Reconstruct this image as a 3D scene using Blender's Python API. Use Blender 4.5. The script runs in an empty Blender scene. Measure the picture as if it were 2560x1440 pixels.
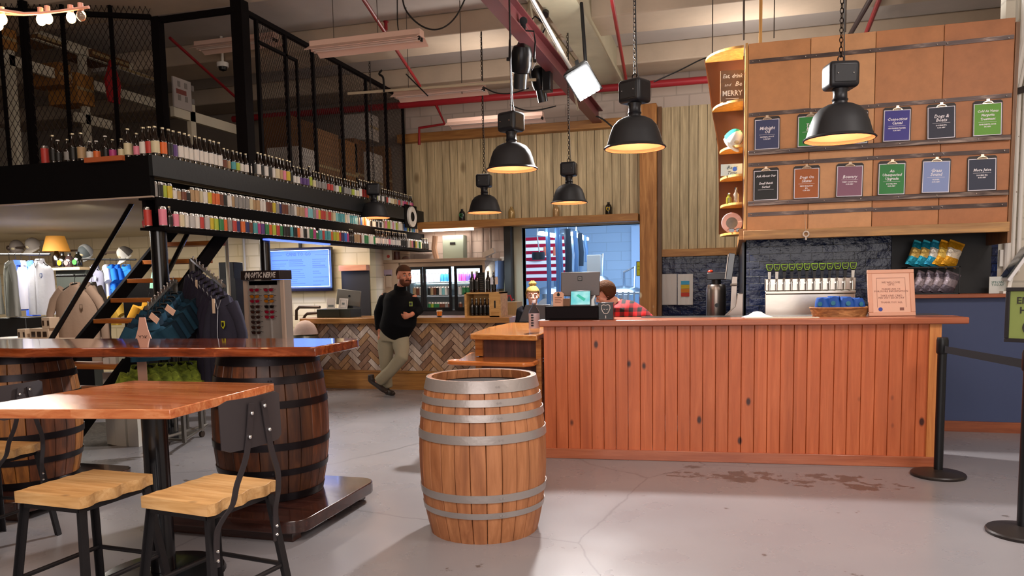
import bpy, math, random
from mathutils import Vector as V, Matrix as MX, Euler
R=math.radians; PI=math.pi; sin=math.sin; cos=math.cos
random.seed(7)
SC=bpy.context.scene; C=SC.collection
# ---------- camera model (principal point below the frame centre: the photograph is cropped) ----------
F=1915.; CX=1280.; CY=884.; CAM=V((0,0,1.5))
def _ray(x,y): return V(((x-CX)/F,(y-CY)/F,1)).normalized()
_Y=_ray(1830,692); _D=_ray(1670,20700); _D=(_D-_Y*_D.dot(_Y)).normalized(); _Z=-_D; _X=_Y.cross(_Z)
MM=MX((_X,_Y,_Z))
def at(x,y,**k):
    d=MM@_ray(x,y)
    for n,i in (('X',0),('Y',1),('z',2)):
        if n in k: t=(k[n]-CAM[i])/d[i]
    return CAM+d*t
def camera():
    cd=bpy.data.cameras.new('camera'); co=bpy.data.objects.new('camera',cd); C.objects.link(co)
    cols=[MM@V((1,0,0)),MM@V((0,-1,0)),MM@V((0,0,-1))]
    m=MX([[cols[j][i] for j in range(3)] for i in range(3)]).to_4x4(); m.translation=CAM
    co.matrix_world=m; cd.sensor_width=36; cd.lens=F/2560*36; cd.shift_y=(CY-720)/2560; cd.clip_start=.05; cd.clip_end=100
    SC.camera=co
# ---------- mesh builder ----------
class MB:
    def __init__(s): s.v=[]; s.f=[]; s.mi=[]; s.m=0; s.xf=None
    def add(s,vs,fs,m=None):
        o=len(s.v)
        for p in vs:
            p=V(p)
            if s.xf is not None: p=s.xf@p
            s.v.append(p)
        mm=s.m if m is None else m
        for f in fs: s.f.append([o+i for i in f]); s.mi.append(mm)
        return s
    def box(s,x0,x1,y0,y1,z0,z1,m=None):
        if x0>x1:x0,x1=x1,x0
        if y0>y1:y0,y1=y1,y0
        if z0>z1:z0,z1=z1,z0
        return s.add([(x0,y0,z0),(x1,y0,z0),(x1,y1,z0),(x0,y1,z0),(x0,y0,z1),(x1,y0,z1),(x1,y1,z1),(x0,y1,z1)],
          [(0,3,2,1),(4,5,6,7),(0,1,5,4),(1,2,6,5),(2,3,7,6),(3,0,4,7)],m)
    def cb(s,c,sz,rot=None,m=None):
        a,b,d=[q/2 for q in sz]; r=Euler(rot).to_matrix() if rot else MX.Identity(3)
        vs=[V(c)+r@V((x*a,y*b,z*d)) for z in(-1,1) for x,y in((-1,-1),(1,-1),(1,1),(-1,1))]
        return s.add(vs,[(0,3,2,1),(4,5,6,7),(0,1,5,4),(1,2,6,5),(2,3,7,6),(3,0,4,7)],m)
    def bar(s,p0,p1,w,h,up=(0,0,1),m=None):
        p0=V(p0);p1=V(p1);d=(p1-p0).normalized();u=V(up)
        if abs(d.dot(u))>.99:u=V((0,1,0))
        a=d.cross(u).normalized()*w/2; b=a.normalized().cross(d).normalized()*h/2
        vs=[p0-a-b,p0+a-b,p0+a+b,p0-a+b,p1-a-b,p1+a-b,p1+a+b,p1-a+b]
        return s.add(vs,[(0,1,2,3),(7,6,5,4),(0,4,5,1),(1,5,6,2),(2,6,7,3),(3,7,4,0)],m)
    def cyl(s,p0,p1,r0,r1=None,n=14,m=None,cap=True):
        r1=r0 if r1 is None else r1
        return s.tube([p0,p1],[r0,r1],n,m,cap)
    def tube(s,pts,r,n=8,m=None,cap=True,sx=1,ref=None):
        pts=[V(p) for p in pts]; k=len(pts); rs=r if isinstance(r,(list,tuple)) else [r]*k
        vs=[];fs=[]; u=None
        for i,p in enumerate(pts):
            d=(pts[min(i+1,k-1)]-pts[max(i-1,0)])
            d=d.normalized() if d.length>1e-9 else V((0,0,1))
            if u is None:
                q=V(ref) if ref else (V((0,0,1)) if abs(d.z)<.9 else V((1,0,0)))
                u=(q-d*q.dot(d)).normalized()
            else: u=(u-d*u.dot(d)).normalized()
            w=d.cross(u)
            for j in range(n):
                a=2*PI*j/n; vs.append(p+(u*cos(a)*sx+w*sin(a))*rs[i])
        for i in range(k-1):
            for j in range(n):
                a=i*n+j;b=i*n+(j+1)%n; fs.append((a,b,b+n,a+n))
        if cap: fs.append(tuple(range(n-1,-1,-1))); fs.append(tuple(range((k-1)*n,k*n)))
        return s.add(vs,fs,m)
    def lathe(s,prof,c=(0,0,0),n=24,m=None,axis='z',ms=None,sc=(1,1)):
        vs=[];fs=[];c=V(c);k=len(prof)
        for r,z in prof:
            for j in range(n):
                a=2*PI*j/n; x,y=r*cos(a)*sc[0],r*sin(a)*sc[1]
                q=(x,y,z) if axis=='z' else ((x,z,y) if axis=='y' else (z,x,y))
                vs.append(c+V(q))
        o=len(s.f)
        for i in range(k-1):
            for j in range(n):
                a=i*n+j;b=i*n+(j+1)%n
                fs.append((a,b,b+n,a+n) if axis!='y' else (a,a+n,b+n,b))
        s.add(vs,fs,m)
        if ms:
            for i in range(k-1):
                for j in range(n): s.mi[o+i*n+j]=ms[i]
        return s
    def sph(s,c,r,n=12,m=None,k=8):
        rr=(r,r,r) if not isinstance(r,(list,tuple)) else r
        vs=[];fs=[];c=V(c)
        for i in range(k+1):
            t=PI*i/k
            for j in range(n):
                a=2*PI*j/n; vs.append(c+V((rr[0]*sin(t)*cos(a),rr[1]*sin(t)*sin(a),-rr[2]*cos(t))))
        for i in range(k):
            for j in range(n):
                a=i*n+j;b=i*n+(j+1)%n; fs.append((a,b,b+n,a+n))
        return s.add(vs,fs,m)
    def prism(s,pts,axis,a,b,m=None):
        # pts 2D: axis x->(y,z) y->(x,z) z->(x,y)
        def q(p,t): return {'x':(t,p[0],p[1]),'y':(p[0],t,p[1]),'z':(p[0],p[1],t)}[axis]
        n=len(pts); vs=[q(p,a) for p in pts]+[q(p,b) for p in pts]
        fs=[tuple(range(n-1,-1,-1)),tuple(range(n,2*n))]+[(i,(i+1)%n,(i+1)%n+n,i+n) for i in range(n)]
        return s.add(vs,fs,m)
    def quad(s,a,b,c,d,m=None): return s.add([a,b,c,d],[(0,1,2,3)],m)
    def loft(s,rings,m=None,cap=True,closed=True):
        n=len(rings[0]); vs=[p for r in rings for p in r]; fs=[]
        for i in range(len(rings)-1):
            for j in range(n if closed else n-1):
                a=i*n+j;b=i*n+(j+1)%n; fs.append((a,b,b+n,a+n))
        if cap and closed: fs.append(tuple(range(n-1,-1,-1))); fs.append(tuple(range((len(rings)-1)*n,len(rings)*n)))
        return s.add(vs,fs,m)
    def txt(s,t,size,loc,rot=(PI/2,0,0),m=None,ext=.0008,al='CENTER',sx=1,shear=0,bold=0):
        cu=bpy.data.curves.new('t','FONT'); cu.body=t; cu.size=size; cu.align_x=al; cu.align_y='CENTER'; cu.extrude=ext; cu.resolution_u=1; cu.shear=shear; cu.offset=bold
        cu.space_line=.85
        o=bpy.data.objects.new('t',cu); C.objects.link(o)
        dg=bpy.context.evaluated_depsgraph_get(); me=o.evaluated_get(dg).to_mesh()
        r=MX.Translation(loc)@Euler(rot).to_matrix().to_4x4()@MX.Diagonal((sx,1,1,1))
        s.add([r@v.co for v in me.vertices],[tuple(p.vertices) for p in me.polygons],m)
        o.evaluated_get(dg).to_mesh_clear(); C.objects.unlink(o); bpy.data.objects.remove(o); bpy.data.curves.remove(cu)
        return s
WM={}  # world matrix of every thing/part
def _props(o,label=None,cat=None,group=None,kind=None):
    if label:o['label']=label
    if cat:o['category']=cat
    if group:o['group']=group
    if kind:o['kind']=kind
def thing(name,loc,label,cat,group=None,rz=0,rot=None):
    o=bpy.data.objects.new(name,None); C.objects.link(o); o.empty_display_size=.1
    m=MX.Translation(V(loc))@(Euler(rot) if rot else Euler((0,0,rz))).to_matrix().to_4x4()
    o.location=loc; o.rotation_euler=rot if rot else (0,0,rz); WM[o]=m
    _props(o,label,cat,group); o['_n']=0; del o['_n']
    return o
def root_of(o):
    while o.parent: o=o.parent
    return o
def obj(name,mb,mats,parent=None,label=None,cat=None,group=None,kind=None,space='w',bevel=0,smooth=35,seg=2,mod=None):
    """one mesh object; space 'w': builder coordinates are world, 'l': local to the parent thing's root"""
    if not isinstance(mats,(list,tuple)): mats=[mats]
    vs=mb.v
    if parent is not None and space=='l':
        rm=WM[root_of(parent)]; vs=[rm@p for p in vs]
    lo=[min(p[i] for p in vs) for i in range(3)]; hi=[max(p[i] for p in vs) for i in range(3)]
    base=V(((lo[0]+hi[0])/2,(lo[1]+hi[1])/2,lo[2]))
    if parent is not None and space=='l':
        rot=WM[root_of(parent)].to_3x3().normalized()
    else: rot=MX.Identity(3)
    m=rot.to_4x4(); m.translation=base; inv=m.inverted()
    me=bpy.data.meshes.new(name); me.from_pydata([tuple(inv@p) for p in vs],[],mb.f); 
    for q in mats: me.materials.append(q)
    if len(mats)>1: me.polygons.foreach_set('material_index',[min(i,len(mats)-1) for i in mb.mi])
    if smooth:
        me.polygons.foreach_set('use_smooth',[True]*len(me.polygons)); me.set_sharp_from_angle(angle=R(smooth))
    me.update()
    o=bpy.data.objects.new(name,me); C.objects.link(o); WM[o]=m
    if parent is not None:
        o.parent=parent; o.matrix_parent_inverse=MX.Identity(4)
        l=WM[parent].inverted()@m; o.location=l.to_translation(); o.rotation_euler=l.to_euler()
    else: o.location=base
    if bevel:
        b=o.modifiers.new('bevel','BEVEL'); b.width=bevel; b.segments=seg; b.limit_method='ANGLE'; b.angle_limit=R(40)
    if mod: mod(o)
    _props(o,label,cat,group,kind)
    return o
def struct(name,mb,mats,**k): return obj(name,mb,mats,kind='structure',**k)
def dup(o,loc,rz=None,label=None,group=None,rot=None,par=None,scale=None):
    """copy a thing with its parts and sub-parts"""
    r=o.copy(); C.objects.link(r)
    if par is not None: r.parent=par
    if loc is not None: r.location=loc
    if rz is not None: r.rotation_euler=(0,0,rz)
    if rot is not None: r.rotation_euler=rot
    if scale: r.scale=(scale,)*3
    if label: r['label']=label
    if group: r['group']=group
    for ch in list(o.children): dup(ch,None,par=r)
    WM[r]=MX.Translation(r.location)@r.rotation_euler.to_matrix().to_4x4()
    return r
def smoothmod(lv=1):
    def f(o):
        m=o.modifiers.new('s','SUBSURF'); m.levels=lv; m.render_levels=lv
    return f
# ---------- materials ----------
MC={}
def hexc(h):
    h=h.lstrip('#'); c=[int(h[i:i+2],16)/255 for i in (0,2,4)]
    return tuple(((x+.055)/1.055)**2.4 if x>.04045 else x/12.92 for x in c)
def col(c): return hexc(c) if isinstance(c,str) else tuple(c)
def mat(c,rough=.5,metal=0,emit=0,coat=0,trans=0,alpha=1,name=None,bump=0,bs=60,ec=None,var=0,ior=1.45):
    key=('m',c,rough,metal,emit,coat,trans,alpha,bump,bs,ec,var)
    if key in MC: return MC[key]
    m=bpy.data.materials.new(name or 'paint'); m.use_nodes=True; nt=m.node_tree; b=nt.nodes['Principled BSDF']
    cc=col(c); b.inputs['Base Color'].default_value=(*cc,1); b.inputs['Roughness'].default_value=rough; b.inputs['Metallic'].default_value=metal
    b.inputs['Coat Weight'].default_value=coat; b.inputs['Coat Roughness'].default_value=.1; b.inputs['Transmission Weight'].default_value=trans; b.inputs['Alpha'].default_value=alpha; b.inputs['IOR'].default_value=ior
    if rough>=.8: b.inputs['Specular IOR Level'].default_value=.15
    if emit: b.inputs['Emission Color'].default_value=(*(col(ec) if ec else cc),1); b.inputs['Emission Strength'].default_value=emit
    if bump or var:
        tc=nt.nodes.new('ShaderNodeTexCoord'); n=nt.nodes.new('ShaderNodeTexNoise'); n.inputs['Scale'].default_value=bs; n.inputs['Detail'].default_value=5
        nt.links.new(tc.outputs['Object'],n.inputs['Vector'])
        if bump:
            bp=nt.nodes.new('ShaderNodeBump'); bp.inputs['Strength'].default_value=bump; bp.inputs['Distance'].default_value=.01
            nt.links.new(n.outputs['Fac'],bp.inputs['Height']); nt.links.new(bp.outputs['Normal'],b.inputs['Normal'])
        if var:
            mr=nt.nodes.new('ShaderNodeMapRange'); mr.inputs[1].default_value=.3; mr.inputs[2].default_value=.7; mr.inputs[3].default_value=1-var; mr.inputs[4].default_value=1+var
            hs=nt.nodes.new('ShaderNodeHueSaturation'); hs.inputs['Color'].default_value=(*cc,1)
            n2=nt.nodes.new('ShaderNodeTexNoise'); n2.inputs['Scale'].default_value=bs/6; n2.inputs['Detail'].default_value=6; n2.inputs['Roughness'].default_value=.65
            nt.links.new(tc.outputs['Object'],n2.inputs['Vector']); nt.links.new(n2.outputs['Fac'],mr.inputs[0]); nt.links.new(mr.outputs[0],hs.inputs['Value']); nt.links.new(hs.outputs[0],b.inputs['Base Color'])
    MC[key]=m; return m
def wood(c1,c2,c3=None,axis='x',sc=1.,plank=0,pax='x',rough=.45,coat=0,knots=0,kc='#3a1408',pvar=.25,bump=.15,name='wood',stretch=14,metal=0):
    key=('w',c1,c2,c3,axis,sc,plank,pax,rough,coat,knots,kc,pvar,stretch)
    if key in MC: return MC[key]
    m=bpy.data.materials.new(name); m.use_nodes=True; nt=m.node_tree; N=nt.nodes; L=nt.links; b=N['Principled BSDF']
    b.inputs['Roughness'].default_value=rough; b.inputs['Coat Weight'].default_value=coat; b.inputs['Coat Roughness'].default_value=.06; b.inputs['Metallic'].default_value=metal
    tc=N.new('ShaderNodeTexCoord'); src=tc.outputs['Object']; sp=N.new('ShaderNodeSeparateXYZ'); L.new(src,sp.inputs[0])
    wn=None
    if plank:
        d=N.new('ShaderNodeMath'); d.operation='DIVIDE'; d.inputs[1].default_value=plank; L.new(sp.outputs['XYZ'.index(pax.upper())],d.inputs[0])
        fl=N.new('ShaderNodeMath'); fl.operation='FLOOR'; L.new(d.outputs[0],fl.inputs[0])
        wn=N.new('ShaderNodeTexWhiteNoise'); wn.noise_dimensions='1D'; L.new(fl.outputs[0],wn.inputs['W'])
        vm=N.new('ShaderNodeVectorMath'); vm.operation='MULTIPLY_ADD'; L.new(wn.outputs['Color'],vm.inputs[0]); vm.inputs[1].default_value=(9,9,9); L.new(src,vm.inputs[2]); src=vm.outputs[0]
    mp=N.new('ShaderNodeMapping'); s=[stretch*sc]*3; s['xyz'.index(axis)]=sc; mp.inputs['Scale'].default_value=s; L.new(src,mp.inputs[0])
    n=N.new('ShaderNodeTexNoise'); n.inputs['Scale'].default_value=1.6; n.inputs['Detail'].default_value=8; n.inputs['Roughness'].default_value=.62; n.inputs['Distortion'].default_value=.6; L.new(mp.outputs[0],n.inputs['Vector'])
    cr=N.new('ShaderNodeValToRGB'); e=cr.color_ramp.elements; e[0].position=.3; e[0].color=(*col(c1),1); e[1].position=.68; e[1].color=(*col(c2),1)
    if c3: q=e.new(.5); q.color=(*col(c3),1)
    L.new(n.outputs['Fac'],cr.inputs[0]); out=cr.outputs[0]
    if plank:
        mr=N.new('ShaderNodeMapRange'); mr.inputs[3].default_value=1-pvar; mr.inputs[4].default_value=1+pvar; L.new(wn.outputs['Value'],mr.inputs[0])
        hs=N.new('ShaderNodeHueSaturation'); L.new(out,hs.inputs['Color']); L.new(mr.outputs[0],hs.inputs['Value']); out=hs.outputs[0]
    if knots:
        m2=N.new('ShaderNodeMapping'); s=[1.]*3; s['xyz'.index(axis)]=.55; m2.inputs['Scale'].default_value=s; L.new(tc.outputs['Object'],m2.inputs[0])
        vo=N.new('ShaderNodeTexVoronoi'); vo.inputs['Scale'].default_value=knots; vo.voronoi_dimensions='3D'; L.new(m2.outputs[0],vo.inputs['Vector'])
        c=N.new('ShaderNodeValToRGB'); e=c.color_ramp.elements; e[0].position=.07; e[0].color=(1,1,1,1); e[1].position=.13; e[1].color=(0,0,0,1); L.new(vo.outputs['Distance'],c.inputs[0])
        mx=N.new('ShaderNodeMix'); mx.data_type='RGBA'; L.new(c.outputs[0],mx.inputs[0]); L.new(out,mx.inputs[6]); mx.inputs[7].default_value=(*col(kc),1); out=mx.outputs[2]
    L.new(out,b.inputs['Base Color'])
    if bump:
        bp=N.new('ShaderNodeBump'); bp.inputs['Strength'].default_value=bump; bp.inputs['Distance'].default_value=.004; L.new(n.outputs['Fac'],bp.inputs['Height']); L.new(bp.outputs[0],b.inputs['Normal'])
    MC[key]=m; return m
def block(c,c2,plane='xz',w=.4,h=.2,rough=.7,mortar=.012,bump=.5,name='painted_block',bs=1.,mc=None,noise=.3):
    m=bpy.data.materials.new(name); m.use_nodes=True; nt=m.node_tree; N=nt.nodes; L=nt.links; b=N['Principled BSDF']; b.inputs['Roughness'].default_value=rough
    if rough<.2: b.inputs['Specular IOR Level'].default_value=.3
    tc=N.new('ShaderNodeTexCoord'); sp=N.new('ShaderNodeSeparateXYZ'); cb=N.new('ShaderNodeCombineXYZ'); L.new(tc.outputs['Object'],sp.inputs[0])
    L.new(sp.outputs['XYZ'.index(plane[0].upper())],cb.inputs[0]); L.new(sp.outputs['XYZ'.index(plane[1].upper())],cb.inputs[1])
    br=N.new('ShaderNodeTexBrick'); br.inputs['Scale'].default_value=1; br.inputs['Brick Width'].default_value=w; br.inputs['Row Height'].default_value=h; br.inputs['Mortar Size'].default_value=mortar; br.inputs['Mortar Smooth'].default_value=.4
    br.inputs['Color1'].default_value=(*col(c),1); br.inputs['Color2'].default_value=(*col(c2),1); br.inputs['Mortar'].default_value=(*(col(mc) if mc else [x*.8 for x in col(c)]),1)
    L.new(cb.outputs[0],br.inputs['Vector']); L.new(br.outputs['Color'],b.inputs['Base Color'])
    n=N.new('ShaderNodeTexNoise'); n.inputs['Scale'].default_value=9; n.inputs['Detail'].default_value=7; L.new(tc.outputs['Object'],n.inputs['Vector'])
    ma=N.new('ShaderNodeMath'); ma.operation='MULTIPLY_ADD'; L.new(br.outputs['Fac'],ma.inputs[0]); ma.inputs[1].default_value=-1; 
    mu=N.new('ShaderNodeMath'); mu.operation='MULTIPLY'; mu.inputs[1].default_value=noise; L.new(n.outputs['Fac'],mu.inputs[0]); L.new(mu.outputs[0],ma.inputs[2])
    bp=N.new('ShaderNodeBump'); bp.inputs['Strength'].default_value=bump; bp.inputs['Distance'].default_value=.01; L.new(ma.outputs[0],bp.inputs['Height']); L.new(bp.outputs[0],b.inputs['Normal'])
    return m
def light(kind,loc,power,color=(1,1,1),size=.3,rot=(0,0,0),sy=None,spot=None,blend=.4,name='light'):
    d=bpy.data.lights.new(name,kind); d.energy=power; d.color=color
    if kind=='AREA':
        d.size=size
        if sy: d.shape='RECTANGLE'; d.size_y=sy
    elif kind in('POINT','SPOT'): d.shadow_soft_size=size
    if kind=='SPOT': d.spot_size=R(spot or 60); d.spot_blend=blend
    o=bpy.data.objects.new(name,d); C.objects.link(o); o.location=loc; o.rotation_euler=rot; return o
def aim(o,tgt):
    d=V(tgt)-o.location; o.rotation_euler=d.to_track_quat('-Z','Y').to_euler()
BLK=mat('#0b0b0c',.45); STEEL=mat('#b9b6b0',.28,1); DSTEEL=mat('#2a2624',.4,.7); CHROME=mat('#d8d8d8',.12,1); WHT=mat('#e6e2da',.5)
camera()
YB=12.8; YL=11.2; ZC=5.0
# ---------------- floor ----------------
def floor_mat():
    m=bpy.data.materials.new('painted_concrete'); m.use_nodes=True; nt=m.node_tree; N=nt.nodes; L=nt.links; b=N['Principled BSDF']
    tc=N.new('ShaderNodeTexCoord')
    n=N.new('ShaderNodeTexNoise'); n.inputs['Scale'].default_value=.9; n.inputs['Detail'].default_value=3; n.inputs['Roughness'].default_value=.45; L.new(tc.outputs['Object'],n.inputs['Vector'])
    cr=N.new('ShaderNodeValToRGB'); e=cr.color_ramp.elements; e[0].position=.3; e[0].color=(*col('#807d80'),1); e[1].position=.7; e[1].color=(*col('#8a8688'),1); L.new(n.outputs['Fac'],cr.inputs[0])
    # hairline cracks
    v=N.new('ShaderNodeTexVoronoi'); v.feature='DISTANCE_TO_EDGE'; v.inputs['Scale'].default_value=.42
    n2=N.new('ShaderNodeTexNoise'); n2.inputs['Scale'].default_value=2.2; n2.inputs['Detail'].default_value=8; L.new(tc.outputs['Object'],n2.inputs['Vector'])
    mx=N.new('ShaderNodeVectorMath'); mx.operation='MULTIPLY_ADD'; L.new(n2.outputs['Color'],mx.inputs[0]); mx.inputs[1].default_value=(.14,.14,.14); L.new(tc.outputs['Object'],mx.inputs[2]); L.new(mx.outputs[0],v.inputs['Vector'])
    c2=N.new('ShaderNodeValToRGB'); e=c2.color_ramp.elements; e[0].position=.0008; e[0].color=(.45,.45,.45,1); e[1].position=.003; e[1].color=(1,1,1,1); L.new(v.outputs['Distance'],c2.inputs[0])
    mm=N.new('ShaderNodeMix'); mm.data_type='RGBA'; mm.blend_type='MULTIPLY'; mm.inputs[0].default_value=.6; L.new(cr.outputs[0],mm.inputs[6]); L.new(c2.outputs[0],mm.inputs[7])
    # worn bare patches where feet scuff in front of the bar
    sp=N.new('ShaderNodeSeparateXYZ'); L.new(tc.outputs['Object'],sp.inputs[0])
    n3=N.new('ShaderNodeTexNoise'); n3.inputs['Scale'].default_value=5; n3.inputs['Detail'].default_value=9; n3.inputs['Roughness'].default_value=.65; L.new(tc.outputs['Object'],n3.inputs['Vector'])
    def rng(o,a,b_,c,d):
        # window function via two map ranges
        q=N.new('ShaderNodeMapRange'); q.interpolation_type='SMOOTHSTEP'; q.inputs[1].default_value=a; q.inputs[2].default_value=b_; L.new(o,q.inputs[0])
        r=N.new('ShaderNodeMapRange'); r.interpolation_type='SMOOTHSTEP'; r.inputs[1].default_value=c; r.inputs[2].default_value=d; r.inputs[3].default_value=1; r.inputs[4].default_value=0; L.new(o,r.inputs[0])
        z=N.new('ShaderNodeMath'); z.operation='MULTIPLY'; L.new(q.outputs[0],z.inputs[0]); L.new(r.outputs[0],z.inputs[1]); return z.outputs[0]
    wx=rng(sp.outputs[0],FX(-.75),FX(-.3),FX(1.0),FX(1.5)); wy=rng(sp.outputs[1],FY(5.6),FY(5.85),FY(6.0),FY(6.25))
    w=N.new('ShaderNodeMath'); w.operation='MULTIPLY'; L.new(wx,w.inputs[0]); L.new(wy,w.inputs[1])
    ad=N.new('ShaderNodeMath'); ad.operation='MULTIPLY_ADD'; L.new(w.outputs[0],ad.inputs[0]); ad.inputs[1].default_value=.17; L.new(n3.outputs['Fac'],ad.inputs[2])
    c3=N.new('ShaderNodeValToRGB'); e=c3.color_ramp.elements; e[0].position=.66; e[0].color=(1,1,1,1); e[1].position=.69; e[1].color=(.45,.40,.36,1); L.new(ad.outputs[0],c3.inputs[0])
    m3=N.new('ShaderNodeMix'); m3.data_type='RGBA'; m3.blend_type='MULTIPLY'; m3.inputs[0].default_value=1; L.new(mm.outputs[2],m3.inputs[6]); L.new(c3.outputs[0],m3.inputs[7])
    L.new(m3.outputs[2],b.inputs['Base Color'])
    r=N.new('ShaderNodeMapRange'); r.inputs[1].default_value=.3; r.inputs[2].default_value=.7; r.inputs[3].default_value=.25; r.inputs[4].default_value=.32; L.new(n2.outputs['Fac'],r.inputs[0]); L.new(r.outputs[0],b.inputs['Roughness'])
    bp=N.new('ShaderNodeBump'); bp.inputs['Strength'].default_value=.05; bp.inputs['Distance'].default_value=.02; L.new(n2.outputs['Fac'],bp.inputs['Height']); L.new(bp.outputs[0],b.inputs['Normal'])
    return m
FX=lambda x:x+4.5
FY=lambda y:y-6.
struct('floor',MB().box(-14,5,-3,15,-.1,0),floor_mat())
b_=MB().box(-7,2,15,24,-.1,0); struct('floor_brewery',b_,mat('#7f8790',.4,var=.1,bs=20))
WALLM=block('#c3b19c','#bda995','xz',.4,.2,bump=.4)
WALLW=block('#cfc8b8','#c9c1b0','xz',.4,.2,bump=.5)
# left wall behind the merchandise and the screen
struct('wall_left_upper',MB().box(-14,-5.55,YB,YB+.2,2.4,ZC),mat('#8f8378',.8))
struct('wall_left_rear',MB().box(-14,-5.55,YL,YL+.2,0,2.40),block('#d2c09c','#cdbb97','xz',.4,.2,bump=.3,noise=.5,mc='#bba985'))
struct('wall_left_return',MB().box(-5.75,-5.55,YL+.2,YB,0,2.40),WALLM)
# back wall with the doorway into the brewery
DX0,DX1,DZ=-3.46,-1.44,2.40
w=MB(); w.box(-5.55,DX0-.0,YB,YB+.2,0,ZC); w.box(DX1,5,YB,YB+.2,0,ZC); w.box(DX0,DX1,YB,YB+.2,DZ,ZC)
struct('wall_back',w,block('#c2b2a6','#bcaba0','xz',.4,.2,bump=.5))
struct('wall_right_rear',MB().box(2.42,5,8.35,8.5,0,ZC),WALLW)
struct('wall_right',MB().box(5,5.2,-3,15,0,ZC),mat('#b9ad9c',.7))
struct('wall_left',MB().box(-14.2,-14,-3,15,0,ZC),mat('#b9ad9c',.7))
struct('wall_front',MB().box(-14,5,-3.2,-3,0,ZC),mat('#a08f80',.7))
# doorway trim
tr=MB(); 
tr.box(DX0-.16,DX0,YB-.03,YB+.22,0,DZ+.14); tr.box(DX1,DX1+.16,YB-.03,YB+.22,0,DZ+.14); tr.box(DX0,DX1,YB-.03,YB+.22,DZ,DZ+.14)
struct('trim_doorway',tr,mat('#a39b84',.5),bevel=.006)
# ceiling with cross beams
ce=MB().box(-14,5,-3,13,ZC,ZC+.1); struct('ceiling',ce,mat('#b8b0aa',.8,var=.05,bs=12))
BM=mat('#b8a692',.75,var=.08,bs=14)
for i,y in enumerate((-1.6,.6,2.8,5.0,7.2,9.75,11.95)):
    struct('trim_ceiling_beam_%d'%(i+1),MB().box(-14,5,y,y+.75,4.72,ZC),BM,bevel=.02)
gb=MB(); gb.box(-1.98,-1.70,2,YB,4.55,ZC-.0); gb.box(-2.04,-1.64,2,YB,4.51,4.56)
struct('trim_girder',gb,mat('#b5ad94',.6,var=.06,bs=30))
# ================= foreground furniture =================
TOPW=wood('#aa5630','#dc9464','#c67648',axis='x',sc=1.2,plank=.11,pax='y',rough=.2,coat=.6,pvar=.12,bump=.04,name='varnished_pine')
SLAB=wood('#4e1c08','#a0522a','#7c3412',axis='x',sc=1.,plank=.28,pax='y',rough=.1,coat=.9,pvar=.1,bump=.02,name='varnished_slab')
SEATW=wood('#a67a48','#d0a672','#bf925c',axis='x',sc=1.5,rough=.42,name='rough_sawn_seat',knots=5,kc='#2c1508')
IRON=mat('#2c2a2c',.42,.55,bump=.1,bs=120); IRON2=mat('#3a3436',.5,.4)
POLE=mat('#0a0a0e',.22,.3,coat=.4)
def barrel(loc,label,woods,hoopm,H=.94,rb=.37,rh=.31,hoops=(),n=26,headm=None,cat='barrel',name='oak_barrel',rz=0,bottom=0):
    t=thing(name,loc,label,cat,rz=rz)
    def rad(z): u=2*z/H-1; return rh+(rb-rh)*(1-abs(u)**2.1)
    st=MB(); K=14; 
    for i in range(n):
        a0=2*PI*i/n; a1=2*PI*(i+1)/n; g=.0045; rr=random.Random(i*7+1); j=rr.uniform(-.0015,.0015)
        rings=[]
        for k in range(K+1):
            z=H*k/K; r=rad(z)+j; q=[]
            for a,dr in ((a0+g,-.004),(a0+g*3,0),((a0+a1)/2,.001),(a1-g*3,0),(a1-g,-.004)): q.append((cos(a)*(r+dr),sin(a)*(r+dr),z))
            for a in (a1-g,a0+g): q.append((cos(a)*(r-.024),sin(a)*(r-.024),z))
            rings.append(q)
        st.loft(rings,m=rr.randrange(len(woods)))
    obj('staves',st,woods,t,space='l')
    hd=MB(); r=rad(H)-.028
    hd.lathe([(0,H-.05),(r,H-.05),(r,H-.075),(0,H-.075)],n=40)
    obj('barrel_head',hd,headm or woods[0],t,space='l'); obj('barrel_head',MB().lathe([(0,.05),(rad(0)-.026,.05),(rad(0)-.026,.03),(0,.03)],n=40),woods[0],t,space='l')
    for za,zb in hoops:
        h=MB(); pr=[]
        for k in range(4): z=za+(zb-za)*k/3; pr.append((rad(z)+.006,z))
        pi=[(r_-.005,z) for r_,z in reversed(pr)]
        h.lathe(pr+pi+[pr[0]],n=64); hp=obj('hoop',h,hoopm,t,space='l')
        rv=MB(); z=(za+zb)/2
        for da in(0,.045): a=-1.0+da; rv.cyl((cos(a)*rad(z),sin(a)*rad(z),z),(cos(a)*(rad(z)+.009),sin(a)*(rad(z)+.009),z),.006,n=8)
        obj('rivet',rv,hoopm,hp,space='l')
    return t
HW=[.90,.80,.72,.60,.26,.155]
OAK=[wood(a,b,c,axis='z',sc=1.3,rough=.6,name='oak_stave',bump=.25,stretch=9) for a,b,c in (('#84502e','#b0744a','#9c623c'),('#784626','#a66a42','#925834'),('#8c5834','#b87c52','#a46a42'))]
GALV=mat('#a09894',.36,.45,bump=.15,bs=40)
barrel((-1.45,4.36,0),'light oak barrel with galvanised hoops standing alone in front of the long bar',OAK,GALV,H=.94,rb=.385,rh=.325,
   hoops=((.875,.942),(.80,.84),(.715,.757),(.59,.64),(.255,.30),(.158,.192)),headm=mat('#1c0e08',.8))
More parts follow.
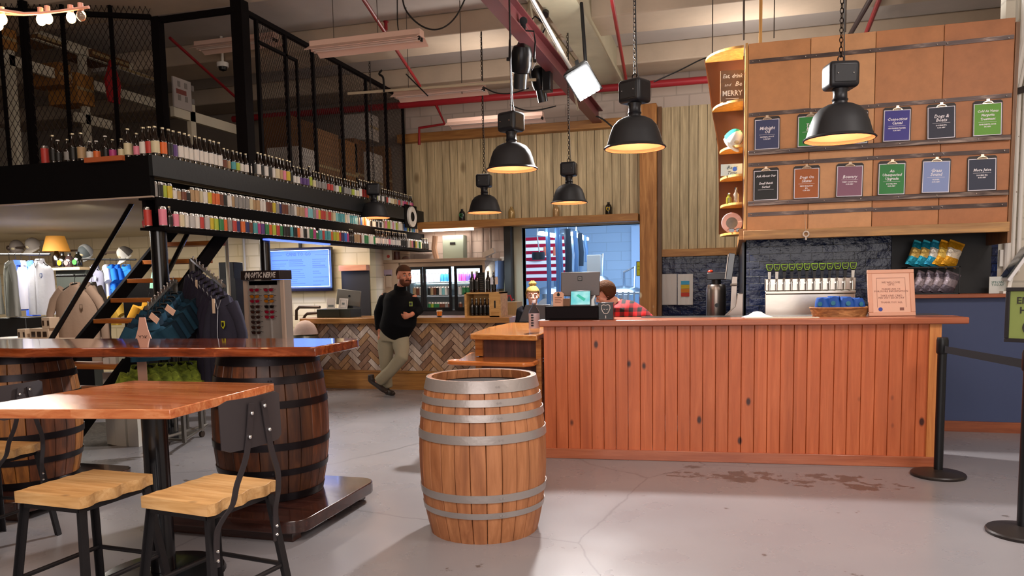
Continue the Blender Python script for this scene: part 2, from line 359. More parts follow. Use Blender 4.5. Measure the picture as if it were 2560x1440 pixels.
# blue chalk on the floor under the barrel
DOAK=[wood(a,b,c,axis='z',sc=1.3,rough=.5,name='dark_oak',bump=.2,stretch=9) for a,b,c in (('#2e160a','#6e3a1c','#4e2812'),('#3a1c0c','#8a4e28','#5e3016'),('#241008','#543018','#3c1e0e'))]
MOAK=[wood(a,b,c,axis='z',sc=1.3,rough=.5,name='golden_oak',bump=.2,stretch=9) for a,b,c in (('#5a3414','#a66a2e','#84501f'),('#4c2a10','#945a28','#6e4018'))]
BH=mat('#221d20',.35,.7)
DH=((.865,.93),(.75,.795),(.60,.645),(.335,.38),(.17,.21),(.0,.05))
barrel((-2.93,4.38,.14),'dark oak barrel under the right end of the live-edge high table',DOAK,BH,H=.93,rb=.37,rh=.31,hoops=DH)
barrel((-4.87,4.25,.14),'golden-brown oak barrel under the high table at the left edge of the picture',MOAK+DOAK[:1],BH,H=.93,rb=.37,rh=.31,hoops=DH,rz=.5)
# pallets
PALW=wood('#1c0d0a','#4a2a22','#341a14',axis='x',rough=.18,coat=.5,plank=.1,pax='y',name='dark_varnished_pallet')
def pallet(c,label):
    t=thing('wooden_pallet',(c[0],c[1],0),label,'pallet')
    p=MB(); a=.52; ch=.12; pts=[]
    for sx,sy in ((1,1),(-1,1),(-1,-1),(1,-1)):
        for k in range(5):
            an={(1,1):0,(-1,1):90,(-1,-1):180,(1,-1):270}[(sx,sy)]+k*22.5
            pts.append((sx*(a-ch)+ch*cos(R(an)),sy*(a-ch)*.98+ch*sin(R(an))))
    p.prism(pts,'z',.06,.138); obj('deck',p,PALW,t,space='l',bevel=.006)
    for y in (-.42,0,.42):
        q=MB(); q.box(-.44,.44,y-.045,y+.045,.0,.06); obj('runner',q,PALW,t,space='l',bevel=.004)
    return t
pallet((-2.9,4.30),'dark varnished low pallet under the right barrel of the high table')
pallet((-4.9,4.25),'dark varnished low pallet under the left barrel of the high table')
# high live-edge table
t=thing('high_table_top',(-3.9,4.4,1.07),'long varnished live-edge slab table top resting on two oak barrels','table top')
A=at(783,868,z=1.13); Bf=at(885,849,z=1.13); nl=at(0,871,z=1.13); 
pts=[]; K=40
d=(nl-A); p0=A; 
for k in range(K+1):
    q=A+d*1.35*k/K; pts.append((q.x,q.y+.012*sin(k*1.1)+.01*sin(k*.37+1)+(.02 if k<1 else 0)))
fl=V((pts[-1][0],4.62,0)); 
for k in range(K+1):
    q=fl+(V((Bf.x-.02,Bf.y+.12,0))-fl)*k/K; pts.append((q.x,q.y+.012*sin(k*1.7)))
pts.append((Bf.x+.01,Bf.y+.02))
pts=pts[::-1]
sl=MB(); sl.prism(pts,'z',1.07,1.13); obj('slab',sl,SLAB,t,bevel=.008)
# low table
t=thing('square_table',(-2.92,3.25,0),'square varnished pine table on a black pedestal in the left foreground','table')
P4=[at(425,1024,z=.95),at(685,958,z=.95),at(335,951,z=.95)]
nlft=P4[0]+(P4[2]-P4[1])*1.08+V((-.02,-.16,0))
q=MB(); q.prism([(P4[0].x,P4[0].y),(P4[1].x,P4[1].y),(P4[2].x,P4[2].y),(nlft.x,nlft.y)],'z',.905,.95); obj('table_top',q,TOPW,t,bevel=.004)
q=MB().cyl((-2.86,3.24,.03),(-2.86,3.24,.9),.062,n=28); q.box(-3.06,-2.66,3.04,3.44,.885,.905); obj('pedestal',q,POLE,t)
q=MB().lathe([(0,.03),(.3,.02),(.31,.0),(0,0)],(-2.86,3.24,0),n=36); obj('foot_plate',q,POLE,t)
# stools
def stool(loc,rz,label,back=True,sc=1):
    t=thing('bar_stool',loc,label,'stool',rz=rz); a,b=.185,.205
    s=MB(); xs=[-a,-a*.4,a*.3,a]; rr=random.Random(int(loc[0]*10))
    top=[]; K=14; pts=[(-a,-b),(a,-b)]
    for k in range(K+1): pts.append((a+.012*sin(k*1.3)+.004*rr.random(),-b+2*b*k/K))
    pts+=[(-a,b)]
    for k in range(1,K): pts.append((-a+.006*sin(k*2.1),b-2*b*k/K))
    s.prism(pts,'z',.58,.63); obj('seat',s,SEATW,t,space='l',bevel=.006)
    f=MB(); 
    for x in(-a+.03,a-.03): f.box(x-.012,x+.012,-b+.03,b-.03,.555,.58)
    for y in(-b+.03,b-.03): f.box(-a+.03,a-.03,y-.012,y+.012,.555,.58)
    obj('seat_frame',f,IRON,t,space='l')
    for sx in(-1,1):
        for sy in(-1,1):
            l=MB(); p0=V((sx*(a-.03),sy*(b-.03),.57)); p1=V((sx*(a+.03),sy*(b+.03),0))
            l.bar(p0,p1,.036,.006,up=(0,1,0)); l.bar(p0+V((sx*.016,0,0)),p1+V((sx*.016,0,0)),.006,.036,up=(0,1,0))
            obj('leg',l,IRON,t,space='l')
    st=MB(); z=.24; x=a+.008; y=b+.008
    for p,q_ in (((-x,-y,z),(x,-y,z)),((x,-y,z),(x,y,z)),((x,y,z),(-x,y,z)),((-x,y,z),(-x,-y,z))): st.cyl(p,q_,.011,n=10)
    obj('stretcher',st,IRON,t,space='l')
    if back:
        for sy in(-1,1):
            u=MB(); pts=[(a+.005,sy*(b-.03),.36),(a+.012,sy*(b-.032),.5),(a+.035,sy*(b-.045),.56),(a+.068,sy*(b-.07),.62),(a+.082,sy*(b-.085),.70),(a+.095,sy*.07,.82),(a+.10,sy*.035,1.02)]
            sm=[]
            for i in range(len(pts)-1):
                for k in range(4):
                    p_=[V(pts[max(i-1,0)]),V(pts[i]),V(pts[i+1]),V(pts[min(i+2,len(pts)-1)])]; tt=k/4
                    sm.append(.5*((2*p_[1])+(p_[2]-p_[0])*tt+(2*p_[0]-5*p_[1]+4*p_[2]-p_[3])*tt*tt+(-p_[0]+3*p_[1]-3*p_[2]+p_[3])*tt**3))
            sm.append(V(pts[-1])); rings=[]
            for i,p_ in enumerate(sm):
                dd=(sm[min(i+1,len(sm)-1)]-sm[max(i-1,0)]).normalized(); w=V((0,1,0)); w=(w-dd*w.dot(dd)).normalized()*.015; h=dd.cross(w).normalized()*.0025
                rings.append([p_-w-h,p_+w-h,p_+w+h,p_-w+h])
            u.loft(rings); o=obj('back_support',u,IRON2,t,space='l')
            r=MB()
            for p_ in ((a+.008,sy*(b-.03),.39),(a+.01,sy*(b-.03),.43)): r.sph((p_[0]+.004,p_[1],p_[2]),.008,8,k=5)
            obj('bolt',r,CHROME,o,space='l')
        pl=MB(); rings=[]; 
        n=10; W=.175
        for k in range(n+1):
            y=-W+2*W*k/n; c=.03*(y/W)**2; ch=.015 if k in(0,n) else 0
            z0,z1=.835+ch,1.045-ch; x0=a+.088-c; tl=.01
            rings.append([(x0+tl*.3,y,z0),(x0,y,z1),(x0+.004,y,z1),(x0+tl*.3+.004,y,z0)])
        pl.loft(rings); bp=obj('backrest',pl,IRON2,t,space='l')
        for y,z in ((-.04,.98),(.035,1.0),(-.058,.885),(.058,.895)):
            obj('bolt',MB().sph((a+.104,y,z),.009,10,k=6),CHROME,bp,space='l')
    if sc!=1: t.scale=(sc,)*3
    return t
stool((-2.17,2.77,0),-.14,'wooden stool with steel plate back at the right side of the square table')
stool((-2.80,2.73,0),-.06,'backless wooden stool tucked under the near side of the square table',back=False)
stool((-4.16,3.40,0),.05,'steel-backed stool half hidden behind the square table at the left edge',sc=.93)
# ---------------- stanchions ----------------
MATB=mat('#101114',.35,.2)
def stanchion(p,label,H=1.03):
    t=thing('queue_post',(p[0],p[1],0),label,'queue post')
    obj('base',MB().lathe([(0,0),(.185,0),(.187,.015),(.18,.024),(.1,.04),(.04,.05),(0,.05)],n=40),mat('#27211f',.4,.2),t,space='l')
    obj('pole',MB().cyl((0,0,.04),(0,0,H-.09),.031,n=20),MATB,t,space='l')
    obj('belt_head',MB().lathe([(0,H-.12),(.034,H-.12),(.04,H-.11),(.04,H-.02),(.034,H),(0,H)],n=24),MATB,t,space='l')
    return t
s1=at(2345,1189,z=0); s2=at(2556,1335,z=0)
stanchion(s1,'black queue post with round base standing at the right end of the bar')
stanchion(s2,'black queue post carrying the green sign at the right edge of the picture',H=1.06)
b=MB(); b.bar((s1.x,s1.y,.945),(s2.x,s2.y,.975),.002,.05); obj('queue_belt',b,mat('#1e1d20',.8),label='black retractable belt strung between the two queue posts',cat='belt')
# ENTER HERE sign
t=thing('enter_sign',(s2.x,s2.y,1.06),'black framed olive green sign reading ENTER HERE on a queue post','sign',rz=R(-31))
W,Hh=.26,.31; z0=.04
f=MB(); f.box(-W/2,W/2,-.012,.012,z0,z0+.022); f.box(-W/2,W/2,-.012,.012,z0+Hh-.022,z0+Hh); f.box(-W/2,-W/2+.022,-.012,.012,z0+.022,z0+Hh-.022); f.box(W/2-.022,W/2,-.012,.012,z0+.022,z0+Hh-.022); f.cyl((0,0,-.0),(0,0,z0),.012)
obj('frame',f,mat('#1a1518',.45),t,space='l',bevel=.003)
pn=MB(); pn.box(-W/2+.02,W/2-.02,-.004,.004,z0+.02,z0+Hh-.02,m=0)
pn.txt('ENTER',.052,(0,-.0055,z0+.235),m=1,bold=.001); pn.txt('HERE',.052,(0,-.0055,z0+.18),m=1,bold=.001)
pn.lathe([(.030,-.0015),(.044,-.0015),(.044,.0015),(.030,.0015),(.030,-.0015)],(0,-.0055,z0+.085),n=32,m=1,axis='y')
pn.prism([(-.02,z0+.085),(.0,z0+.105),(.0,z0+.065)],'y',-.0062,-.0045,m=1); pn.box(0,.02,-.0062,-.0045,z0+.078,z0+.092,m=1)
obj('sign_panel',pn,[mat('#7d8a48',.5),mat('#2a2820',.5)],t,space='l')
# ================= long bar =================
BW=wood('#a4502a','#c2693e','#b45c32',axis='z',sc=.8,plank=.1,pax='x',rough=.42,coat=.1,knots=5.5,kc='#3c150c',pvar=.07,bump=.06,name='knotty_pine_boards')
BT=wood('#8e4a30','#ae6646','#9f583a',axis='x',sc=1.,rough=.3,coat=.3,bump=.05,name='stained_bar_top')
BL=at(1362,1145,z=0); BR=at(2335,1170,z=0); BLEN=(BR-BL).length; BETA=math.atan2(BR.y-BL.y,BR.x-BL.x)
def bp(x,y=0,z=0):
    return V((BL.x+x*cos(BETA)-y*sin(BETA),BL.y+x*sin(BETA)+y*cos(BETA),z))
t=thing('bar_counter',BL,'long bar counter faced with knotty orange pine boards','bar counter',rz=BETA)
f=MB(); x=.0; 
while x<BLEN-.01:
    x1=min(x+.1,BLEN); g=.0012
    f.prism([(x+g,.026),(x+g+.003,.022),(x1-g-.003,.022),(x1-g,.026),(x1-.0005,.034),(x1-.0005,.05),(x+.0005,.05),(x+.0005,.034)],'z',.05,1.115); x+=.1
f.box(BLEN-.002,BLEN+.018,.022,.6,.05,1.115); f.box(.0,.02,.05,.6,.05,1.115)
obj('board_front',f,BW,t,space='l')
q=MB().box(-.004,BLEN+.025,.0,.03,.0,.085); obj('base_board',q,BT,t,space='l',bevel=.004)
q=MB(); q.box(-.03,BLEN+.20,-.035,.30,1.115,1.165); q.box(-.03,BLEN+.20,.30,.66,1.115,1.158); obj('counter_top',q,BT,t,space='l',bevel=.008)
q=MB().box(.8,BLEN+.17,.315,.655,1.158,1.163); obj('stone_inset',q,mat('#25282a',.25,var=.3,bs=200),t,space='l')
q=MB(); q.box(BLEN-.06,BLEN+.022,.0,.022,.085,1.115); obj('corner_board',q,wood('#a8602c','#cf8a4a',axis='z',name='corner_pine'),t,space='l')
# lower wing
t=thing('side_counter',(-1.9,7.2,0),'lower honey coloured counter wing joined to the left end of the bar','counter')
W2=wood('#8a4a1c','#c98a4c','#ad6c34',axis='x',sc=.9,rough=.22,coat=.5,bump=.04,name='honey_counter')
q=MB(); e0=at(1168,836,z=1.045); 
q.prism([(e0.x+.03,e0.y),(-1.555,e0.y-.12),(-1.64,7.4),(-1.66,8.0),(-2.34,8.1),(-2.34,7.3),(e0.x,e0.y+.06)][::1],'z',1.0,1.045); obj('counter_top',q,W2,t,bevel=.008)
q=MB(); q.box(-2.18,-1.58,6.50,6.53,.0,1.0); q.box(-2.18,-2.15,6.5,8.0,0,1.0); obj('panel',q,wood('#4a2418','#7a4432','#603226',axis='z',sc=.8,plank=.22,pax='x',rough=.5,name='dark_panel'),t)
for b_ in ((-2.20,-2.13,6.46,6.50,.84,1.0),(-2.20,-2.15,6.46,6.50,0,.79),(-1.60,-1.555,6.3,6.36,0,1.0)): obj('upright',MB().box(*b_),W2,t)
q=MB(); e=at(1110,902,z=.83); pts=[]
for k in range(9): a=PI/2+PI*k/8; pts.append((e.x+.08+.08*cos(a),e.y+.08+.08*sin(a)))
pts+=[(-1.64,e.y-.08),(-1.575,e.y-.0),(-1.575,6.5),(-2.2,6.5),(-2.2,6.9),(-2.4,6.9)]
q.prism(pts[::-1],'z',.79,.83); obj('foot_shelf',q,wood('#a3501c','#d08040',axis='x',rough=.25,coat=.4,name='orange_shelf'),t,bevel=.012,seg=3)
TZ=1.165
# register drawer + monitor
def onbar(px,py=800,z=TZ,y=.12):  # a spot on the bar top straight below that column
    # intersect column with the line y=const in bar frame
    d=MM@_ray(px,py); n=V((-sin(BETA),cos(BETA),0)); o=bp(0,y); k=(o-CAM).dot(n)/d.dot(n); p=CAM+d*k; return V((p.x,p.y,z))
c=onbar(1434); t=thing('till_box',c,'low black cash drawer under the payment screen on the long bar','cash drawer',rz=BETA)
obj('case',MB().box(-.235,.22,-.05,.36,0,.115),mat('#0d090b',.8),t,space='l',bevel=.004)
obj('drawer_face',MB().box(-.222,.208,-.056,-.05,.015,.1),mat('#120d10',.8),t,space='l',bevel=.002)
c2=onbar(1452,z=TZ+.115,y=.3); t=thing('payment_monitor',c2,'grey payment monitor seen from behind on the cash drawer','monitor',rz=BETA+.03)
q=MB(); q.prism([(-.17,.08),(.165,.08),(.17,.285),(-.165,.285)],'y',-.02,.0); obj('housing',q,mat('#57504f',.4,.3),t,space='l',bevel=.006)
obj('stand',MB().box(-.09,.09,.0,.06,0,.1),mat('#262022',.4),t,space='l',bevel=.01)
q=MB(); q.box(-.022,.018,-.0225,-.02,.21,.25,m=0); q.box(-.016,.012,-.024,-.0225,.216,.244,m=1); q.box(-.006,.002,-.025,-.024,.226,.234,m=0); obj('emblem',q,[BLK,mat('#6a6361',.4)],t,space='l')
c3=onbar(1451,z=TZ+.115,y=.1); t=thing('customer_display',c3,'small tilted customer display with a teal picture in front of the grey monitor','display',rz=BETA,)
q=MB(); q.prism([(.0,0),(.08,0),(.065,.13),(.045,.13)],'x',-.085,.085); obj('housing',q,mat('#0e0d20',.3),t,space='l',bevel=.003)
def scr_mat(c1,c2,em,sc=9):
    m=bpy.data.materials.new('screen'); m.use_nodes=True; nt=m.node_tree; N=nt.nodes; L=nt.links; b=N['Principled BSDF']; tc=N.new('ShaderNodeTexCoord'); n=N.new('ShaderNodeTexNoise'); n.inputs['Scale'].default_value=sc; L.new(tc.outputs['Object'],n.inputs['Vector'])
    cr=N.new('ShaderNodeValToRGB'); e=cr.color_ramp.elements; e[0].position=.4; e[0].color=(*col(c1),1); e[1].position=.6; e[1].color=(*col(c2),1); L.new(n.outputs['Fac'],cr.inputs[0])
    b.inputs['Base Color'].default_value=(0,0,0,1); b.inputs['Roughness'].default_value=.2; L.new(cr.outputs[0],b.inputs['Emission Color']); b.inputs['Emission Strength'].default_value=em; return m
q=MB(); r=R(-19.)
def sp(x,z): return V((x,.0+.045*z/.13-.0015,z))
q.quad(sp(-.08,.012),sp(.08,.012),sp(.08,.122),sp(-.08,.122),m=0)
o_=V((0,-.001,0)); q.quad(sp(-.035,.085)+o_,sp(.03,.04)+o_,sp(.045,.06)+o_,sp(-.02,.1)+o_,m=1); obj('screen',q,[scr_mat('#4fc4c8','#a8e6e2',.6),mat('#19a08c',.4,emit=.3)],t,space='l')
c=onbar(1397,z=TZ+.115,y=.1); t=thing('wooden_tag',c,'pale pink wooden tag with a hook hole leaning on the cash drawer','tag',rz=BETA,)
q=MB(); q.prism([(-.045,0),(.045,0),(.045,.105),(.028,.122),(-.028,.122),(-.045,.105)],'y',-.006,.0); obj('board',q,mat('#c9977c',.6),t,space='l')
q=MB(); q.lathe([(.0,-.001),(.014,-.001),(.014,.001),(0,.001)],(0,-.007,.098),n=12,axis='y'); q.box(-.006,.006,-.008,-.006,.085,.118); obj('hook_hole',q,BLK,t,space='l')
q=MB(); 
for i,z in enumerate((.072,.058,.044,.03)): q.box(-.03,.03-.01*(i%2),-.0075,-.006,z,z+.004)
obj('lettering',q,mat('#7a4c3c',.7),t,space='l')
c=onbar(1418,z=TZ+.115,y=.1); obj('card_box',MB().box(c.x-.028,c.x+.028,c.y-.02,c.y+.02,c.z,c.z+.065),mat('#6b4c38',.7),label='small brown card box beside the payment screen',cat='box',bevel=.003)
c=onbar(1515,y=.1); t=thing('tip_box',c,'shiny black tip box with a white horned emblem on the long bar','tip box',rz=BETA)
obj('case',MB().box(-.063,.063,-.03,.11,0,.142),mat('#0a0608',.25),t,space='l',bevel=.003)
q=MB(); w_=mat('#cfc2bc',.5)
for s in(-1,1):
    q.tube([(s*.018,-.0315,.125),(s*.034,-.0315,.118),(s*.036,-.0315,.095),(s*.026,-.0315,.07),(s*.016,-.0315,.055),(0,-.0315,.05)],.003,n=6); q.tube([(s*.005,-.0315,.085),(s*.018,-.0315,.088)],.0028,n=6); q.tube([(s*.018,-.0315,.125),(0,-.0315,.12)],.0022,n=6)
q.box(-.003,.003,-.032,-.0305,.012,.035); obj('emblem',q,w_,t,space='l')
c=onbar(1482,z=TZ+.115,y=.16); q=MB(); q.tube([c,c+V((.0,0,.05)),c+V((.02,0,.085))],[.018,.012,.006],n=8); obj('crumpled_receipt',q,mat('#d8dfe0',.7),label='crumpled white receipt paper beside the payment screen',cat='paper')
c=onbar(1358,y=.1); obj('paper_sheet',MB().box(c.x-.03,c.x+.06,c.y-.06,c.y+.1,TZ,TZ+.002),mat('#dfe2ec',.6),label='white paper sheet lying at the left end of the long bar',cat='paper')
# water bottle
c=at(1336,832,z=1.045); t=thing('water_bottle',c,'clear plastic bottle with vertical black lettering on the lower counter wing','bottle')
GL=mat('#e8e0e4',.1,trans=1,name='clear_plastic',ior=1.03)
obj('bottle_body',MB().lathe([(0,0),(.043,.0),(.047,.01),(.047,.16),(.044,.19),(.02,.225),(.016,.24),(.016,.262)],n=24),GL,t,space='l')
obj('wrap_label',MB().lathe([(.0478,.04),(.0478,.17)],n=24),mat('#cdb9bc',.5,alpha=.75),t,space='l')
obj('bottle_cap',MB().lathe([(0,.285),(.017,.285),(.018,.262),(.0,.262)],n=16),mat('#e4dadd',.4),t,space='l')
q=MB(); 
for i,z in enumerate((.06,.082,.104,.128,.15)):
    q.box(-.016,.006,-.0505,-.0485,z,z+.014)
    if i%2: q.box(.006,.012,-.0505,-.0485,z+.004,z+.008)
obj('lettering',q,mat('#17131c',.5),t,space='l')
c=at(1310,812,z=1.045)+V((0,.55,0)); t=thing('black_terminal',c,'black tilted terminal screen standing on the lower counter wing','terminal',rz=.1)
q=MB(); q.prism([(-.2,.0),(.16,.0),(.16,.19),(-.12,.19)],'y',-.03,.0); obj('housing',q,mat('#1d1c20',.4),t,space='l',bevel=.006)
obj('stand',MB().box(-.06,.06,0,.1,0,.012),mat('#161518',.4),t,space='l')
# ================= back bar =================
YT=8.3
TILE=block('#0a1534','#13234a','xz',.2,.075,rough=.15,mortar=.003,bump=1.,mc='#05060a',noise=.9,name='rippled_black_tile')  # blue reflected light is put into the black tile's colour
struct('wall_tiled_back_bar',MB().box(.12,2.42,YT,YT+.06,0,1.95),TILE)
struct('wall_tiled_rear',MB().box(-1.1,.1,YB-.05,YB,0,1.93),TILE)
struct('wall_tiled_side',MB().box(.1,.14,YT,YB,0,1.95),mat('#07080c',.3))
struct('wall_black_panel',MB().box(1.5,2.36,YT-.02,YT,1.2,1.95),mat('#0b0a0c',.5))
# plank wall box
GW=wood('#a2906c','#d2be94','#baa680',axis='z',sc=.9,plank=.14,pax='x',rough=.6,pvar=.16,bump=.3,name='weathered_grey_planks',knots=1.6,kc='#6a5230')
TRW=wood('#8a5a2c','#b98648','#a06e38',axis='x',sc=.9,rough=.5,name='timber_trim')
def plank_wall(name,x0,x1,z0,z1,y,label):
    m=MB(); x=x0; rr=random.Random(3)
    while x<x1-.01:
        e=min(x+.14,x1); m.box(x+.002,e-.006,y,y+.02+rr.random()*.003,z0,z1); x+=.14
    m.box(x0,x1,y+.02,y+.03,z0,z1,m=1)
    return obj(name,m,[GW,mat('#2b2014',.9)],label=label,cat='wall panelling')
plank_wall('plank_cladding',-5.53,-1.43,2.47,3.92,YB-.14,'weathered vertical plank cladding over the brewery doorway')
plank_wall('plank_cladding',-1.09,.1,1.95,4.2,YB-.1,'weathered vertical plank cladding right of the rough timber post')
obj('header_beam',MB().box(-5.55,-1.45,YB-.36,YB-.03,2.42,2.54),TRW,label='long timber shelf beam above the doorway holding small growlers',cat='beam',bevel=.006)
obj('cap_beam',MB().box(-5.6,-1.43,YB-.3,YB-.02,3.92,4.06),TRW,label='timber cap beam along the top of the left plank cladding',cat='beam',bevel=.006)
obj('timber_post',MB().box(-1.43,-1.16,YB-.3,YB-.04,0,4.24),wood('#8a5626','#c78e50','#a87038',axis='z',sc=.8,rough=.6,knots=4,kc='#d8c4a0',bump=.5,name='rough_post'),label='rough sawn square timber post right of the brewery doorway',cat='post',bevel=.012)
obj('post_board',MB().box(-1.155,-1.09,YB-.2,YB-.04,0,4.2),wood('#4a3018','#7a5228',axis='z',name='brown_board'),label='narrow brown board against the right side of the timber post',cat='board')
q=MB(); q.box(-1.09,.08,YB-.16,YB-.03,1.84,1.96); obj('lower_trim',q,TRW,label='timber trim under the right plank cladding above the towels',cat='trim',bevel=.004)
# menu board
MY=7.70; MX0,MX1=.13,2.31; ZT,ZB=3.655,1.93
t=thing('menu_board',(1.2,MY,ZB),'large copper coloured menu board with riveted steel straps above the taps','menu board')
COP=[mat(c,.5,0,var=.14,bs=26,bump=.12,coat=0,name='copper_sheet') for c in ('#bc8250','#c69060','#b27648','#a86c42')]
for i in range(4):
    x0=MX0+i*.545; x1=min(x0+.545,MX1); q=MB(); q.box(x0+.002,x1-.002,MY,MY+.012,ZB,ZT-.012*i*0); obj('panel',q,COP[i],t,bevel=.003)
obj('backing_box',MB().box(MX0,MX1,MY+.013,YT+.02,ZB,ZT-.01),mat('#3b2415',.7),t)
STR=wood('#2a2220','#8a786c','#4a3c38',axis='x',sc=1.5,rough=.35,metal=.6,name='worn_steel_strap',bump=.2)
def bz(y0): return at(1875,y0,Y=MY).z
for kind,y0 in (('strap',155),('strap',288),('ledge',384),('strap',413),('ledge',510),('strap',537)):
    z=bz(y0); rr=random.Random(y0)
    if kind=='ledge':
        q=MB(); q.box(MX0+.01,MX1-.01,MY-.035,MY,z-.022,z+.022); o=obj('ledge',q,STR,t,bevel=.003)
        xs=[MX0+.06+i*.31 for i in range(8)]; yo=MY-.036
    else:
        for i in range(4):
            q=MB(); x0=MX0+.01+i*.545; x1=min(x0+.545,MX1-.01); dz=rr.uniform(-.006,.006); n=8; rings=[]
            for k in range(n+1):
                x=x0+(x1-x0)*k/n; b_=.004*abs(sin(k*1.9+i)); z2=z+dz*(k/n)
                rings.append([(x,MY-.004-b_,z2-.018),(x,MY-.004-b_,z2+.018),(x,MY,z2+.018),(x,MY,z2-.018)])
            q.loft(rings); o=obj('strap',q,STR,t)
        xs=[MX0+.04,MX0+.1,MX0+.50,MX0+.59,MX0+1.04,MX0+1.12,MX0+1.58,MX0+1.66,MX1-.05]; yo=MY-.009
    for x in xs: obj('screw',MB().sph((x,yo,z),.007,8,k=4),CHROME,t)
obj('bottom_trim',MB().box(MX0-.03,MX1+.0,MY-.06,MY+.02,1.845,ZB),wood('#8a6238','#c09258','#a47c50',axis='x',sc=1,rough=.6,knots=3.5,kc='#8f8f86',name='weathered_trim'),t,bevel=.004)
obj('side_trim',MB().box(MX1,MX1+.03,MY-.01,YT,1.75,ZT-.04),wood('#5a3a20','#8a5f38',axis='z',name='brown_side'),t)
# trim running back to the rear wall
obj('soffit_trim',MB().box(.06,.13,MY-.04,YB-.15,1.85,1.95),TRW,label='long timber trim running back from the menu board to the rear wall',cat='trim')
# clipboards
def clipboard(px,py,colr,title,sub,size,tilt,label,tc='#e8e2e6'):
    p=at(px,py,Y=MY-.02); t=thing('clipboard',(p.x,MY-.03,bz(384 if py<420 else 510)+.022),label,'clipboard',group=None,rot=(R(-4),tilt,0))
    obj('board',MB().prism([(-.115,0),(.115,0),(.115,.29),(.1,.305),(-.1,.305),(-.115,.29)],'y',-.002,.002),mat('#231a16',.5),t,space='l')
    q=MB(); q.box(-.108,.108,-.0035,-.002,.004,.28,m=0); q.box(-.1015,.1015,-.0042,-.0035,.0105,.2735,m=1)
    lines=title.split('\n'); n=len(lines); z=.165+.016*n
    for l in lines: q.txt(l,size,(0,-.0048,z),m=2,ext=.0004,shear=.25,bold=.0008,sx=.92); z-=.034
    z-=-.008; q.box(-.07,.07,-.0048,-.0042,z,z+.0018,m=2)
    for l in sub.split('\n'): z-=.02; q.txt(l,.0155,(0,-.0048,z),m=2,ext=.0003,bold=.0006)
    obj('beer_card',q,[mat('#d5d0da',.5),mat(colr,.5),mat(tc,.5)],t,space='l')
    c=MB(); c.prism([(-.045,.275),(.045,.275),(.03,.292),(.012,.3),(.012,.316),(-.012,.316),(-.012,.3),(-.03,.292)],'y',-.012,-.003); c.tube([(-.03,-.01,.283),(0,-.018,.287),(.03,-.01,.283)],.006,n=8); obj('clip',c,mat('#c4ae96',.25,1),t,space='l')
CL=[(1917,378,'#363c62','Midnight\nOil','OATMEAL STOUT\n5.3% ABV',.042,0,'clipboard with dark blue card reading Midnight Oil'),
(2025,373,'#23812f','Train\nBeer','LAGER\n4.8% ABV',.042,.01,'clipboard with green card half behind the nearest pendant lamp'),
(2135,366,'#1b8080','Harbor\nDrift','PALE ALE\n5.1% ABV',.042,0,'clipboard with teal card almost hidden behind the nearest pendant lamp'),
(2240,358,'#372f86','Connecticut\nCasual','CRUSHABLE PILSNER\n5.2% ABV',.035,.02,'clipboard with violet card reading Connecticut Casual'),
(2352,350,'#1d1f33','Dogs &\nBoats','DOUBLE IPA\n8.1% ABV',.042,-.01,'clipboard with near black card reading Dogs & Boats'),
(2467,343,'#5f9a2c','Cold As Venus\nMargarita\nTreatment','MARGARITA GOSE\n5% ABV',.029,0,'clipboard with lime green card at the right end of the upper row'),
(1914,505,'#0c0a0c','Ask About Our\n\nSmall Batch\nSeries!','',.029,0,'clipboard with black card about the small batch series'),
(2015,500,'#a2551b','Dogs On\nSkates','NEW ENGLAND\nIPA\n6.2% ABV',.036,.01,'clipboard with rust orange card in the lower row'),
(2122,497,'#83556a','Bowery','WEST COAST PILS\n5.1% ABV',.042,.02,'clipboard with dusty mauve card in the lower row'),
(2227,490,'#237a33','An\nUnexpected\nUpgrade','DOUBLE IPA\n8.2% ABV',.035,.02,'clipboard with green card reading An Unexpected Upgrade'),
(2337,485,'#7f8fbd','Grass\nSound','PILSNER\n5.1% ABV',.04,.03,'clipboard with pale blue card in the lower row'),
(2453,482,'#20263c','More Juice','DOUBLE IPA\n8.0% ABV',.034,0,'clipboard with dark navy card reading More Juice')]
for a in CL: clipboard(*a)
# quarter-round display shelf
t=thing('corner_shelf',(.0,7.9,1.93),'curved honey wood display shelf on the left edge of the menu board','shelf')
HON=wood('#a8763a','#dcae62','#c6924a',axis='z',sc=1,rough=.4,name='honey_ply'); INN=mat('#5e4034',.8)
obj('side_panel',MB().box(.105,.128,MY-.01,8.12,1.93,3.66),HON,t)
zs=[(at(1865,y,Y=MY).z,w_) for y,w_ in ((112,.36),(246,.29),(360,.22),(433,.215),(504,.21),(579,.21))]
for i,(z,w_) in enumerate(zs):
    pts=[(.09,MY)]+[(.09-w_*sin(a),8.12-(8.12-MY)*cos(a)) for a in [PI/2*k/10 for k in range(11)]]+[(.09,8.12)]
    q=MB().prism(pts,'z',z-.022,z); obj('shelf_board',q,HON,t)
def wid(z):
    for (za,wa),(zb,wb) in zip(zs[::-1],zs[::-1][1:]):
        if za<=z<=zb: return wa+(wb-wa)*((z-za)/(zb-za))**1.3
    return .36
q=MB(); rings=[]
for k in range(13):
    z=1.93+(3.66-1.93)*k/12; w_=wid(z); rings.append([(.1,8.115,z),(.09-w_,8.115,z),(.09-w_-.012,8.10,z),(.09-w_-.012,8.135,z),(.1,8.135,z)])
q.loft(rings); obj('back_panel',q,INN,t)
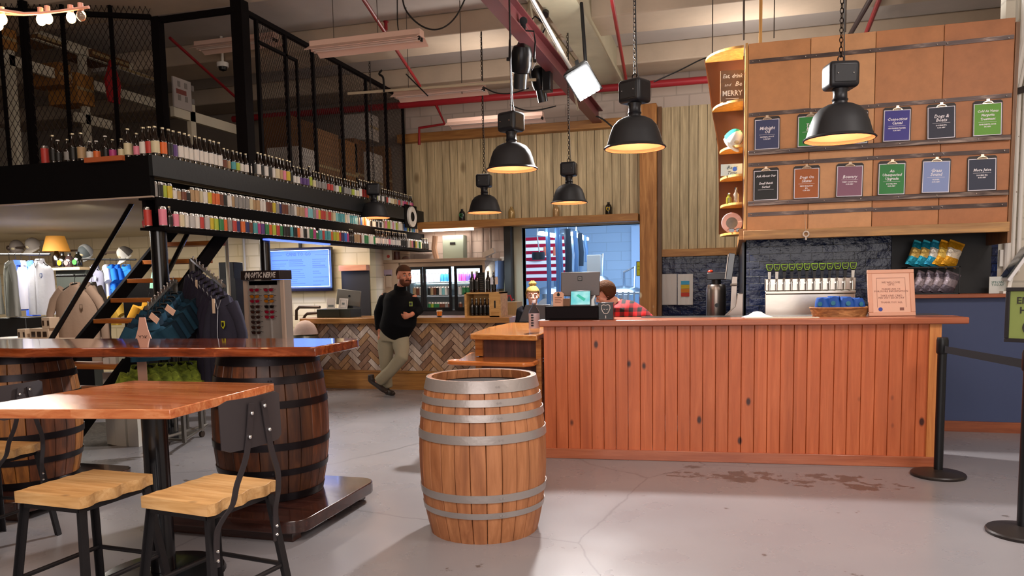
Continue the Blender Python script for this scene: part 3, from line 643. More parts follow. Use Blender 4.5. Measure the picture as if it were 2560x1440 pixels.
# things on the shelf
def sh(px,py,Y=7.98): return at(px,py,Y=Y)
p=sh(1830,244,7.80); p.z=zs[1][0]; t=thing('wooden_sign',p,'brown wooden block sign reading Eat, drink and Be MERRY','sign',rz=.12)
q=MB(); q.box(-.108,.105,-.015,.015,0,.29,m=0); q.txt('Eat, drink',.052,(0,-.0165,.235),m=1,shear=.3,bold=.001,sx=.9); q.txt('and',.04,(-.045,-.0165,.155),m=1,shear=.4); q.txt('Be',.062,(.055,-.0165,.16),m=1,shear=.3,bold=.001); q.txt('MERRY',.07,(0,-.0165,.075),m=1,bold=.001,sx=.85); q.box(-.06,.06,-.0165,-.015,.025,.03,m=1)
obj('block',q,[wood('#5a3a1c','#7c562e',axis='x',name='sign_wood'),mat('#eee6da',.6)],t,space='l')
def cap_thing(p,rz,c1,c2,c3,label,rot=None,sc=1,group=None):
    t=thing('baseball_cap',p,label,'cap',group=group,rz=rz,rot=rot)
    cr=MB(); rings=[]; K=7
    for k in range(K+1):
        a=PI/2*k/K; r=cos(a)**.8 if k<K else .02
        rings.append([(.085*r*cos(2*PI*j/16),.1*r*sin(2*PI*j/16)-.01*sin(a),.012+.125*sin(a)) for j in range(16)])
    cr.loft(rings); 
    for i in range(len(cr.mi)):
        j=i%16; cr.mi[i]=1 if 9<=j<=14 else 0
    obj('crown',cr,[mat(c1,.8),mat(c2,.8)],t,space='l')
    b=MB(); pts=[]; n=12; up=[];dn=[]
    for k in range(n+1):
        a=PI+PI*k/n; x=.085*cos(a); up.append([(x,-.1*abs(sin(a))-.0,.014-.25*x*x),(x*1.0,-.1*abs(sin(a))-.075*abs(sin(a))**.6,.006-1.6*x*x),(x*1.0,-.1*abs(sin(a))-.075*abs(sin(a))**.6,.003-1.6*x*x),(x,-.1*abs(sin(a)),.010-.25*x*x)])
    b.loft(up); obj('brim',b,mat(c3,.8),t,space='l')
    q=MB(); q.prism([(-.022,-.018),(.022,-.018),(.022,.01),(.012,.022),(-.012,.022),(-.022,.01)],'y',-.112,-.098); q.xf=None; 
    o=obj('front_patch',MB().sph((0,-.09,.055),(.026,.012,.022),10,k=6),mat('#b9ab8c',.7),t,space='l')
    obj('top_button',MB().sph((0,-.01,.137),.007,8,k=4),mat(c3,.8),t,space='l')
    if sc!=1: t.scale=(sc,)*3
    return t
p=sh(1828,352,7.84); p.z=zs[2][0]+.05; cap_thing(p,0,'#2f9c88','#d9d6cf','#e2ded6','green and white trucker cap leaning on the curved display shelf',rot=(.75,.35,.55))
p=sh(1829,432,7.82); p.z=zs[3][0]; t=thing('glass_picture',p,'small blue and white picture plaque with black script on the curved shelf','plaque',rz=.1)
q=MB(); q.box(-.1,.1,-.004,.004,0,.11,m=0); q.txt('Beer',.05,(.0,-.005,.075),m=1,shear=.4); q.txt('Time',.045,(.0,-.005,.025),m=1,shear=.4); obj('plate',q,[mat('#b9cdd4',.2,coat=.6),mat('#101418',.5)],t,space='l'); obj('blue_spot',MB().sph((.03,-.005,.06),(.022,.003,.022),12,k=6),mat('#2f62d8',.4),t,space='l')
for px,h,c_,lb in ((1822,.1,'#8e8a30','stubby yellow-green glass bottle on the fourth curved shelf'),(1840,.15,'#9c9084','slim clear glass bottle on the fourth curved shelf')):
    p=sh(px,504,7.82); p.z=zs[4][0]; t=thing('small_bottle',p,lb,'bottle')
    obj('glass',MB().lathe([(0,0),(.024,0),(.026,.01),(.026,h*.55),(.012,h*.72),(.011,h*.9),(0,h*.9)],n=16),mat(c_,.1,coat=.5,trans=.4),t,space='l')
    obj('bottle_cap',MB().lathe([(0,h),(.013,h),(.014,h*.88),(0,h*.88)],n=12),CHROME,t,space='l')
p=sh(1830,578,7.84); p.z=zs[5][0]; t=thing('display_plate',p,'round pale pink plate with a grey centre standing on the lowest curved shelf','plate',rot=(-.12,0,.1))
obj('rim',MB().lathe([(.055,.012),(.095,.0),(.1,.004),(.095,.012),(.055,.02),(.055,.012)],(0,0,.1),n=36,axis='y'),mat('#c49f9c',.35,coat=.4),t,space='l')
obj('centre',MB().lathe([(0,.012),(.056,.014),(.056,.02),(0,.02)],(0,-.002,.1),n=30,axis='y'),mat('#6a655f',.4,var=.3,bs=60),t,space='l')
def shades(p,rz,lens,frame,label,group=None,rot=None):
    t=thing('sunglasses',p,label,'sunglasses',group=group,rz=rz,rot=rot)
    fr=MB(); 
    for s in(-1,1):
        ln=MB(); ln.prism([(s*.008,.006),(s*.012,.024),(s*.03,.03),(s*.056,.026),(s*.06,.014),(s*.048,.002),(s*.024,-.002)][::s],'y',-.003,.001); obj('lens',ln,lens,t,space='l')
        fr.tube([(s*.004,-.001,.022),(s*.014,-.003,.03),(s*.034,-.003,.034),(s*.062,0,.029),(s*.066,.006,.024)],.0028,n=6); fr.tube([(s*.066,.004,.024),(s*.066,.1,.02),(s*.062,.125,.004)],.0022,n=5)
    fr.tube([(-.01,-.002,.02),(0,-.003,.023),(.01,-.002,.02)],.0025,n=6); obj('frame',fr,frame,t,space='l'); return t
LB=mat('#140d0d',.08,coat=1)
p=sh(1838,574,7.75); p.z=zs[5][0]+.005; shades(p,.05,LB,BLK,'black sunglasses lying in front of the pink plate')
# hanging ring
t=thing('hanging_ring',(at(2015,585,Y=MY-.08)),'small white ring hanging on a cord in front of the menu board trim','ring'); p=at(2015,585,Y=MY-.08)
q=MB().tube([p+V((.024*cos(a),0,.024*sin(a))) for a in [2*PI*k/16 for k in range(17)]],.007,n=8); q.cyl(p+V((0,0,-.03)),p+V((0,0,-.055)),.008); obj('ring',q,mat('#c9beb4',.4),t)
z1=bz(537); obj('cord',MB().tube([p+V((-.004,0,.024)),V((p.x-.008,MY-.02,z1))],.002,n=5),mat('#b8a48e',.7),t)
# ================= tap tower =================
TY=7.62
a=at(1912,785,Y=TY); b=at(2138,785,Y=TY); TW=b.x-a.x
t=thing('beer_tap_wall',((a.x+b.x)/2,TY,1.1),'stainless steel tap tower with twelve beer taps behind the bar','tap tower')
SS=mat('#b8b2a8',.24,1,bump=.05,bs=8); SS2=mat('#cfcac2',.15,1)
q=MB(); q.box(a.x,b.x,TY,TY+.22,1.36,1.475); q.box(a.x,b.x,TY-.02,TY+.02,1.33,1.36); q.box(a.x,b.x,TY+.01,TY+.05,1.12,1.33); obj('tower_face',q,SS,t,bevel=.006)
obj('drip_tray',MB().box(a.x-.02,b.x+.03,TY-.2,TY+.02,1.08,1.12),SS,t,bevel=.004)
LG=mat('#8fbf2a',.4); 
for i in range(12):
    x=a.x+.035+(TW-.07)*i/11; 
    k=MB(); k.cyl((x,TY,1.43),(x,TY-.05,1.43),.012); k.cyl((x,TY-.05,1.445),(x,TY-.055,1.365),.011,.008); k.cyl((x,TY-.05,1.44),(x,TY-.052,1.48),.008); k.lathe([(0,0),(.017,0),(.017,.012),(0,.012)],(x,TY-.012,1.43),n=12,axis='y')
    fa=obj('tap',k,SS2,t)
    h=MB(); h.prism([(x-.011,1.475),(x+.011,1.475),(x+.014,1.55),(x-.014,1.55)],'y',TY-.062,TY-.042,m=1 if i in(0,1,11) else 0)
    h.prism([(x-.026,1.555),(x-.016,1.54),(x+.016,1.54),(x+.026,1.555),(x+.029,1.60),(x+.024,1.618),(x-.024,1.618),(x-.029,1.60)],'y',TY-.062,TY-.042,m=0)
    obj('tap_handle',h,[BLK,mat('#cfcfc8',.4)],fa)
    g=MB(); P=[(x-.026,1.607),(x-.023,1.572),(x-.012,1.553),(x+.012,1.553),(x+.023,1.572),(x+.026,1.607),(x-.0,1.603)]
    g.tube([(u,TY-.064,v) for u,v in P+[P[0]]],.0038,n=6); g.tube([(x-.008,TY-.064,1.575),(x+.01,TY-.064,1.573)],.004,n=5); obj('emblem',g,LG,fa)
# back bar counter
obj('back_bar_counter',MB().box(.14,1.65,7.42,YT-.02,0,1.08),mat('#2a2624',.4),label='dark back bar cabinet carrying the tap tower',cat='cabinet',bevel=.006)
# half wall
BLU=mat('#394465',.6,var=.04,bs=10)
t=thing('half_wall',(3.1,8.1,0),'blue painted half wall with reddish wooden cap behind the right end of the bar','half wall')
obj('painted_panel',MB().box(1.66,4.6,8.05,8.2,0.1,1.265),BLU,t)
obj('cap_rail',MB().box(1.6,4.6,7.98,8.25,1.265,1.3),wood('#7a3a1c','#a85c34',axis='x',name='cap_wood'),t,bevel=.004)
obj('kickboard',MB().box(1.66,4.6,8.03,8.05,0,.1),wood('#6a2e14','#94502c',axis='x',name='kick'),t)
# snack bags on a wire shelf
t=thing('wire_shelf',(1.62,8.12,1.3),'black wire shelf holding two rows of snack bags by the blue half wall','wire shelf')
q=MB(); xa=at(2262,668,Y=8.1).x; xb=at(2395,668,Y=8.1).x; zt=at(2262,668,Y=8.1).z
obj('wire_frame',MB().box(xa,xb,8.02,8.24,zt-.012,zt).box(xa,xb,8.02,8.24,1.3,1.31).box(xb-.008,xb,8.02,8.03,1.3,zt).box(xa,xa+.008,8.02,8.03,1.3,zt).box(xb-.008,xb,8.23,8.24,1.3,zt+.1),BLK,t)
def bag(px,py,Y,c1,c2,tl,label,w_=.075,h=.22,cat='snack bag',group=None):
    p=at(px,py,Y=Y); t=thing('snack_bag',p,label,cat,group=group,rot=(0,tl,.25)); q=MB(); rings=[]; K=8
    for k in range(K+1):
        u=k/K; z=h*u; th=.032*sin(PI*min(max(u*1.0,.02),.98))**.5; ww=w_*(1-.06*sin(PI*u))
        rings.append([(ww*cos(2*PI*j/16)*(1 if abs(cos(2*PI*j/16))>.01 else 1),th*sin(2*PI*j/16)+.003*sin(j*3+k*2),z+.003*sin(j*2)) for j in range(16)])
    q.loft(rings); 
    for i in range(len(q.mi)): q.mi[i]=1 if (i//16 in(3,4,5) ) else 0
    obj('pouch',q,[mat(c1,.22,.55,bump=.6,bs=40),mat(c2,.25,.45,bump=.6,bs=40)],t,space='l',smooth=60)
    s=MB(); s.box(-w_*.98,w_*.98,-.003,.003,h-.002,h+.018); obj('top_seal',s,mat(c1,.22,.55),t,space='l'); return t
for i,(px,c1,c2) in enumerate(((2281,'#1b8fa8','#c8a85a'),(2304,'#1f97b4','#d0b060'),(2327,'#2a9ac0','#e0dcd0'),(2348,'#d99a1c','#e8c460'),(2370,'#d0951f','#e6dccb'))):
    bag(px,665,8.08,c1,c2,.35,'%s foil snack bag, %s of the five on the upper wire shelf'%(['Teal and gold','Bright teal','Blue and silver','Golden yellow','Gold and white'][i],['leftmost','second from left','middle one','second from right','rightmost'][i]))
for i,px in enumerate((2292,2315,2337,2362)):
    bag(px,733,8.08,'#5e5660','#8b8088',.38,'Grey foil snack bag, %s of the four on the lower wire shelf'%(['leftmost','second from left','second from right','rightmost'][i]),h=.19)
# basket with folded blue shirts
c=onbar(2098,y=.3); c.z=1.163; t=thing('wicker_basket',c,'low oval wicker basket of blue folded bundles on the bar','basket',rz=BETA)
WK=wood('#6a4020','#b98552','#8f5f34',axis='x',sc=6,stretch=3,rough=.6,name='wicker',bump=.6)
q=MB(); K=6; rings=[]
for k in range(K+1):
    z=.07*k/K; r=1+.12*k/K; rings.append([((.2+.004*sin(j*5+k*PI))*r*cos(2*PI*j/48)*1.02,.12*r*sin(2*PI*j/48)*(1+.02*sin(j*5+k*PI)),z) for j in range(48)])
for k in range(K,-1,-1): z=.07*k/K+.004; r=(1+.12*k/K)*.95; rings.append([(.2*r*cos(2*PI*j/48),.12*r*sin(2*PI*j/48),z) for j in range(48)])
q.loft(rings); obj('weave',q,WK,t,space='l')
obj('rim',MB().tube([(.226*cos(2*PI*j/40),.136*sin(2*PI*j/40),.072) for j in range(41)],.008,n=8),WK,t,space='l')
for i,(dx,w_,h) in enumerate(((-.125,.06,.12),(-.045,.062,.13),(.045,.062,.125),(.125,.06,.115))):
    p=c+V((dx*cos(BETA),dx*sin(BETA)-.01+.02*(i%2),.03)); t=thing('folded_shirt',p,'royal blue folded shirt bundle, %s in the wicker basket'%['leftmost','second from left','second from right','rightmost'][i],'folded shirt',rz=.3*(i-1.5))
    q=MB(); rings=[]
    for k in range(7):
        u=k/6; ww=w_*(1-.35*u*u); rings.append([(ww*max(-1,min(1,1.25*cos(2*PI*j/20)))+.004*sin(j+k),.07*(1-.2*u)*max(-1,min(1,1.2*sin(2*PI*j/20))),h*u+.006*sin(j*1.3)) for j in range(20)])
    q.loft(rings); obj('bundle',q,mat('#124a9c',.65,bump=.4,bs=25,var=.1),t,space='l',smooth=60)
    obj('round_print',MB().lathe([(0,-.001),(.018,-.001),(.018,.002),(0,.002)],(.0,-.073,h*.62),n=18,axis='y'),mat('#2b6f86',.6),t,space='l')
# framed notice
c=onbar(2230,y=.22); c.z=1.166; t=thing('framed_notice',c,'peach framed notice card leaning back on the right end of the bar','framed notice',rot=(R(-12),0,BETA+.04))
q=MB(); q.prism([(-.2,0),(.15,0),(.185,.39),(-.155,.37)],'y',-.006,.006); q2=q
W3=.175; fr=MB()
fr.box(-W3,W3,-.008,.012,0,.03); fr.box(-W3,W3,-.008,.012,.345,.375); fr.box(-W3,-W3+.035,-.008,.012,.03,.345); fr.box(W3-.035,W3,-.008,.012,.03,.345)
obj('frame',fr,mat('#c79379',.5),t,space='l',bevel=.004)
pg=MB(); pg.box(-.14,.14,-.002,.004,.03,.345,m=0); pg.box(-.108,.108,-.003,-.002,.305,.308,m=1); pg.box(-.108,-.106,-.003,-.002,.07,.308,m=1); pg.box(.106,.108,-.003,-.002,.07,.308,m=1)
pg.txt('WE WELCOME\nGIFTS\n\nPLEASE ASK US\nFOR MORE INFORMATION\n\nTAKE ONE CARD\nPER VISIT EACH DAY\n\nTHANK YOU ALL',.021,(0,-.003,.19),m=1,ext=.0003)
pg.lathe([(0,0),(.016,0),(.016,.002),(0,.002)],(-.085,-.004,.055),n=16,axis='y',m=2); pg.box(.06,.09,-.004,-.002,.045,.068,m=1)
obj('notice_page',pg,[mat('#d3a68f',.6),mat('#7c5248',.7),mat('#2f3c8c',.6)],t,space='l')
obj('easel_leg',MB().bar((0,.01,.25),(0,.1,.022),.03,.003),BLK,t,space='l')
c=onbar(1893,y=.3); obj('crumpled_cloth',MB().lathe([(0,.05),(.03,.045),(.07,.02),(.12,.004),(.13,0),(0,0)],(c.x,c.y,1.163),n=18,sc=(1,.7)),mat('#d6d2cf',.8),label='crumpled white bar cloth left of the tap tower',cat='cloth')
c=onbar(1980,y=.12); 
obj('bar_mat',MB().box(c.x-.35,c.x+.2,c.y-.06,c.y+.05,TZ,TZ+.004),mat('#b3a58f',.7),label='long pale bar mat lying in front of the tap tower',cat='bar mat')
c=onbar(2163,y=.34); obj('paper_pad',MB().cb((c.x,c.y,1.175),(.1,.14,.022),(0,-.12,.4)),mat('#cfc6c2',.6),label='pale paper pad between the basket and the framed notice',cat='pad')
# towels
for i,(px,w_,c1) in enumerate(((1673,.16,'#c6beb8'),(1713,.16,'#d2ccc6'))):
    p=at(px,762,Y=YB-.1); t=thing('hanging_towel',p,['plain pale towel hanging on the dark tiles','white towel with rainbow stripes hanging on the dark tiles'][i],'towel'); q=MB(); rings=[]
    W4=at(px+19,762,Y=YB-.1).x-p.x; H4=at(px,685,Y=YB-.1).z-p.z
    for k in range(7):
        z=H4*k/6; rings.append([(-W4+2*W4*j/12,-.006*sin(j*1.4+k*.3),z) for j in range(13)]+[(W4-2*W4*j/12,.012-.006*sin((12-j)*1.4+k*.3),z) for j in range(13)])
    q.loft(rings); obj('cloth',q,mat(c1,.85),t,space='l')
    if i:
        for k,cc in enumerate(('#4a9cc0','#c4a83a','#cc7a34','#bb4436')): obj('stripe',MB().box(-W4*.55,W4*.55,-.012,-.008,H4*(.78-.13*k-.12),H4*(.78-.13*k)),mat(cc,.8),t,space='l')
# beverage dispenser
p=at(1790,790,Y=8.6); t=thing('steel_canister',(p.x,8.6,1.0),'tall brushed steel beverage canister left of the tap tower','canister')
SB=mat('#8a8078',.3,1)
obj('vessel',MB().lathe([(0,0),(.1,0),(.105,.02),(.105,.36),(.1,.4),(.09,.42),(0,.42)],n=32),SB,t,space='l')
obj('spout_port',MB().lathe([(0,0),(.022,0),(.022,.02),(0,.02)],(.01,-.118,.2),n=16,axis='y'),BLK,t,space='l')
obj('control_head',MB().box(-.1,.12,-.07,.07,.47,.55),mat('#151318',.3),t,space='l',bevel=.01)
obj('neck',MB().cyl((0,0,.42),(0,0,.47),.05),BLK,t,space='l')
obj('red_button',MB().sph((-.06,-.03,.56),(.03,.02,.02),10,k=5),mat('#a02c14',.3),t,space='l')
obj('rear_counter',MB().box(-1.0,.05,8.45,8.95,0,1.0),mat('#211e20',.4),label='dark low counter behind the bar under the steel canister',cat='counter')
p=at(1826,700,Y=7.9); t=thing('tablet_mount',(p.x,7.9,1.0),'black tablet screen on a slanted metal arm left of the tap tower','tablet')
obj('arm',MB().bar((.02,0,0),(.04,0,.5),.05,.03).cyl((.0,-.02,.42),(.06,-.02,.42),.012),SB,t,space='l')
obj('screen_panel',MB().cb((.0,-.03,.6),(.06,.02,.26),(0,.12,0)),mat('#17181a',.2,coat=.5),t,space='l',bevel=.004)
obj('screen_edge',MB().cb((-.036,-.034,.6),(.008,.03,.24),(0,.12,0)),SB,t,space='l')
q=MB(); a=at(1800,787,Y=7.75); b=at(1857,787,Y=7.75); q.prism([(a.x,1.08),(b.x,1.08),(b.x,1.34),(b.x-.05,1.34),(b.x-.07,1.22)],'y',7.6,7.9); obj('ice_chute',q,SB,label='angled steel ice chute left of the tap tower',cat='chute',bevel=.005)
obj('chute_cabinet',MB().box(a.x-.1,.13,7.5,8.2,0,1.08),mat('#1b1a1c',.4),label='dark cabinet under the angled steel chute',cat='cabinet')
# right side odds
p=at(2493,735,Y=8.1); t=thing('price_card',(p.x,8.1,1.3),'small white card holder standing on the blue half wall cap','card holder'); obj('card',MB().box(-.07,.07,-.004,.004,0,.155),mat('#cfd2cc',.4),t,space='l'); obj('card_text',MB().txt('SPECIAL\nTODAY',.03,(0,-.006,.09)),mat('#3c6a5c',.5),t,space='l')
p=at(2535,735,Y=8.0); t=thing('tablet_stand',(p.x,8.05,1.3),'tilted tablet on a white stand at the right edge behind the green sign','tablet'); obj('tablet',MB().cb((.03,0,.27),(.03,.22,.36),(0,.55,0)),mat('#e4e4e4',.3),t,space='l',bevel=.004); obj('screen',MB().cb((.018,0,.275),(.03,.19,.32),(0,.55,0)),mat('#2c3438',.1,coat=1),t,space='l'); obj('foot',MB().box(-.09,.1,-.06,.06,0,.02).bar((-.04,0,.0),(.0,0,.24),.04,.03),WHT,t,space='l')
p=at(2519,322,Y=8.3); t=thing('wall_sensor',(p.x,8.3,p.z),'white wall sensor with a blue light right of the menu board','sensor'); obj('case',MB().box(-.05,.05,-.05,.04,0,.14),WHT,t,space='l',bevel=.008); obj('indicator',MB().box(-.035,.0,-.053,-.05,.09,.12),mat('#2a6cff',.3,emit=3),t,space='l')
p=at(2515,640,Y=8.34); obj('wall_switch',MB().box(p.x-.06,p.x+.05,8.31,8.35,p.z-.1,p.z+.06),WHT,label='white switch box on the white block wall at the right edge',cat='switch box',bevel=.005)
for i,(px,r) in enumerate(((2524,.03),(2538,.015),(2552,.02))):
    p=at(px,500,Y=8.3); obj('wall_conduit',MB().tube([(p.x,8.3,1.5),(p.x,8.3,3.2),(p.x+.06,8.3,3.6),(p.x+.06,8.3,4.9)],r,n=10),WHT,label='white %s pipe on the block wall, %s at the right edge'%(['thick','thin','medium'][i],['leftmost','middle one','rightmost'][i]),cat='pipe')
p=at(2545,215,Y=8.28); obj('door_track',MB().tube([(p.x-.05,8.26,p.z-.06),(p.x+.6,8.26,p.z+.1)],.03,n=8),mat('#2a211e',.5),label='dark steel rail on the block wall at the upper right edge',cat='rail')
# ================= pendants =================
SH=mat('#1d1d20',.55,bump=.03,bs=300); SHI=mat('#cc8c64',.5); SH2=mat('#15151a',.4)
def pendant(loc,rz,label,chain=True):
    t=thing('pendant_lamp',loc,label,'pendant lamp',group=None,rz=rz)
    pr=[(.226,.0),(.232,.006),(.226,.014),(.212,.022),(.2,.06),(.186,.11),(.165,.165),(.13,.205),(.085,.228),(.05,.236)]
    s=MB(); s.lathe(pr,n=48,m=0); s.lathe([(r-.006,z+.001) for r,z in pr][::-1],n=48,m=1); s.lathe([(.226,0),(.22,.001)],n=48,m=0)
    obj('lamp_shade',s,[SH,SHI],t,space='l')
    n=MB().lathe([(.05,.232),(.046,.25),(.052,.262),(.046,.27),(.044,.31),(.052,.325),(.052,.335)],n=24); obj('neck',n,SH2,t,space='l')
    b=MB().box(-.098,.098,-.085,.085,.33,.50); bo=obj('ballast_box',b,SH2,t,space='l',bevel=.028,seg=4)
    obj('cover_plate',MB().box(-.07,.07,-.09,-.084,.36,.47),SH,bo,space='l',bevel=.006)
    for sx in(-1,1): obj('cover_screw',MB().sph((sx*.05,-.091,.415),.006,8,k=4),CHROME,bo,space='l')
    L=4.72-loc[2]
    if chain:
        q=MB(); q.tube([(.02*cos(a),0,.525+.022*sin(a)) for a in [2*PI*k/10 for k in range(11)]],.005,n=6)
        z=.555; i=0
        while z<L:
            P=[]
            for k in range(9):
                a=2*PI*k/8; u=.011*cos(a); v=.02*sin(a); P.append((u,0,z+v) if i%2 else (0,u,z+v))
            q.tube(P,.003,n=4); z+=.031; i+=1
        obj('chain',q,mat('#241a16',.4,.7),t,space='l')
    else:
        obj('chain',MB().tube([(0,0,.5),(.003,0,.8),(0,0,L)],.005,n=6),mat('#2a1f1a',.4,.6),t,space='l')
    obj('cord',MB().tube([(.03,.01,.5),(.02,.0,.6),(.012,0,1.0),(.012,0,L)],.004,n=6),SH2,t,space='l')
    obj('bulb',MB().sph((0,0,.1),(.045,.045,.06),12,k=8),mat('#ffb070',.4,emit=1.5,ec='#ffb078'),t,space='l')
    light('POINT',V(loc)+V((0,0,.05)),7,(1,.66,.42),.05,name='pendant_light')
PEND=[((.683,5.647,2.398),.25,'nearest black pendant lamp on a chain, in front of the menu board'),((-.708,5.897,2.469),-.5,'black pendant lamp second from the right, in front of the timber post'),
((-1.896,6.70,2.487),-.4,'black pendant lamp hanging under the stage spotlights above the lone barrel'),((-3.152,9.779,2.405),.1,'small far pendant lamp just left of the one under the spotlights'),
((-1.963,9.537,2.455),.0,'small far pendant lamp hanging straight above the doorway'),((-5.09,10.48,2.467),.3,'far pendant lamp hanging in front of the bottle shelves')]
for i,a in enumerate(PEND): pendant(*a,chain=i!=2)
# ================= ceiling services =================
RED=mat('#8e1c24',.4); REDB=mat('#6e3236',.45,var=.1,bs=20); CRM=mat('#b5a68c',.55)
q=MB(); XR=-2.1
q.box(XR-.075,XR+.075,4.6,12.6,4.0,4.015); q.box(XR-.075,XR+.075,4.6,12.6,4.2,4.215); q.box(XR-.008,XR+.008,4.6,12.6,4.015,4.2)
o=obj('trim_red_beam',q,REDB,kind='structure')
# open web joist
q=MB(); X=-2.27; 
for z in(4.25,4.72): q.bar((X,4,z),(X,12.7,z),.05,.03)
y=4.; i=0
while y<12.5: q.cyl((X,y,4.25 if i%2 else 4.72),(X,y+.35,4.72 if i%2 else 4.25),.014,n=8); y+=.35; i+=1
obj('trim_open_joist',q,CRM,kind='structure')
def pipe(name,pts,r,m,label,cat='pipe',n=12): return obj(name,MB().tube(pts,r,n),m,label=label,cat=cat)
def zl(pts,z): return [at(x,y,z=z) for x,y in pts]
a=zl([(910,0),(1050,215)],4.45); d=(a[0]-a[1]).normalized(); P=MB().tube([a[0]+d*2,a[1]],.022,10)
obj('sprinkler_pipe',P,RED,label='thin red sprinkler pipe running over the hanging fluorescent fixtures',cat='pipe')
h_=zl([(965,75)],4.45)[0]; obj('fire_sprinkler',MB().cyl(h_,h_+V((0,0,.09)),.02).lathe([(0,0),(.035,0),(.03,.01),(0,.01)],h_+V((0,0,.09)),n=12),RED,label='red upright sprinkler head on the thin red pipe',cat='sprinkler head')
P=MB().tube([(-8.5,12,4.44),(.3,12,4.40)],.055,14); obj('sprinkler_main',P,RED,label='thick horizontal red sprinkler main above the plank cladding',cat='pipe')
a=[at(x,y,Y=12.0) for x,y in ((1090,262),(1112,310),(1048,320),(1048,362))]; obj('sprinkler_branch',MB().tube(a,.025,10),RED,label='bent red branch pipe dropping from the sprinkler main behind the cladding',cat='pipe')
a=zl([(1530,0),(1566,205)],4.45); d=(a[0]-a[1]).normalized(); obj('sprinkler_pipe',MB().tube([a[0]+d,a[1]],.022,10),RED,label='thin red sprinkler pipe coming down behind the second pendant lamp',cat='pipe')
a=zl([(2198,0),(2165,85)],4.5); d=(a[0]-a[1]).normalized(); obj('sprinkler_pipe',MB().tube([a[0]+d*.5,a[1]-d*.3],.028,10),RED,label='short red pipe above the right part of the menu board',cat='pipe')
a=zl([(2175,0),(2128,82)],4.6); d=(a[0]-a[1]).normalized(); obj('dark_strut',MB().tube([a[0]+d*.5,a[1]-d*.3],.03,10),mat('#34282a',.5),label='dark diagonal strut beside the short red pipe above the menu board',cat='strut')
pipe('conduit',[at(870,234,Y=9.2),at(1340,199,Y=9.2)],.018,CRM,'thin cream conduit crossing above the middle fluorescent fixture','conduit')
pipe('conduit',[at(1310,-40,Y=6.6),at(1420,160,Y=8.6),at(1452,210,Y=9.4)],.022,mat('#c9c4bc',.3,.6),'silvery conduit beside the red beam','conduit')
pipe('conduit',[at(1428,195,Y=9),at(1445,275,Y=10.5)],.012,CRM,'thin cream conduit behind the bright floodlight','conduit')
a=at(1905,0,Y=8.1); b=at(1901,100,Y=8.1); obj('hanging_rod',MB().box(b.x-.015,b.x+.015,8.08,8.11,b.z-.1,ZC),wood('#a8702c','#dca85a',axis='z',name='yellow_batten'),label='yellow wooden batten holding up the menu board',cat='batten')
RW=mat('#4b4038',.5)
for px,y1,Yy,r,lb in ((1781,140,9.5,.006,'thin hanger rod dropping to the black cable left of the curved shelf'),(1859,100,8.2,.01,'short hanger rod at the left corner of the menu board'),(1935,95,8.1,.005,'thin cable holding the left half of the menu board'),(2113,80,8.1,.008,'thin rod above the middle of the menu board'),
   (835,105,7.4,.004,'thin rod holding the left end of the nearest fluorescent fixture'),(945,95,7.4,.004,'thin rod over the middle of the nearest fluorescent fixture'),(1022,240,9.4,.004,'thin rod holding the middle fluorescent fixture'),(1155,235,9.4,.006,'dark rod holding the right end of the middle fluorescent fixture'),(1208,300,9.78,.004,'white cord strung above the small far pendant lamp')):
    p=at(px,y1,Y=Yy); obj('hanger_rod',MB().tube([p,V((p.x,Yy,ZC))],r,6),RW,label=lb,cat='rod')
def cable(pts,Yy,lb,r=.008,m=None):
    P=[at(x,y,Y=Yy) for x,y in pts]; S=[]
    for i in range(len(P)-1):
        for k in range(6):
            u=k/6; p0,p1,p2,p3=P[max(i-1,0)],P[i],P[i+1],P[min(i+2,len(P)-1)]
            S.append(.5*((2*p1)+(p2-p0)*u+(2*p0-5*p1+4*p2-p3)*u*u+(-p0+3*p1-3*p2+p3)*u**3))
    S.append(P[-1]); obj('hanging_cable',MB().tube(S,r,6),m or BLK,label=lb,cat='cable')
cable([(1003,-30),(1012,20),(1040,55),(1075,73),(1110,68),(1142,38),(1170,-20)],7,'black cable hanging in a loop between the ceiling and the red beam')
cable([(993,-20),(994,60),(1000,90)],7.3,'black cable dropping straight behind the nearest fluorescent fixture',r=.006)
cable([(1208,217),(1240,232),(1280,233),(1322,220)],9.0,'dark cable sagging between the pendant hook and the spotlights')
cable([(1275,262),(1310,275),(1345,275),(1390,265)],9.4,'dark cable sagging below the smaller spotlight')
cable([(1634,205),(1700,175),(1750,150),(1781,140)],9.4,'black cable rising from the second pendant lamp to the hanger rod')
cable([(1490,290),(1510,300),(1545,330)],12,'black cable looped at the far end of the red beam',r=.012)
cable([(955,175),(948,185),(958,195),(960,230)],9,'dark hook of cable hanging above the bottle shelves',r=.014)
cable([(1015,185),(1040,210),(1070,240)],9,'thin dark cable left of the middle fluorescent fixture')
# fluorescent fixtures
FX1=mat('#d6b4a4',.4); FX2=mat('#c4a596',.4)
def fixture(c,L,label,lit=0):
    t=thing('strip_light',c,label,'strip light'); q=MB()
    q.box(-L/2,L/2,-.055,.055,.05,.12); obj('housing',q,FX1,t,space='l',bevel=.006)
    for s in(-1,1):
        r=MB(); r.loft([[(x,s*.055,.06),(x,s*.16,.0),(x,s*.162,.004),(x,s*.055,.066)] for x in(-L/2,L/2)]); obj('reflector_wing',r,FX1,t,space='l')
        u=MB(); u.cyl((-L/2+.02,s*.03,.035),(L/2-.02,s*.03,.035),.013,n=10); obj('tube',u,mat('#e9d7cf',.2,emit=lit) if lit else mat('#d8c4bb',.2),t,space='l')
        for e in(-1,1): obj('tube_socket',MB().box(e*(L/2-.02)-.01,e*(L/2-.02)+.01,s*.03-.012,s*.03+.012,.015,.06),BLK if e>0 else FX2,t,space='l')
    return t
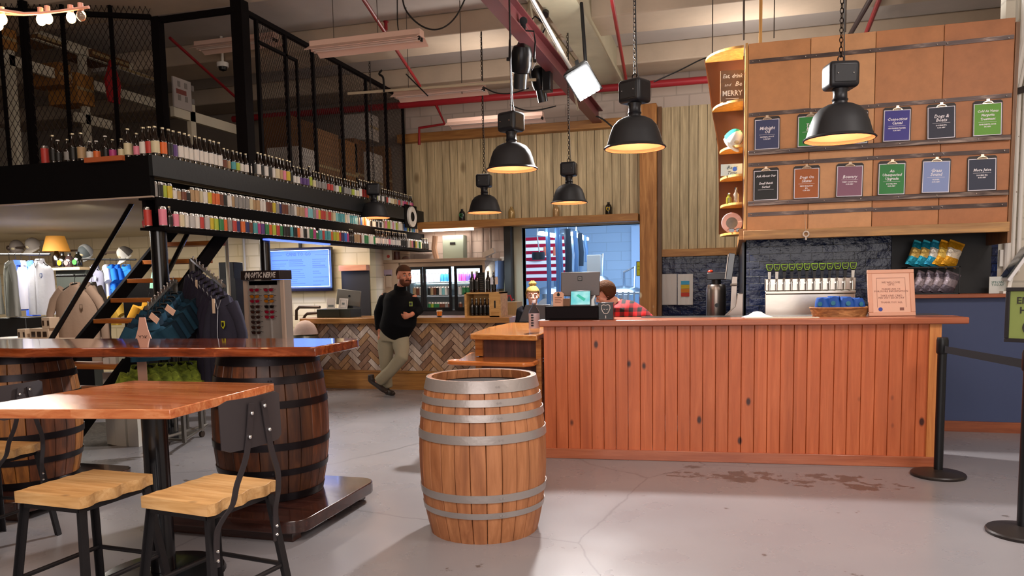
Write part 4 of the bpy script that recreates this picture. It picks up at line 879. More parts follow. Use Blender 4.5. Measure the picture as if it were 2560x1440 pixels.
fixture((-3.56,7.27,3.86),1.22,'nearest hanging fluorescent strip fixture with a peach tinted reflector')
fixture((-3.6,9.39,3.86),1.22,'middle hanging fluorescent strip fixture under the cream conduit')
fixture((-3.45,11.3,3.86),1.5,'farthest hanging fluorescent strip fixture above the plank cladding')
# stage spots
SPB=mat('#17181c',.3,.4)
def spot(p,label,d=.1,rot=(.5,0,.3)):
    t=thing('stage_spotlight',p,label,'spotlight',rot=rot)
    obj('lamp_body',MB().lathe([(.02,.28),(d*.8,.25),(d,.18),(d,.06),(d*.85,.0),(d*.7,-.01)],n=24),SPB,t,space='l')
    obj('snout',MB().lathe([(d*.66,0),(d*.62,-.16),(d*.58,-.16),(d*.6,0)],n=20),mat('#4a4d50',.25,.8),t,space='l')
    obj('lens',MB().lathe([(0,-.02),(d*.6,-.02)],n=20),mat('#303438',.05,coat=1),t,space='l')
    obj('yoke',MB().tube([(-d*1.15,0,.12),(-d*1.2,0,.3),(-d*1.0,0,.4),(d*1.0,0,.4),(d*1.2,0,.3),(d*1.15,0,.12)],.009,n=8),SPB,t,space='l')
    obj('clamp',MB().box(-.025,.025,-.02,.02,.39,.5).cyl((0,-.03,.49),(0,.03,.49),.04),SPB,t,space='l')
    for s in(-1,1): obj('yoke_knob',MB().cyl((s*d*1.1,0,.12),(s*d*1.4,0,.12),.018,n=8),SPB,t,space='l')
    obj('safety_cable',MB().tube([(.02,.03,.45),(d*1.1,.05,.3),(d*1.3,.05,.1),(d,.05,.02)],.004,n=5),mat('#a8a6a8',.3,.8),t,space='l')
p=at(1280,178,Y=7.9); spot((XR-.02,p.y,p.z-.02),'larger black stage spotlight hanging nearest under the red beam',d=.11,rot=(.35,.1,.2))
p=at(1352,222,Y=9.6); spot((p.x,p.y,p.z),'smaller black stage spotlight aimed down in front of the red main',d=.1,rot=(.3,-.05,-.2))
p=at(1305,120,Y=8.8); spot((p.x,p.y,p.z),'black stage spotlight half hidden behind the nearest one',d=.08,rot=(.9,.5,.6))
p=at(1368,196,Y=9.3); obj('beam_bracket',MB().box(p.x-.05,p.x+.05,9.25,9.4,p.z-.15,p.z+.15),SPB,label='small black dimmer box hanging beside the smaller spotlight',cat='dimmer box',bevel=.01)
# bright floodlight
fc=at(1457,208,Y=8.2); t=thing('floodlight',fc,'blazing white floodlight hanging from the ceiling over the bar','floodlight',rot=tuple((V((.10,-.80,-.55)).to_track_quat('-Z','Y').to_matrix()@MX.Rotation(R(-28),3,'Z')).to_euler()))
obj('housing',MB().prism([(-.15,.03),(.15,.03),(.11,.12),(-.11,.12)],'y',-.17,.17),BLK,t,space='l',bevel=.01)
obj('lamp_face',MB().box(-.12,.12,-.13,.13,.02,.03),mat('#ffffff',.4,emit=26),t,space='l')
for k in range(5): obj('lamp_tube',MB().cyl((-.10+.05*k,-.15,.0),(-.10+.05*k,.13,.0),.02,n=10),mat('#ffffff',.4,emit=26),t,space='l')
obj('bracket',MB().bar((0,.05,.12),(0,.16,.28),.04,.02),BLK,t,space='l'); obj('hanger',MB().cyl(fc+V((-.02,.3,.25)),V((fc.x-.1,fc.y+.5,4.55)),.02),BLK,t)
l=light('SPOT',fc+V((.0,-.16,-.12)),620,(1,.97,.95),.12,spot=165,blend=.3,name='floodlight_beam'); aim(l,(1.0,5.0,0))
# string lights
t=thing('string_lights',at(100,40,Y=3.2),'string of warm round bulbs hanging across the upper left corner','string lights')
PK=mat('#c98a74',.5)
P=[at(x,y,Y=3.2) for x,y in ((-120,20),(0,25),(60,34),(102,33),(150,28),(205,20),(222,18))]; obj('cord',MB().tube(P,.008,8),PK,t)
P=[at(x,y,Y=3.3) for x,y in ((-100,44),(0,34),(60,36),(110,33)) ]; obj('cord',MB().tube(P,.007,8),PK,t)
for px,py,on in ((6,48,1),(-4,62,1),(103,50,1),(120,46,1),(178,44,1),(203,39,0)):
    p=at(px,py,Y=3.22); so=obj('bulb_socket',MB().cyl(p+V((0,0,.018)),p+V((0,0,.06)),.013,n=10),PK,t)
    obj('bulb',MB().sph(p,(.022,.022,.028),14,k=8),mat('#ffd9a0',.2,emit=30,ec='#ffc078') if on else mat('#d8c0a8',.05,trans=.9),so)
light('POINT',at(110,110,Y=3.3),22,(1,.62,.3),.15,name='string_light_glow')
# ================= brewery beyond the doorway =================
BB=mat('#9db6cf',.6)
q=MB(); q.box(-7,2,21,21.2,0,5); struct('wall_brewery_rear',q,block('#a9c0d8','#9fb8d2','xz',.8,.25,bump=.2,mortar=.01))
struct('wall_brewery_left',MB().box(-7.2,-7,13,21,0,5),BB); struct('wall_brewery_right',MB().box(.6,.8,13,21,0,5),BB); struct('ceiling_brewery',MB().box(-7,2,13,21,4.2,4.3),mat('#8ea6c0',.7))
for i,y in enumerate((14.5,16.5,18.5)): struct('trim_brewery_beam_%d'%(i+1),MB().box(-7,.6,y,y+.15,3.95,4.2),mat('#5a6f88',.6))
light('AREA',(-2.6,16,3.9),300,(.66,.82,1),3.5,(0,0,0),sy=4,name='brewery_light')
TKM=mat('#a8b8c8',.25,.9)
def tank(x,y,r,z0,z1,label,legs=3):
    t=thing('brewing_tank',(x,y,0),label,'brewing tank')
    obj('vessel',MB().lathe([(.04,z0-.3),(r*.3,z0-.25),(r,z0),(r,z1),(r*.8,z1+r*.25),(r*.3,z1+r*.4),(0,z1+r*.42)],n=28),TKM,t,space='l')
    for k in range(legs):
        a=2*PI*k/legs+.5; obj('leg',MB().cyl((r*.85*cos(a),r*.85*sin(a),0),(r*.85*cos(a),r*.85*sin(a),z0+.1),.04,n=10),TKM,t,space='l')
    obj('manway',MB().lathe([(0,-.02),(.2,-.02),(.2,.03),(0,.03)],(0,-r-.0,(z0+z1)/2),n=20,axis='y'),CHROME,t,space='l')
    obj('top_pipe',MB().tube([(0,0,z1+r*.4),(0,0,z1+r*.4+.3),(.25,0,z1+r*.4+.42),(.25,-.2,z1)],.03,n=8),TKM,t,space='l')
def bx(px,Y): return at(px,700,Y=Y).x
tank(bx(1480,16.5),16.5,.42,.7,1.45,'squat stainless tank behind the payment monitor')
tank(bx(1560,17.5),17.5,.5,.6,1.15,'low stainless tank behind the plaid shirted person')
tank(bx(1420,18.5),18.5,.35,.7,2.6,'slim tall brewing tank behind the hoses')
tank(bx(1375,17),17.,.4,.6,1.2,'low stainless tank behind the woman')
# flag
Yf=16.; xr=at(1413,650,Y=Yf).x; zt=at(1370,592,Y=Yf).z; zb=at(1370,702,Y=Yf).z; W=(zt-zb)*1.75; xl=xr-W
t=thing('striped_flag',(xr-W/2,Yf,zb),'large red and white striped flag hanging inside the brewery','flag'); q=MB()
for k in range(13):
    z1=zt-(zt-zb)*k/13; z0=zt-(zt-zb)*(k+1)/13; x0=xl+(W*.42 if k<7 else 0); rings=[[(x0+(xr-x0)*j/10,Yf+.012*sin(j*1.1+k*.2),z) for j in range(11)] for z in (z0,z1)]
    q.loft(rings,m=k%2,cap=False,closed=False)
q.quad((xl,Yf,zt-(zt-zb)*7/13),(xl+W*.42,Yf,zt-(zt-zb)*7/13),(xl+W*.42,Yf,zt),(xl,Yf,zt),m=2)
obj('cloth',q,[mat('#8c1230',.8),mat('#d8dce6',.8),mat('#2a3060',.8)],t)
STB=mat('#5f82ad',.35,.5); DKB=mat('#1d2a38',.5)
for px,y0,y1,r,m_,lb,Y in ((1369,580,790,.045,STB,'blue-grey hose pipe, leftmost of those hanging in the doorway',14.6),(1393,578,780,.05,STB,'thick blue-grey pipe second from the left in the doorway',14.8),(1402,600,790,.025,STB,'thin angled pipe touching the thick one in the doorway',14.7),(1418,585,690,.07,DKB,'dark wrapped hose bundle in the doorway',15),(1437,590,680,.04,STB,'mid-height pale pipe right of the dark hose bundle',15.5),(1450,595,665,.05,DKB,'shorter dark pipe right of the pale one',16),(1463,600,655,.035,STB,'smallest far pipe in the row inside the brewery',17)):
    a=at(px,y0,Y=Y); b=at(px+3,y1,Y=Y); obj('process_pipe',MB().tube([a+V((0,0,.1)),a,(a+b)/2+V((.02,0,0)),b],r,10),m_,label=lb,cat='pipe')
for i,px in enumerate((1362,1386,1422,1452)):
    p=at(px,628,Y=14.9+i*.4); obj('valve_handle',MB().cyl(p+V((0,0,-.09)),p+V((0,0,.09)),.028,n=10),mat('#b8604a',.5),label='orange-red valve handle, %s of the row on the brewery pipes'%['leftmost','second from left','third from left','rightmost'][i],cat='valve')
for px,y,Y,lb in ((1346,640,14.2,'dark drum shaped heater hanging left in the doorway'),(1439,688,15.5,'dark drum shaped heater hanging near the payment monitor')):
    p=at(px,y,Y=Y); t=thing('hanging_drum',p,lb,'hanging drum'); obj('drum',MB().lathe([(0,-.07),(.12,-.07),(.125,0),(.12,.07),(0,.07)],n=20),DKB,t,space='l'); obj('hanger',MB().tube([(.02,0,.07),(-.02,0,.4),(.04,0,.9)],.012,n=6),mat('#cfd8e0',.4),t,space='l')
for i,(x0,x1,y,Y) in enumerate(((1350,1392,586,14.4),(1428,1450,586,16),(1450,1466,594,17.5))):
    a=at(x0,y-3,Y=Y); b=at(x1,y+4,Y=Y+.6); obj('brewery_tube_light',MB().bar(a,b,.12,.06),mat('#ffffff',.4,emit=9,ec='#dfeeff'),label='glowing white tube light inside the brewery, %s of three'%['nearest and leftmost','middle one','farthest'][i],cat='tube light')
p=at(1484,662,Y=15.5); obj('control_cabinet',MB().box(p.x-.14,p.x+.14,15.5,15.7,p.z-.2,p.z+.2),mat('#a8a8a6',.4),label='pale grey control cabinet inside the brewery above the payment monitor',cat='cabinet',bevel=.01)
obj('cabinet_post',MB().box(p.x-.03,p.x+.03,15.55,15.65,0,p.z-.2),TKM,label='steel post under the grey control cabinet',cat='post')
t=thing('steel_railing',(bx(1560,15),15,0),'pale steel railing inside the right half of the doorway','railing')
xa=bx(1500,15);xb=bx(1600,15)
for z in(.65,.95,1.22): obj('rail',MB().cyl((xa,15,z),(xb,15,z),.022,n=8),TKM,t)
for k in range(8): x=xa+(xb-xa)*k/7; obj('post',MB().cyl((x,15,0),(x,15,1.25),.022,n=8),TKM,t)
q=MB()
for k in range(14):
    x=xa+(xb-xa)*k/13; q.box(x-.006,x+.006,15.1,15.11,.3,.9)
obj('infill',q,TKM,t)
obj('garage_door',MB().box(-2.6,-.6,20.8,20.95,0,2.9),mat('#a9c4e4',.5),label='pale blue garage door at the far end of the brewery',cat='garage door')
# ================= around the doorway =================
obj('steel_column',MB().box(-3.72,-3.60,YB-.25,YB-.05,0,2.42),mat('#1a1614',.5),label='dark steel column left of the brewery doorway',cat='column',bevel=.004)
for px,py,c1,c2,lb in ((1157,562,'#101412','#2f8a4a','black growler with a green emblem on the timber shelf beam'),(1280,556,'#a88a54',None,'plain gold growler left on the timber shelf beam'),(1391,550,'#b08e62',None,'plain copper-gold growler in the middle of the timber shelf beam'),(1522,543,'#131008','#c9a81c','black growler with a yellow emblem at the right end of the shelf beam')):
    p=at(px,py,Y=YB-.2); t=thing('growler',(p.x,YB-.22,2.54),lb,'growler')
    m_=mat(c1,.25,.3 if c2 is None else 0,coat=.5)
    obj('jug',MB().lathe([(0,0),(.052,0),(.056,.01),(.056,.12),(.045,.155),(.024,.175),(.02,.19)],n=20),m_,t,space='l'); obj('stopper',MB().lathe([(.022,.19),(.022,.205),(.0,.21)],n=12),m_,t,space='l')
    if c2: obj('emblem',MB().tube([(-.026,-.056,.12),(-.022,-.058,.08),(0,-.06,.06),(.022,-.058,.08),(.026,-.056,.12),(0,-.06,.115),(-.026,-.056,.12)],.006,n=6),mat(c2,.5),t,space='l')
t=thing('yellow_notice',at(1604,690,Y=YB-.06),'yellow warning notice beside the timber post','notice'); a=at(1604,690,Y=YB-.06)
q=MB(); q.box(-.085,.06,0,.004,0,.24,m=0); q.box(-.075,.05,-.002,0,.01,.23,m=1); q.txt('CAUTION\n24\nHOURS',.032,(-.012,-.003,.13),m=0); obj('notice_panel',q,[mat('#1a1a08',.5),mat('#d8e01e',.5)],t,space='l')
p=at(1607,760,Y=YB-.12); t=thing('fire_extinguisher',(p.x,YB-.14,p.z-.05),'small red fire extinguisher half hidden behind the timber post','fire extinguisher'); obj('cylinder',MB().lathe([(0,0),(.05,0),(.055,.02),(.055,.16),(.03,.2),(.018,.22)],n=16),mat('#a01c18',.3,coat=.4),t,space='l'); obj('valve',MB().box(-.03,.03,-.015,.015,.22,.25),BLK,t,space='l')
p=at(1607,738,Y=YB-.1); obj('pink_fly_swatter',MB().tube([p+V((.03*cos(a)*.8,0,.1+.09*sin(a))) for a in [2*PI*k/14 for k in range(15)]],.014,n=6),mat('#d85a8a',.5),label='pink looped strap hanging over the fire extinguisher',cat='strap')
# wall equipment
p=at(1266,655,Y=YB-.05); t=thing('thermostat_box',(p.x,YB-.03,p.z-.09),'white boxed thermostat on the block wall left of the doorway','thermostat'); obj('case',MB().box(-.1,.1,-.07,.0,0,.18),WHT,t,space='l',bevel=.01); obj('display',MB().box(-.035,.035,-.073,-.069,.1,.12),BLK,t,space='l')
p=at(1266,705,Y=YB-.05); obj('breaker_panel',MB().box(p.x-.15,p.x+.13,YB-.14,YB-.02,p.z-.2,p.z+.2),mat('#8f8c72',.5),label='olive grey breaker panel on the block wall left of the doorway',cat='breaker panel',bevel=.006)
p=at(1138,618,Y=YB-.1); t=thing('electrical_cabinet',(p.x,YB-.1,p.z-.22),'grey-green electrical cabinet under the timber shelf beam','electrical cabinet'); obj('case',MB().box(-.19,.19,-.12,.08,0,.42),mat('#7c8678',.5),t,space='l',bevel=.008); obj('label_plate',MB().box(-.05,.05,-.125,-.12,.26,.3),BLK,t,space='l')
for i,px in enumerate((1176,1207,1226)):
    p=at(px,600,Y=YB-.06); obj('wall_conduit',MB().tube([(p.x,YB-.06,1.8),(p.x,YB-.06,2.42)],.022,8),mat('#8a7a70',.5),label='grey vertical conduit under the shelf beam, %s of three'%['leftmost','middle one','rightmost'][i],cat='conduit')
a=at(1058,579,Y=YB-.3); b=at(1182,577,Y=YB-.3); obj('under_shelf_light',MB().box(a.x,b.x,YB-.33,YB-.24,2.38,2.415),mat('#fff0e0',.4,emit=3.5,ec='#ffe8d8'),label='glowing strip light fixed under the timber shelf beam',cat='strip light')
light('AREA',((a.x+b.x)/2,YB-.3,2.36),5,(1,.88,.78),.8,(0,0,0),sy=.1,name='under_shelf_glow')
# ================= tasting counter with herringbone tiles =================
HY=9.9; HX0=at(778,800,Y=HY).x; HX1=at(1240,795,Y=HY).x; HB=HX1
t=thing('tiled_counter',((HX0+HX1)/2,HY,0),'rear counter faced with herringbone wood tiles where the man leans','counter')
HC=[wood(a,b,axis='z',sc=2,rough=.5,name='tile_wood',bump=.1,stretch=6) for a,b in (('#7c5a44','#a47c62'),('#9c7c66','#c6a68a'),('#b8a292','#e0cdbd'),('#6a4c3a','#8e6c56'),('#9a7350','#c09468'),('#7d6a62','#a08e84'))]
def hz(y): return at(900,y,Y=HY).z
z0,z1=hz(925),hz(808)
q=MB(); L_,W_=.225,.075; rr=random.Random(5); s2=math.sqrt(.5)
def clip(poly,x0,x1,z0,z1):
    def cl(P,f,g):
        out=[]
        for i in range(len(P)):
            a,b=P[i],P[(i+1)%len(P)]; fa,fb=f(a),f(b)
            if fa>=0: out.append(a)
            if fa*fb<0: t_=fa/(fa-fb); out.append((a[0]+(b[0]-a[0])*t_,a[1]+(b[1]-a[1])*t_))
        return out
    for f in (lambda p:p[0]-x0,lambda p:x1-p[0],lambda p:p[1]-z0,lambda p:z1-p[1]):
        poly=cl(poly,f,None)
        if len(poly)<3: return None
    return poly
g=.004
for i in range(-70,140):
    for j in range(-24,40):
        # herringbone lattice in the 45 degree frame: unit of one horizontal + one vertical brick
        u=i*W_+j*L_; v=i*W_-j*L_*0-0
        for kind in(0,1):
            if kind==0: a0,b0,a1,b1=i*W_+j*2*L_*1.0,i*W_,i*W_+j*2*L_+L_,i*W_+W_
            else: a0,b0,a1,b1=i*W_+j*2*L_+L_,i*W_+W_-L_,i*W_+j*2*L_+L_+W_,i*W_+W_
            a0+=g;b0+=g;a1-=g;b1-=g
            P=[(a0,b0),(a1,b0),(a1,b1),(a0,b1)]
            P=[((a-b)*s2+(HX0-4.0),(a+b)*s2-1.2) for a,b in P]
            if max(p[0] for p in P)<HX0+.05 or min(p[0] for p in P)>HX1: continue
            P=clip(P,HX0+.09,HX1-.02,z0,z1)
            if not P: continue
            q.prism(P,'y',HY+.004,HY+.016,m=rr.randrange(6))
obj('herringbone_tiles',q,HC,t)
obj('panel',MB().box(HX0+.02,HX1,HY+.016,HY+.6,.0,z1),mat('#4a3022',.7),t)
CW=wood('#8a5a2a','#c08a48','#a47038',axis='x',sc=1,rough=.35,coat=.3,name='counter_pine')
obj('kick_panel',MB().box(HX0,HX1,HY-.01,HY+.016,0,z0),CW,t); obj('bottom_moulding',MB().box(HX0,HX1,HY-.025,HY,z0-.03,z0),CW,t,bevel=.004)
obj('corner_post',MB().box(HX0,HX0+.08,HY-.02,HY+.05,0,z1),CW,t,bevel=.004)
obj('worktop',MB().box(HX0-.12,HX1+.22,HY-.12,HY+.6,z1,1.02),CW,t,bevel=.006)
HT=1.02
# cooler
CY_=11.75; cx0=at(948,700,Y=CY_).x; cx1=at(1215,700,Y=CY_).x; ct=at(1080,655,Y=CY_).z
t=thing('drinks_cooler',((cx0+cx1)/2,CY_,0),'three-door glass drinks cooler boxed in pale wood behind the counter','drinks cooler')
WD=wood('#8a7460','#b39c84',axis='x',name='pale_casing',rough=.6)
obj('top_board',MB().box(cx0-.05,cx1+.03,CY_-.08,CY_+.8,ct-.0,ct+.05),WD,t,bevel=.004)
obj('side_board',MB().box(cx0-.04,at(1000,700,Y=CY_).x,CY_-.04,CY_+.7,0,ct),mat('#b09a84',.6),t); obj('side_board',MB().box(cx1-.05,cx1,CY_-.05,CY_+.7,0,ct),WD,t)
fx0=at(1003,700,Y=CY_).x; fx1=at(1209,700,Y=CY_).x; zc0=at(1080,776,Y=CY_).z; zc1=at(1080,668,Y=CY_).z
ob=MB(); ob.box(fx0,fx1,CY_+.55,CY_+.6,.2,zc1+.02); ob.box(fx0,fx0+.03,CY_,CY_+.55,.2,zc1+.02); ob.box(fx1-.03,fx1,CY_,CY_+.55,.2,zc1+.02); obj('cabinet_shell',ob,mat('#aeb6b8',.4),t)
obj('base_grille',MB().box(fx0,fx1,CY_-.02,CY_+.5,0,zc0),mat('#3a3232',.4),t)
obj('header',MB().box(fx0,fx1,CY_-.02,CY_+.5,zc1,ct),WD,t)
for a,b in ((1020,1060),(1061,1131),(1138,1209)):
    x0,x1=at(a,700,Y=CY_).x,at(b,700,Y=CY_).x; f=MB(); w_=.045
    f.box(x0,x1,CY_-.05,CY_-.02,zc1-.035,zc1+.01); f.box(x0,x1,CY_-.05,CY_-.02,zc0,zc0+.05); f.box(x0,x0+w_,CY_-.05,CY_-.02,zc0+.05,zc1-.035); f.box(x1-w_,x1,CY_-.05,CY_-.02,zc0+.05,zc1-.035)
    d=obj('door_frame',f,mat('#0c0a0c',.3),t); obj('glass_pane',MB().box(x0+w_,x1-w_,CY_-.04,CY_-.036,zc0+.05,zc1-.035),mat('#ffffff',.02,trans=1,name='door_glass',ior=1.1),d)
obj('light_tube',MB().box(fx0+.05,fx1-.05,CY_+.02,CY_+.06,zc1-.02,zc1),mat('#bfe6ff',.4,emit=6),t)
light('AREA',((fx0+fx1)/2,CY_+.05,zc1-.03),45,(.7,.88,1),1.9,(R(25),0,0),sy=.08,name='cooler_light')
SHZ=[at(1090,y,Y=CY_+.1).z for y in (706,740,774)]
for z in SHZ: obj('wire_shelf',MB().box(fx0+.03,fx1-.03,CY_+.02,CY_+.5,z-.012,z),mat('#c8ccd0',.4),t)
# ================= can and bottle prototypes =================
def _can(h=.157,r=.033):
    q=MB(); q.lathe([(0,.004),(r*.72,0),(r*.8,.002),(r,.012),(r,.018)],n=14,m=0); q.lathe([(r,.018),(r,h-.024)],n=14,m=1); q.lathe([(r,h-.024),(r*.97,h-.018),(r*.84,h-.004),(r*.84,h),(r*.78,h),(r*.76,h-.004),(0,h-.004)],n=14,m=0); return q
def _bottle(h=.24,r=.031,lab=(.035,.115)):
    q=MB(); n=14
    q.lathe([(0,0),(r*.95,.0),(r,.008),(r,lab[0])],n=n,m=0); q.lathe([(r+.0004,lab[0]),(r+.0004,lab[1])],n=n,m=1)
    q.lathe([(r,lab[1]),(r,h*.56),(r*.85,h*.63),(r*.48,h*.74),(r*.42,h*.95)],n=n,m=0); q.lathe([(r*.5,h*.95),(r*.5,h),(0,h)],n=n,m=2); return q
CANM=mat('#c9c7c4',.22,1); GLD=mat('#140a06',.08,coat=1); CAPM=mat('#b0a488',.3,.8)
PAL=dict(w=('white','#d9d4cc'),k=('black','#15130f'),g=('grey','#8b8884'),s=('silver','#b4b2b0'),y=('yellow','#c9b22a'),G=('green','#2c7a44'),o=('orange','#d8682a'),r=('red','#b83a32'),p=('pink','#dc7f94'),m=('magenta','#b03a78'),P=('purple','#5a3a7c'),n=('navy','#2a2f62'),b=('blue','#2d6cc0'),t=('teal','#4a9aa0'),l=('lime','#a8b83a'),c=('tan','#b09068'),B=('brown','#6e3820'),i=('ivory','#cfc3a0'),a=('aqua','#7fc0c4'))
LBM={}
def lbl(c):
    if c not in LBM: LBM[c]=mat(PAL[c][1],.45)
    return LBM[c]
_protos={}
def vessel(kind,c,loc,label,cat,group=None,cap=None):
    key=kind
    if key not in _protos:
        q={'can':lambda:_can(),'shortcan':lambda:_can(.122,.033),'tallcan':lambda:_can(.19,.037),'bottle':lambda:_bottle(),'bomber':lambda:_bottle(.29,.036,(.04,.15)),'stub':lambda:_bottle(.2,.031,(.03,.1))}[kind]()
        nm='beer_can' if 'can' in kind else 'beer_bottle'
        ms=[CANM,CANM] if 'can' in kind else [GLD,CANM,CAPM]
        o=obj(nm,q,ms,smooth=40); o.data.name=nm; _protos[key]=o; first=True
    else: o=_protos[key].copy(); C.objects.link(o); 
    o.location=loc; o.rotation_euler=(0,0,(loc[0]*37+loc[1]*91)%6.28)
    o.material_slots[1].link='OBJECT'; o.material_slots[1].material=lbl(c)
    if len(o.material_slots)>2: o.material_slots[2].link='OBJECT'; o.material_slots[2].material=cap or CAPM
    for k in ('group',):
        if k in o: del o[k]
    _props(o,label,cat,group); WM[o]=MX.Translation(o.location); return o
def word(kind,c): 
    return PAL[c][0]+(' can' if 'can' in kind else '-labelled bottle')
def row(items,place,where,left='left',right='right',cat=None,pre=None):
    """items: list of (kind,colour). Labels tell each by its neighbours; exact look-alike runs say where in the run."""
    n=len(items); used={}
    W=[word(k,c) for k,c in items]
    labs=[]
    for i in range(n):
        k=1; 
        while True:
            l=W[max(0,i-k):i]; r_=W[i+1:i+1+k]
            key=(W[i],tuple(l),tuple(r_))
            same=[j for j in range(n) if W[j]==W[i] and W[max(0,j-k):j]==l and W[j+1:j+1+k]==r_]
            if len(same)==1 or k>=3: break
            k+=1
        labs.append((l,r_,k,same))
    for i,(k_,c) in enumerate(items):
        l,r_,k,same=labs[i]
        sl=' then '.join(x.replace('-labelled','') for x in reversed(l)) ; sr=' then '.join(x.replace('-labelled','') for x in r_)
        s=W[i][0].upper()+W[i][1:]+' '+where
        if l and r_ and k==1: s+=', between %s and %s'%(an(sl),an(sr))
        elif k==2 and l and r_: s+=', left neighbours %s, right %s'%(' then '.join(w.split('-')[0].split(' can')[0] for w in reversed(l)),' then '.join(w.split('-')[0].split(' can')[0] for w in r_))
        elif not l: s+=', the %smost one'%left
        elif not r_: s+=', the %smost one'%right
        else:
            s+=', neighbours %s | %s'%(' '.join(w.split('-')[0].split(' can')[0] for w in l),' '.join(w.split('-')[0].split(' can')[0] for w in r_)) 
            s=s.replace(' | ',' left and ')+' right'
        words=s.split()
        if len(words)>16 or s in used:
            pct=round(100*i/(n-1)); s=W[i][0].upper()+W[i][1:]+' '+where+', %s from the left end'%ordn(i+1)
        used[s]=1
        kind='can' if 'can' in k_ else 'bottle'
        vessel(k_,c,place(i),s,kind)
def an(w): return ('an ' if w[0] in 'aeiou' else 'a ')+w
def ordn(n):
    return '%d%s'%(n,'th' if 10<=n%100<=20 else {1:'st',2:'nd',3:'rd'}.get(n%10,'th'))
# cans in the cooler
def crow(z,xs,cols,where,Y=CY_+.09,kind='can'):
    its=[(kind,c) for c in cols]
    row(its,lambda i:(xs[0]+(xs[1]-xs[0])*i/(len(cols)-1),Y,z),where)
def cxx(a,b): return (at(a,700,Y=CY_+.09).x,at(b,700,Y=CY_+.09).x)
names=['on the top cooler shelf','on the middle cooler shelf','on the bottom cooler shelf']
for si,(d1,d2,d3,kd) in enumerate((('iii','wpwgbbb','mmPPm','can'),('cBw','kcBkwawg','wGGGc','can'),('tta','GlGGBBgB','BBrB','shortcan'))):
    crow(SHZ[si],cxx(1036,1053),d1,names[si]+' behind the left door',kind=kd); crow(SHZ[si],cxx(1073,1123),d2,names[si]+' behind the middle door',kind=kd); crow(SHZ[si],cxx(1150,1190),d3,names[si]+' behind the right door',kind=kd)
# crate and bottles on the counter
t=thing('wooden_crate',(at(1205,795,Y=HY+.2).x,HY+.15,HT),'pale wooden crate of dark bottles at the right end of the tiled counter','crate')
xa=at(1162,790,Y=HY).x; xb=at(1252,790,Y=HY).x; zt=at(1200,731,Y=HY).z
CRW=wood('#a8783a','#d4a868',axis='x',rough=.5,name='crate_pine')
for nm,b_ in (('side_board',(xa,xa+.03,HY,HY+.34,HT,zt)),('divider',(xb-.16,xb-.14,HY,HY+.34,HT,zt-.02)),('end_board',(xb-.02,xb,HY,HY+.34,HT,zt)),('base_board',(xa+.03,xb-.02,HY,HY+.34,HT,HT+.015)),('top_board',(xa,xb,HY,HY+.34,zt-.02,zt)),('back_board',(xa+.03,xb-.02,HY+.32,HY+.34,HT,zt-.02))): obj(nm,MB().box(*b_),CRW,t)
obj('front_board',MB().box(xb-.14,xb-.02,HY-.0,HY+.02,HT,zt-.02),CRW,t); obj('hand_slot',MB().box(xb-.09,xb-.07,HY-.003,HY,HT+.12,HT+.22),BLK,t)
pl=lambda i:(xa+.075+i*.062,HY+.1,HT+.015)
for i in range(6): vessel('bottle','k',pl(i),'Dark bottle in the pale wooden crate, %s of the six'%['leftmost','second','third','fourth','fifth','rightmost'][i],'bottle')
for px,lb in ((1181,'Tall dark bottle on top of the crate, leftmost'),(1193,'Tall dark bottle on top of the crate touching the price board'),(1221,'Tall dark bottle on top of the crate right of the price board'),(1235,'Tall dark bottle on top of the crate at its right end')):
    p=at(px,730,Y=HY+.14); vessel('bomber','k',(p.x,p.y,zt),lb,'bottle')
p=at(1203,731,Y=HY+.17); t=thing('price_board',(p.x,p.y,zt),'black chalk price board standing on the crate','price board'); obj('board',MB().box(-.055,.055,0,.01,0,.27),BLK,t,space='l'); q=MB()
for k in range(8): q.box(-.04,.04-.01*(k%3),-.002,0,.04+k*.026,.043+k*.026)
obj('chalk_lines',q,mat('#8a8078',.8),t,space='l')
for i,(px,c_) in enumerate(((1228,'#c6ccd6'),(1240,'#cbb8a8'))):
    p=at(px,700,Y=HY+.05); obj('bottle_tag',MB().prism([(p.x-.02,p.z-.06),(p.x+.02,p.z-.06),(p.x+.02,p.z+.03),(p.x,p.z+.05),(p.x-.02,p.z+.03)],'y',HY+.07,HY+.074),mat(c_,.6),label=['white','cream'][i]+' paper tag hanging on a bottle neck above the crate',cat='tag')
# beer glass
p=at(1097,793,Y=HY+.02); t=thing('beer_glass',(p.x,HY+.05,HT),'short glass of amber beer with foam on the tiled counter','beer glass')
obj('glass',MB().lathe([(0,0),(.032,0),(.04,.02),(.042,.11),(.039,.11),(.037,.02),(0,.012)],n=20),mat('#ffffff',.02,trans=1,name='glass'),t,space='l')
obj('beer',MB().lathe([(0,.013),(.036,.02),(.0385,.08),(0,.08)],n=20),mat('#b8601c',.1,emit=.15),t,space='l'); obj('foam',MB().lathe([(0,.098),(.0385,.096),(.0385,.08),(0,.08)],n=20),mat('#e8dcc8',.8),t,space='l')
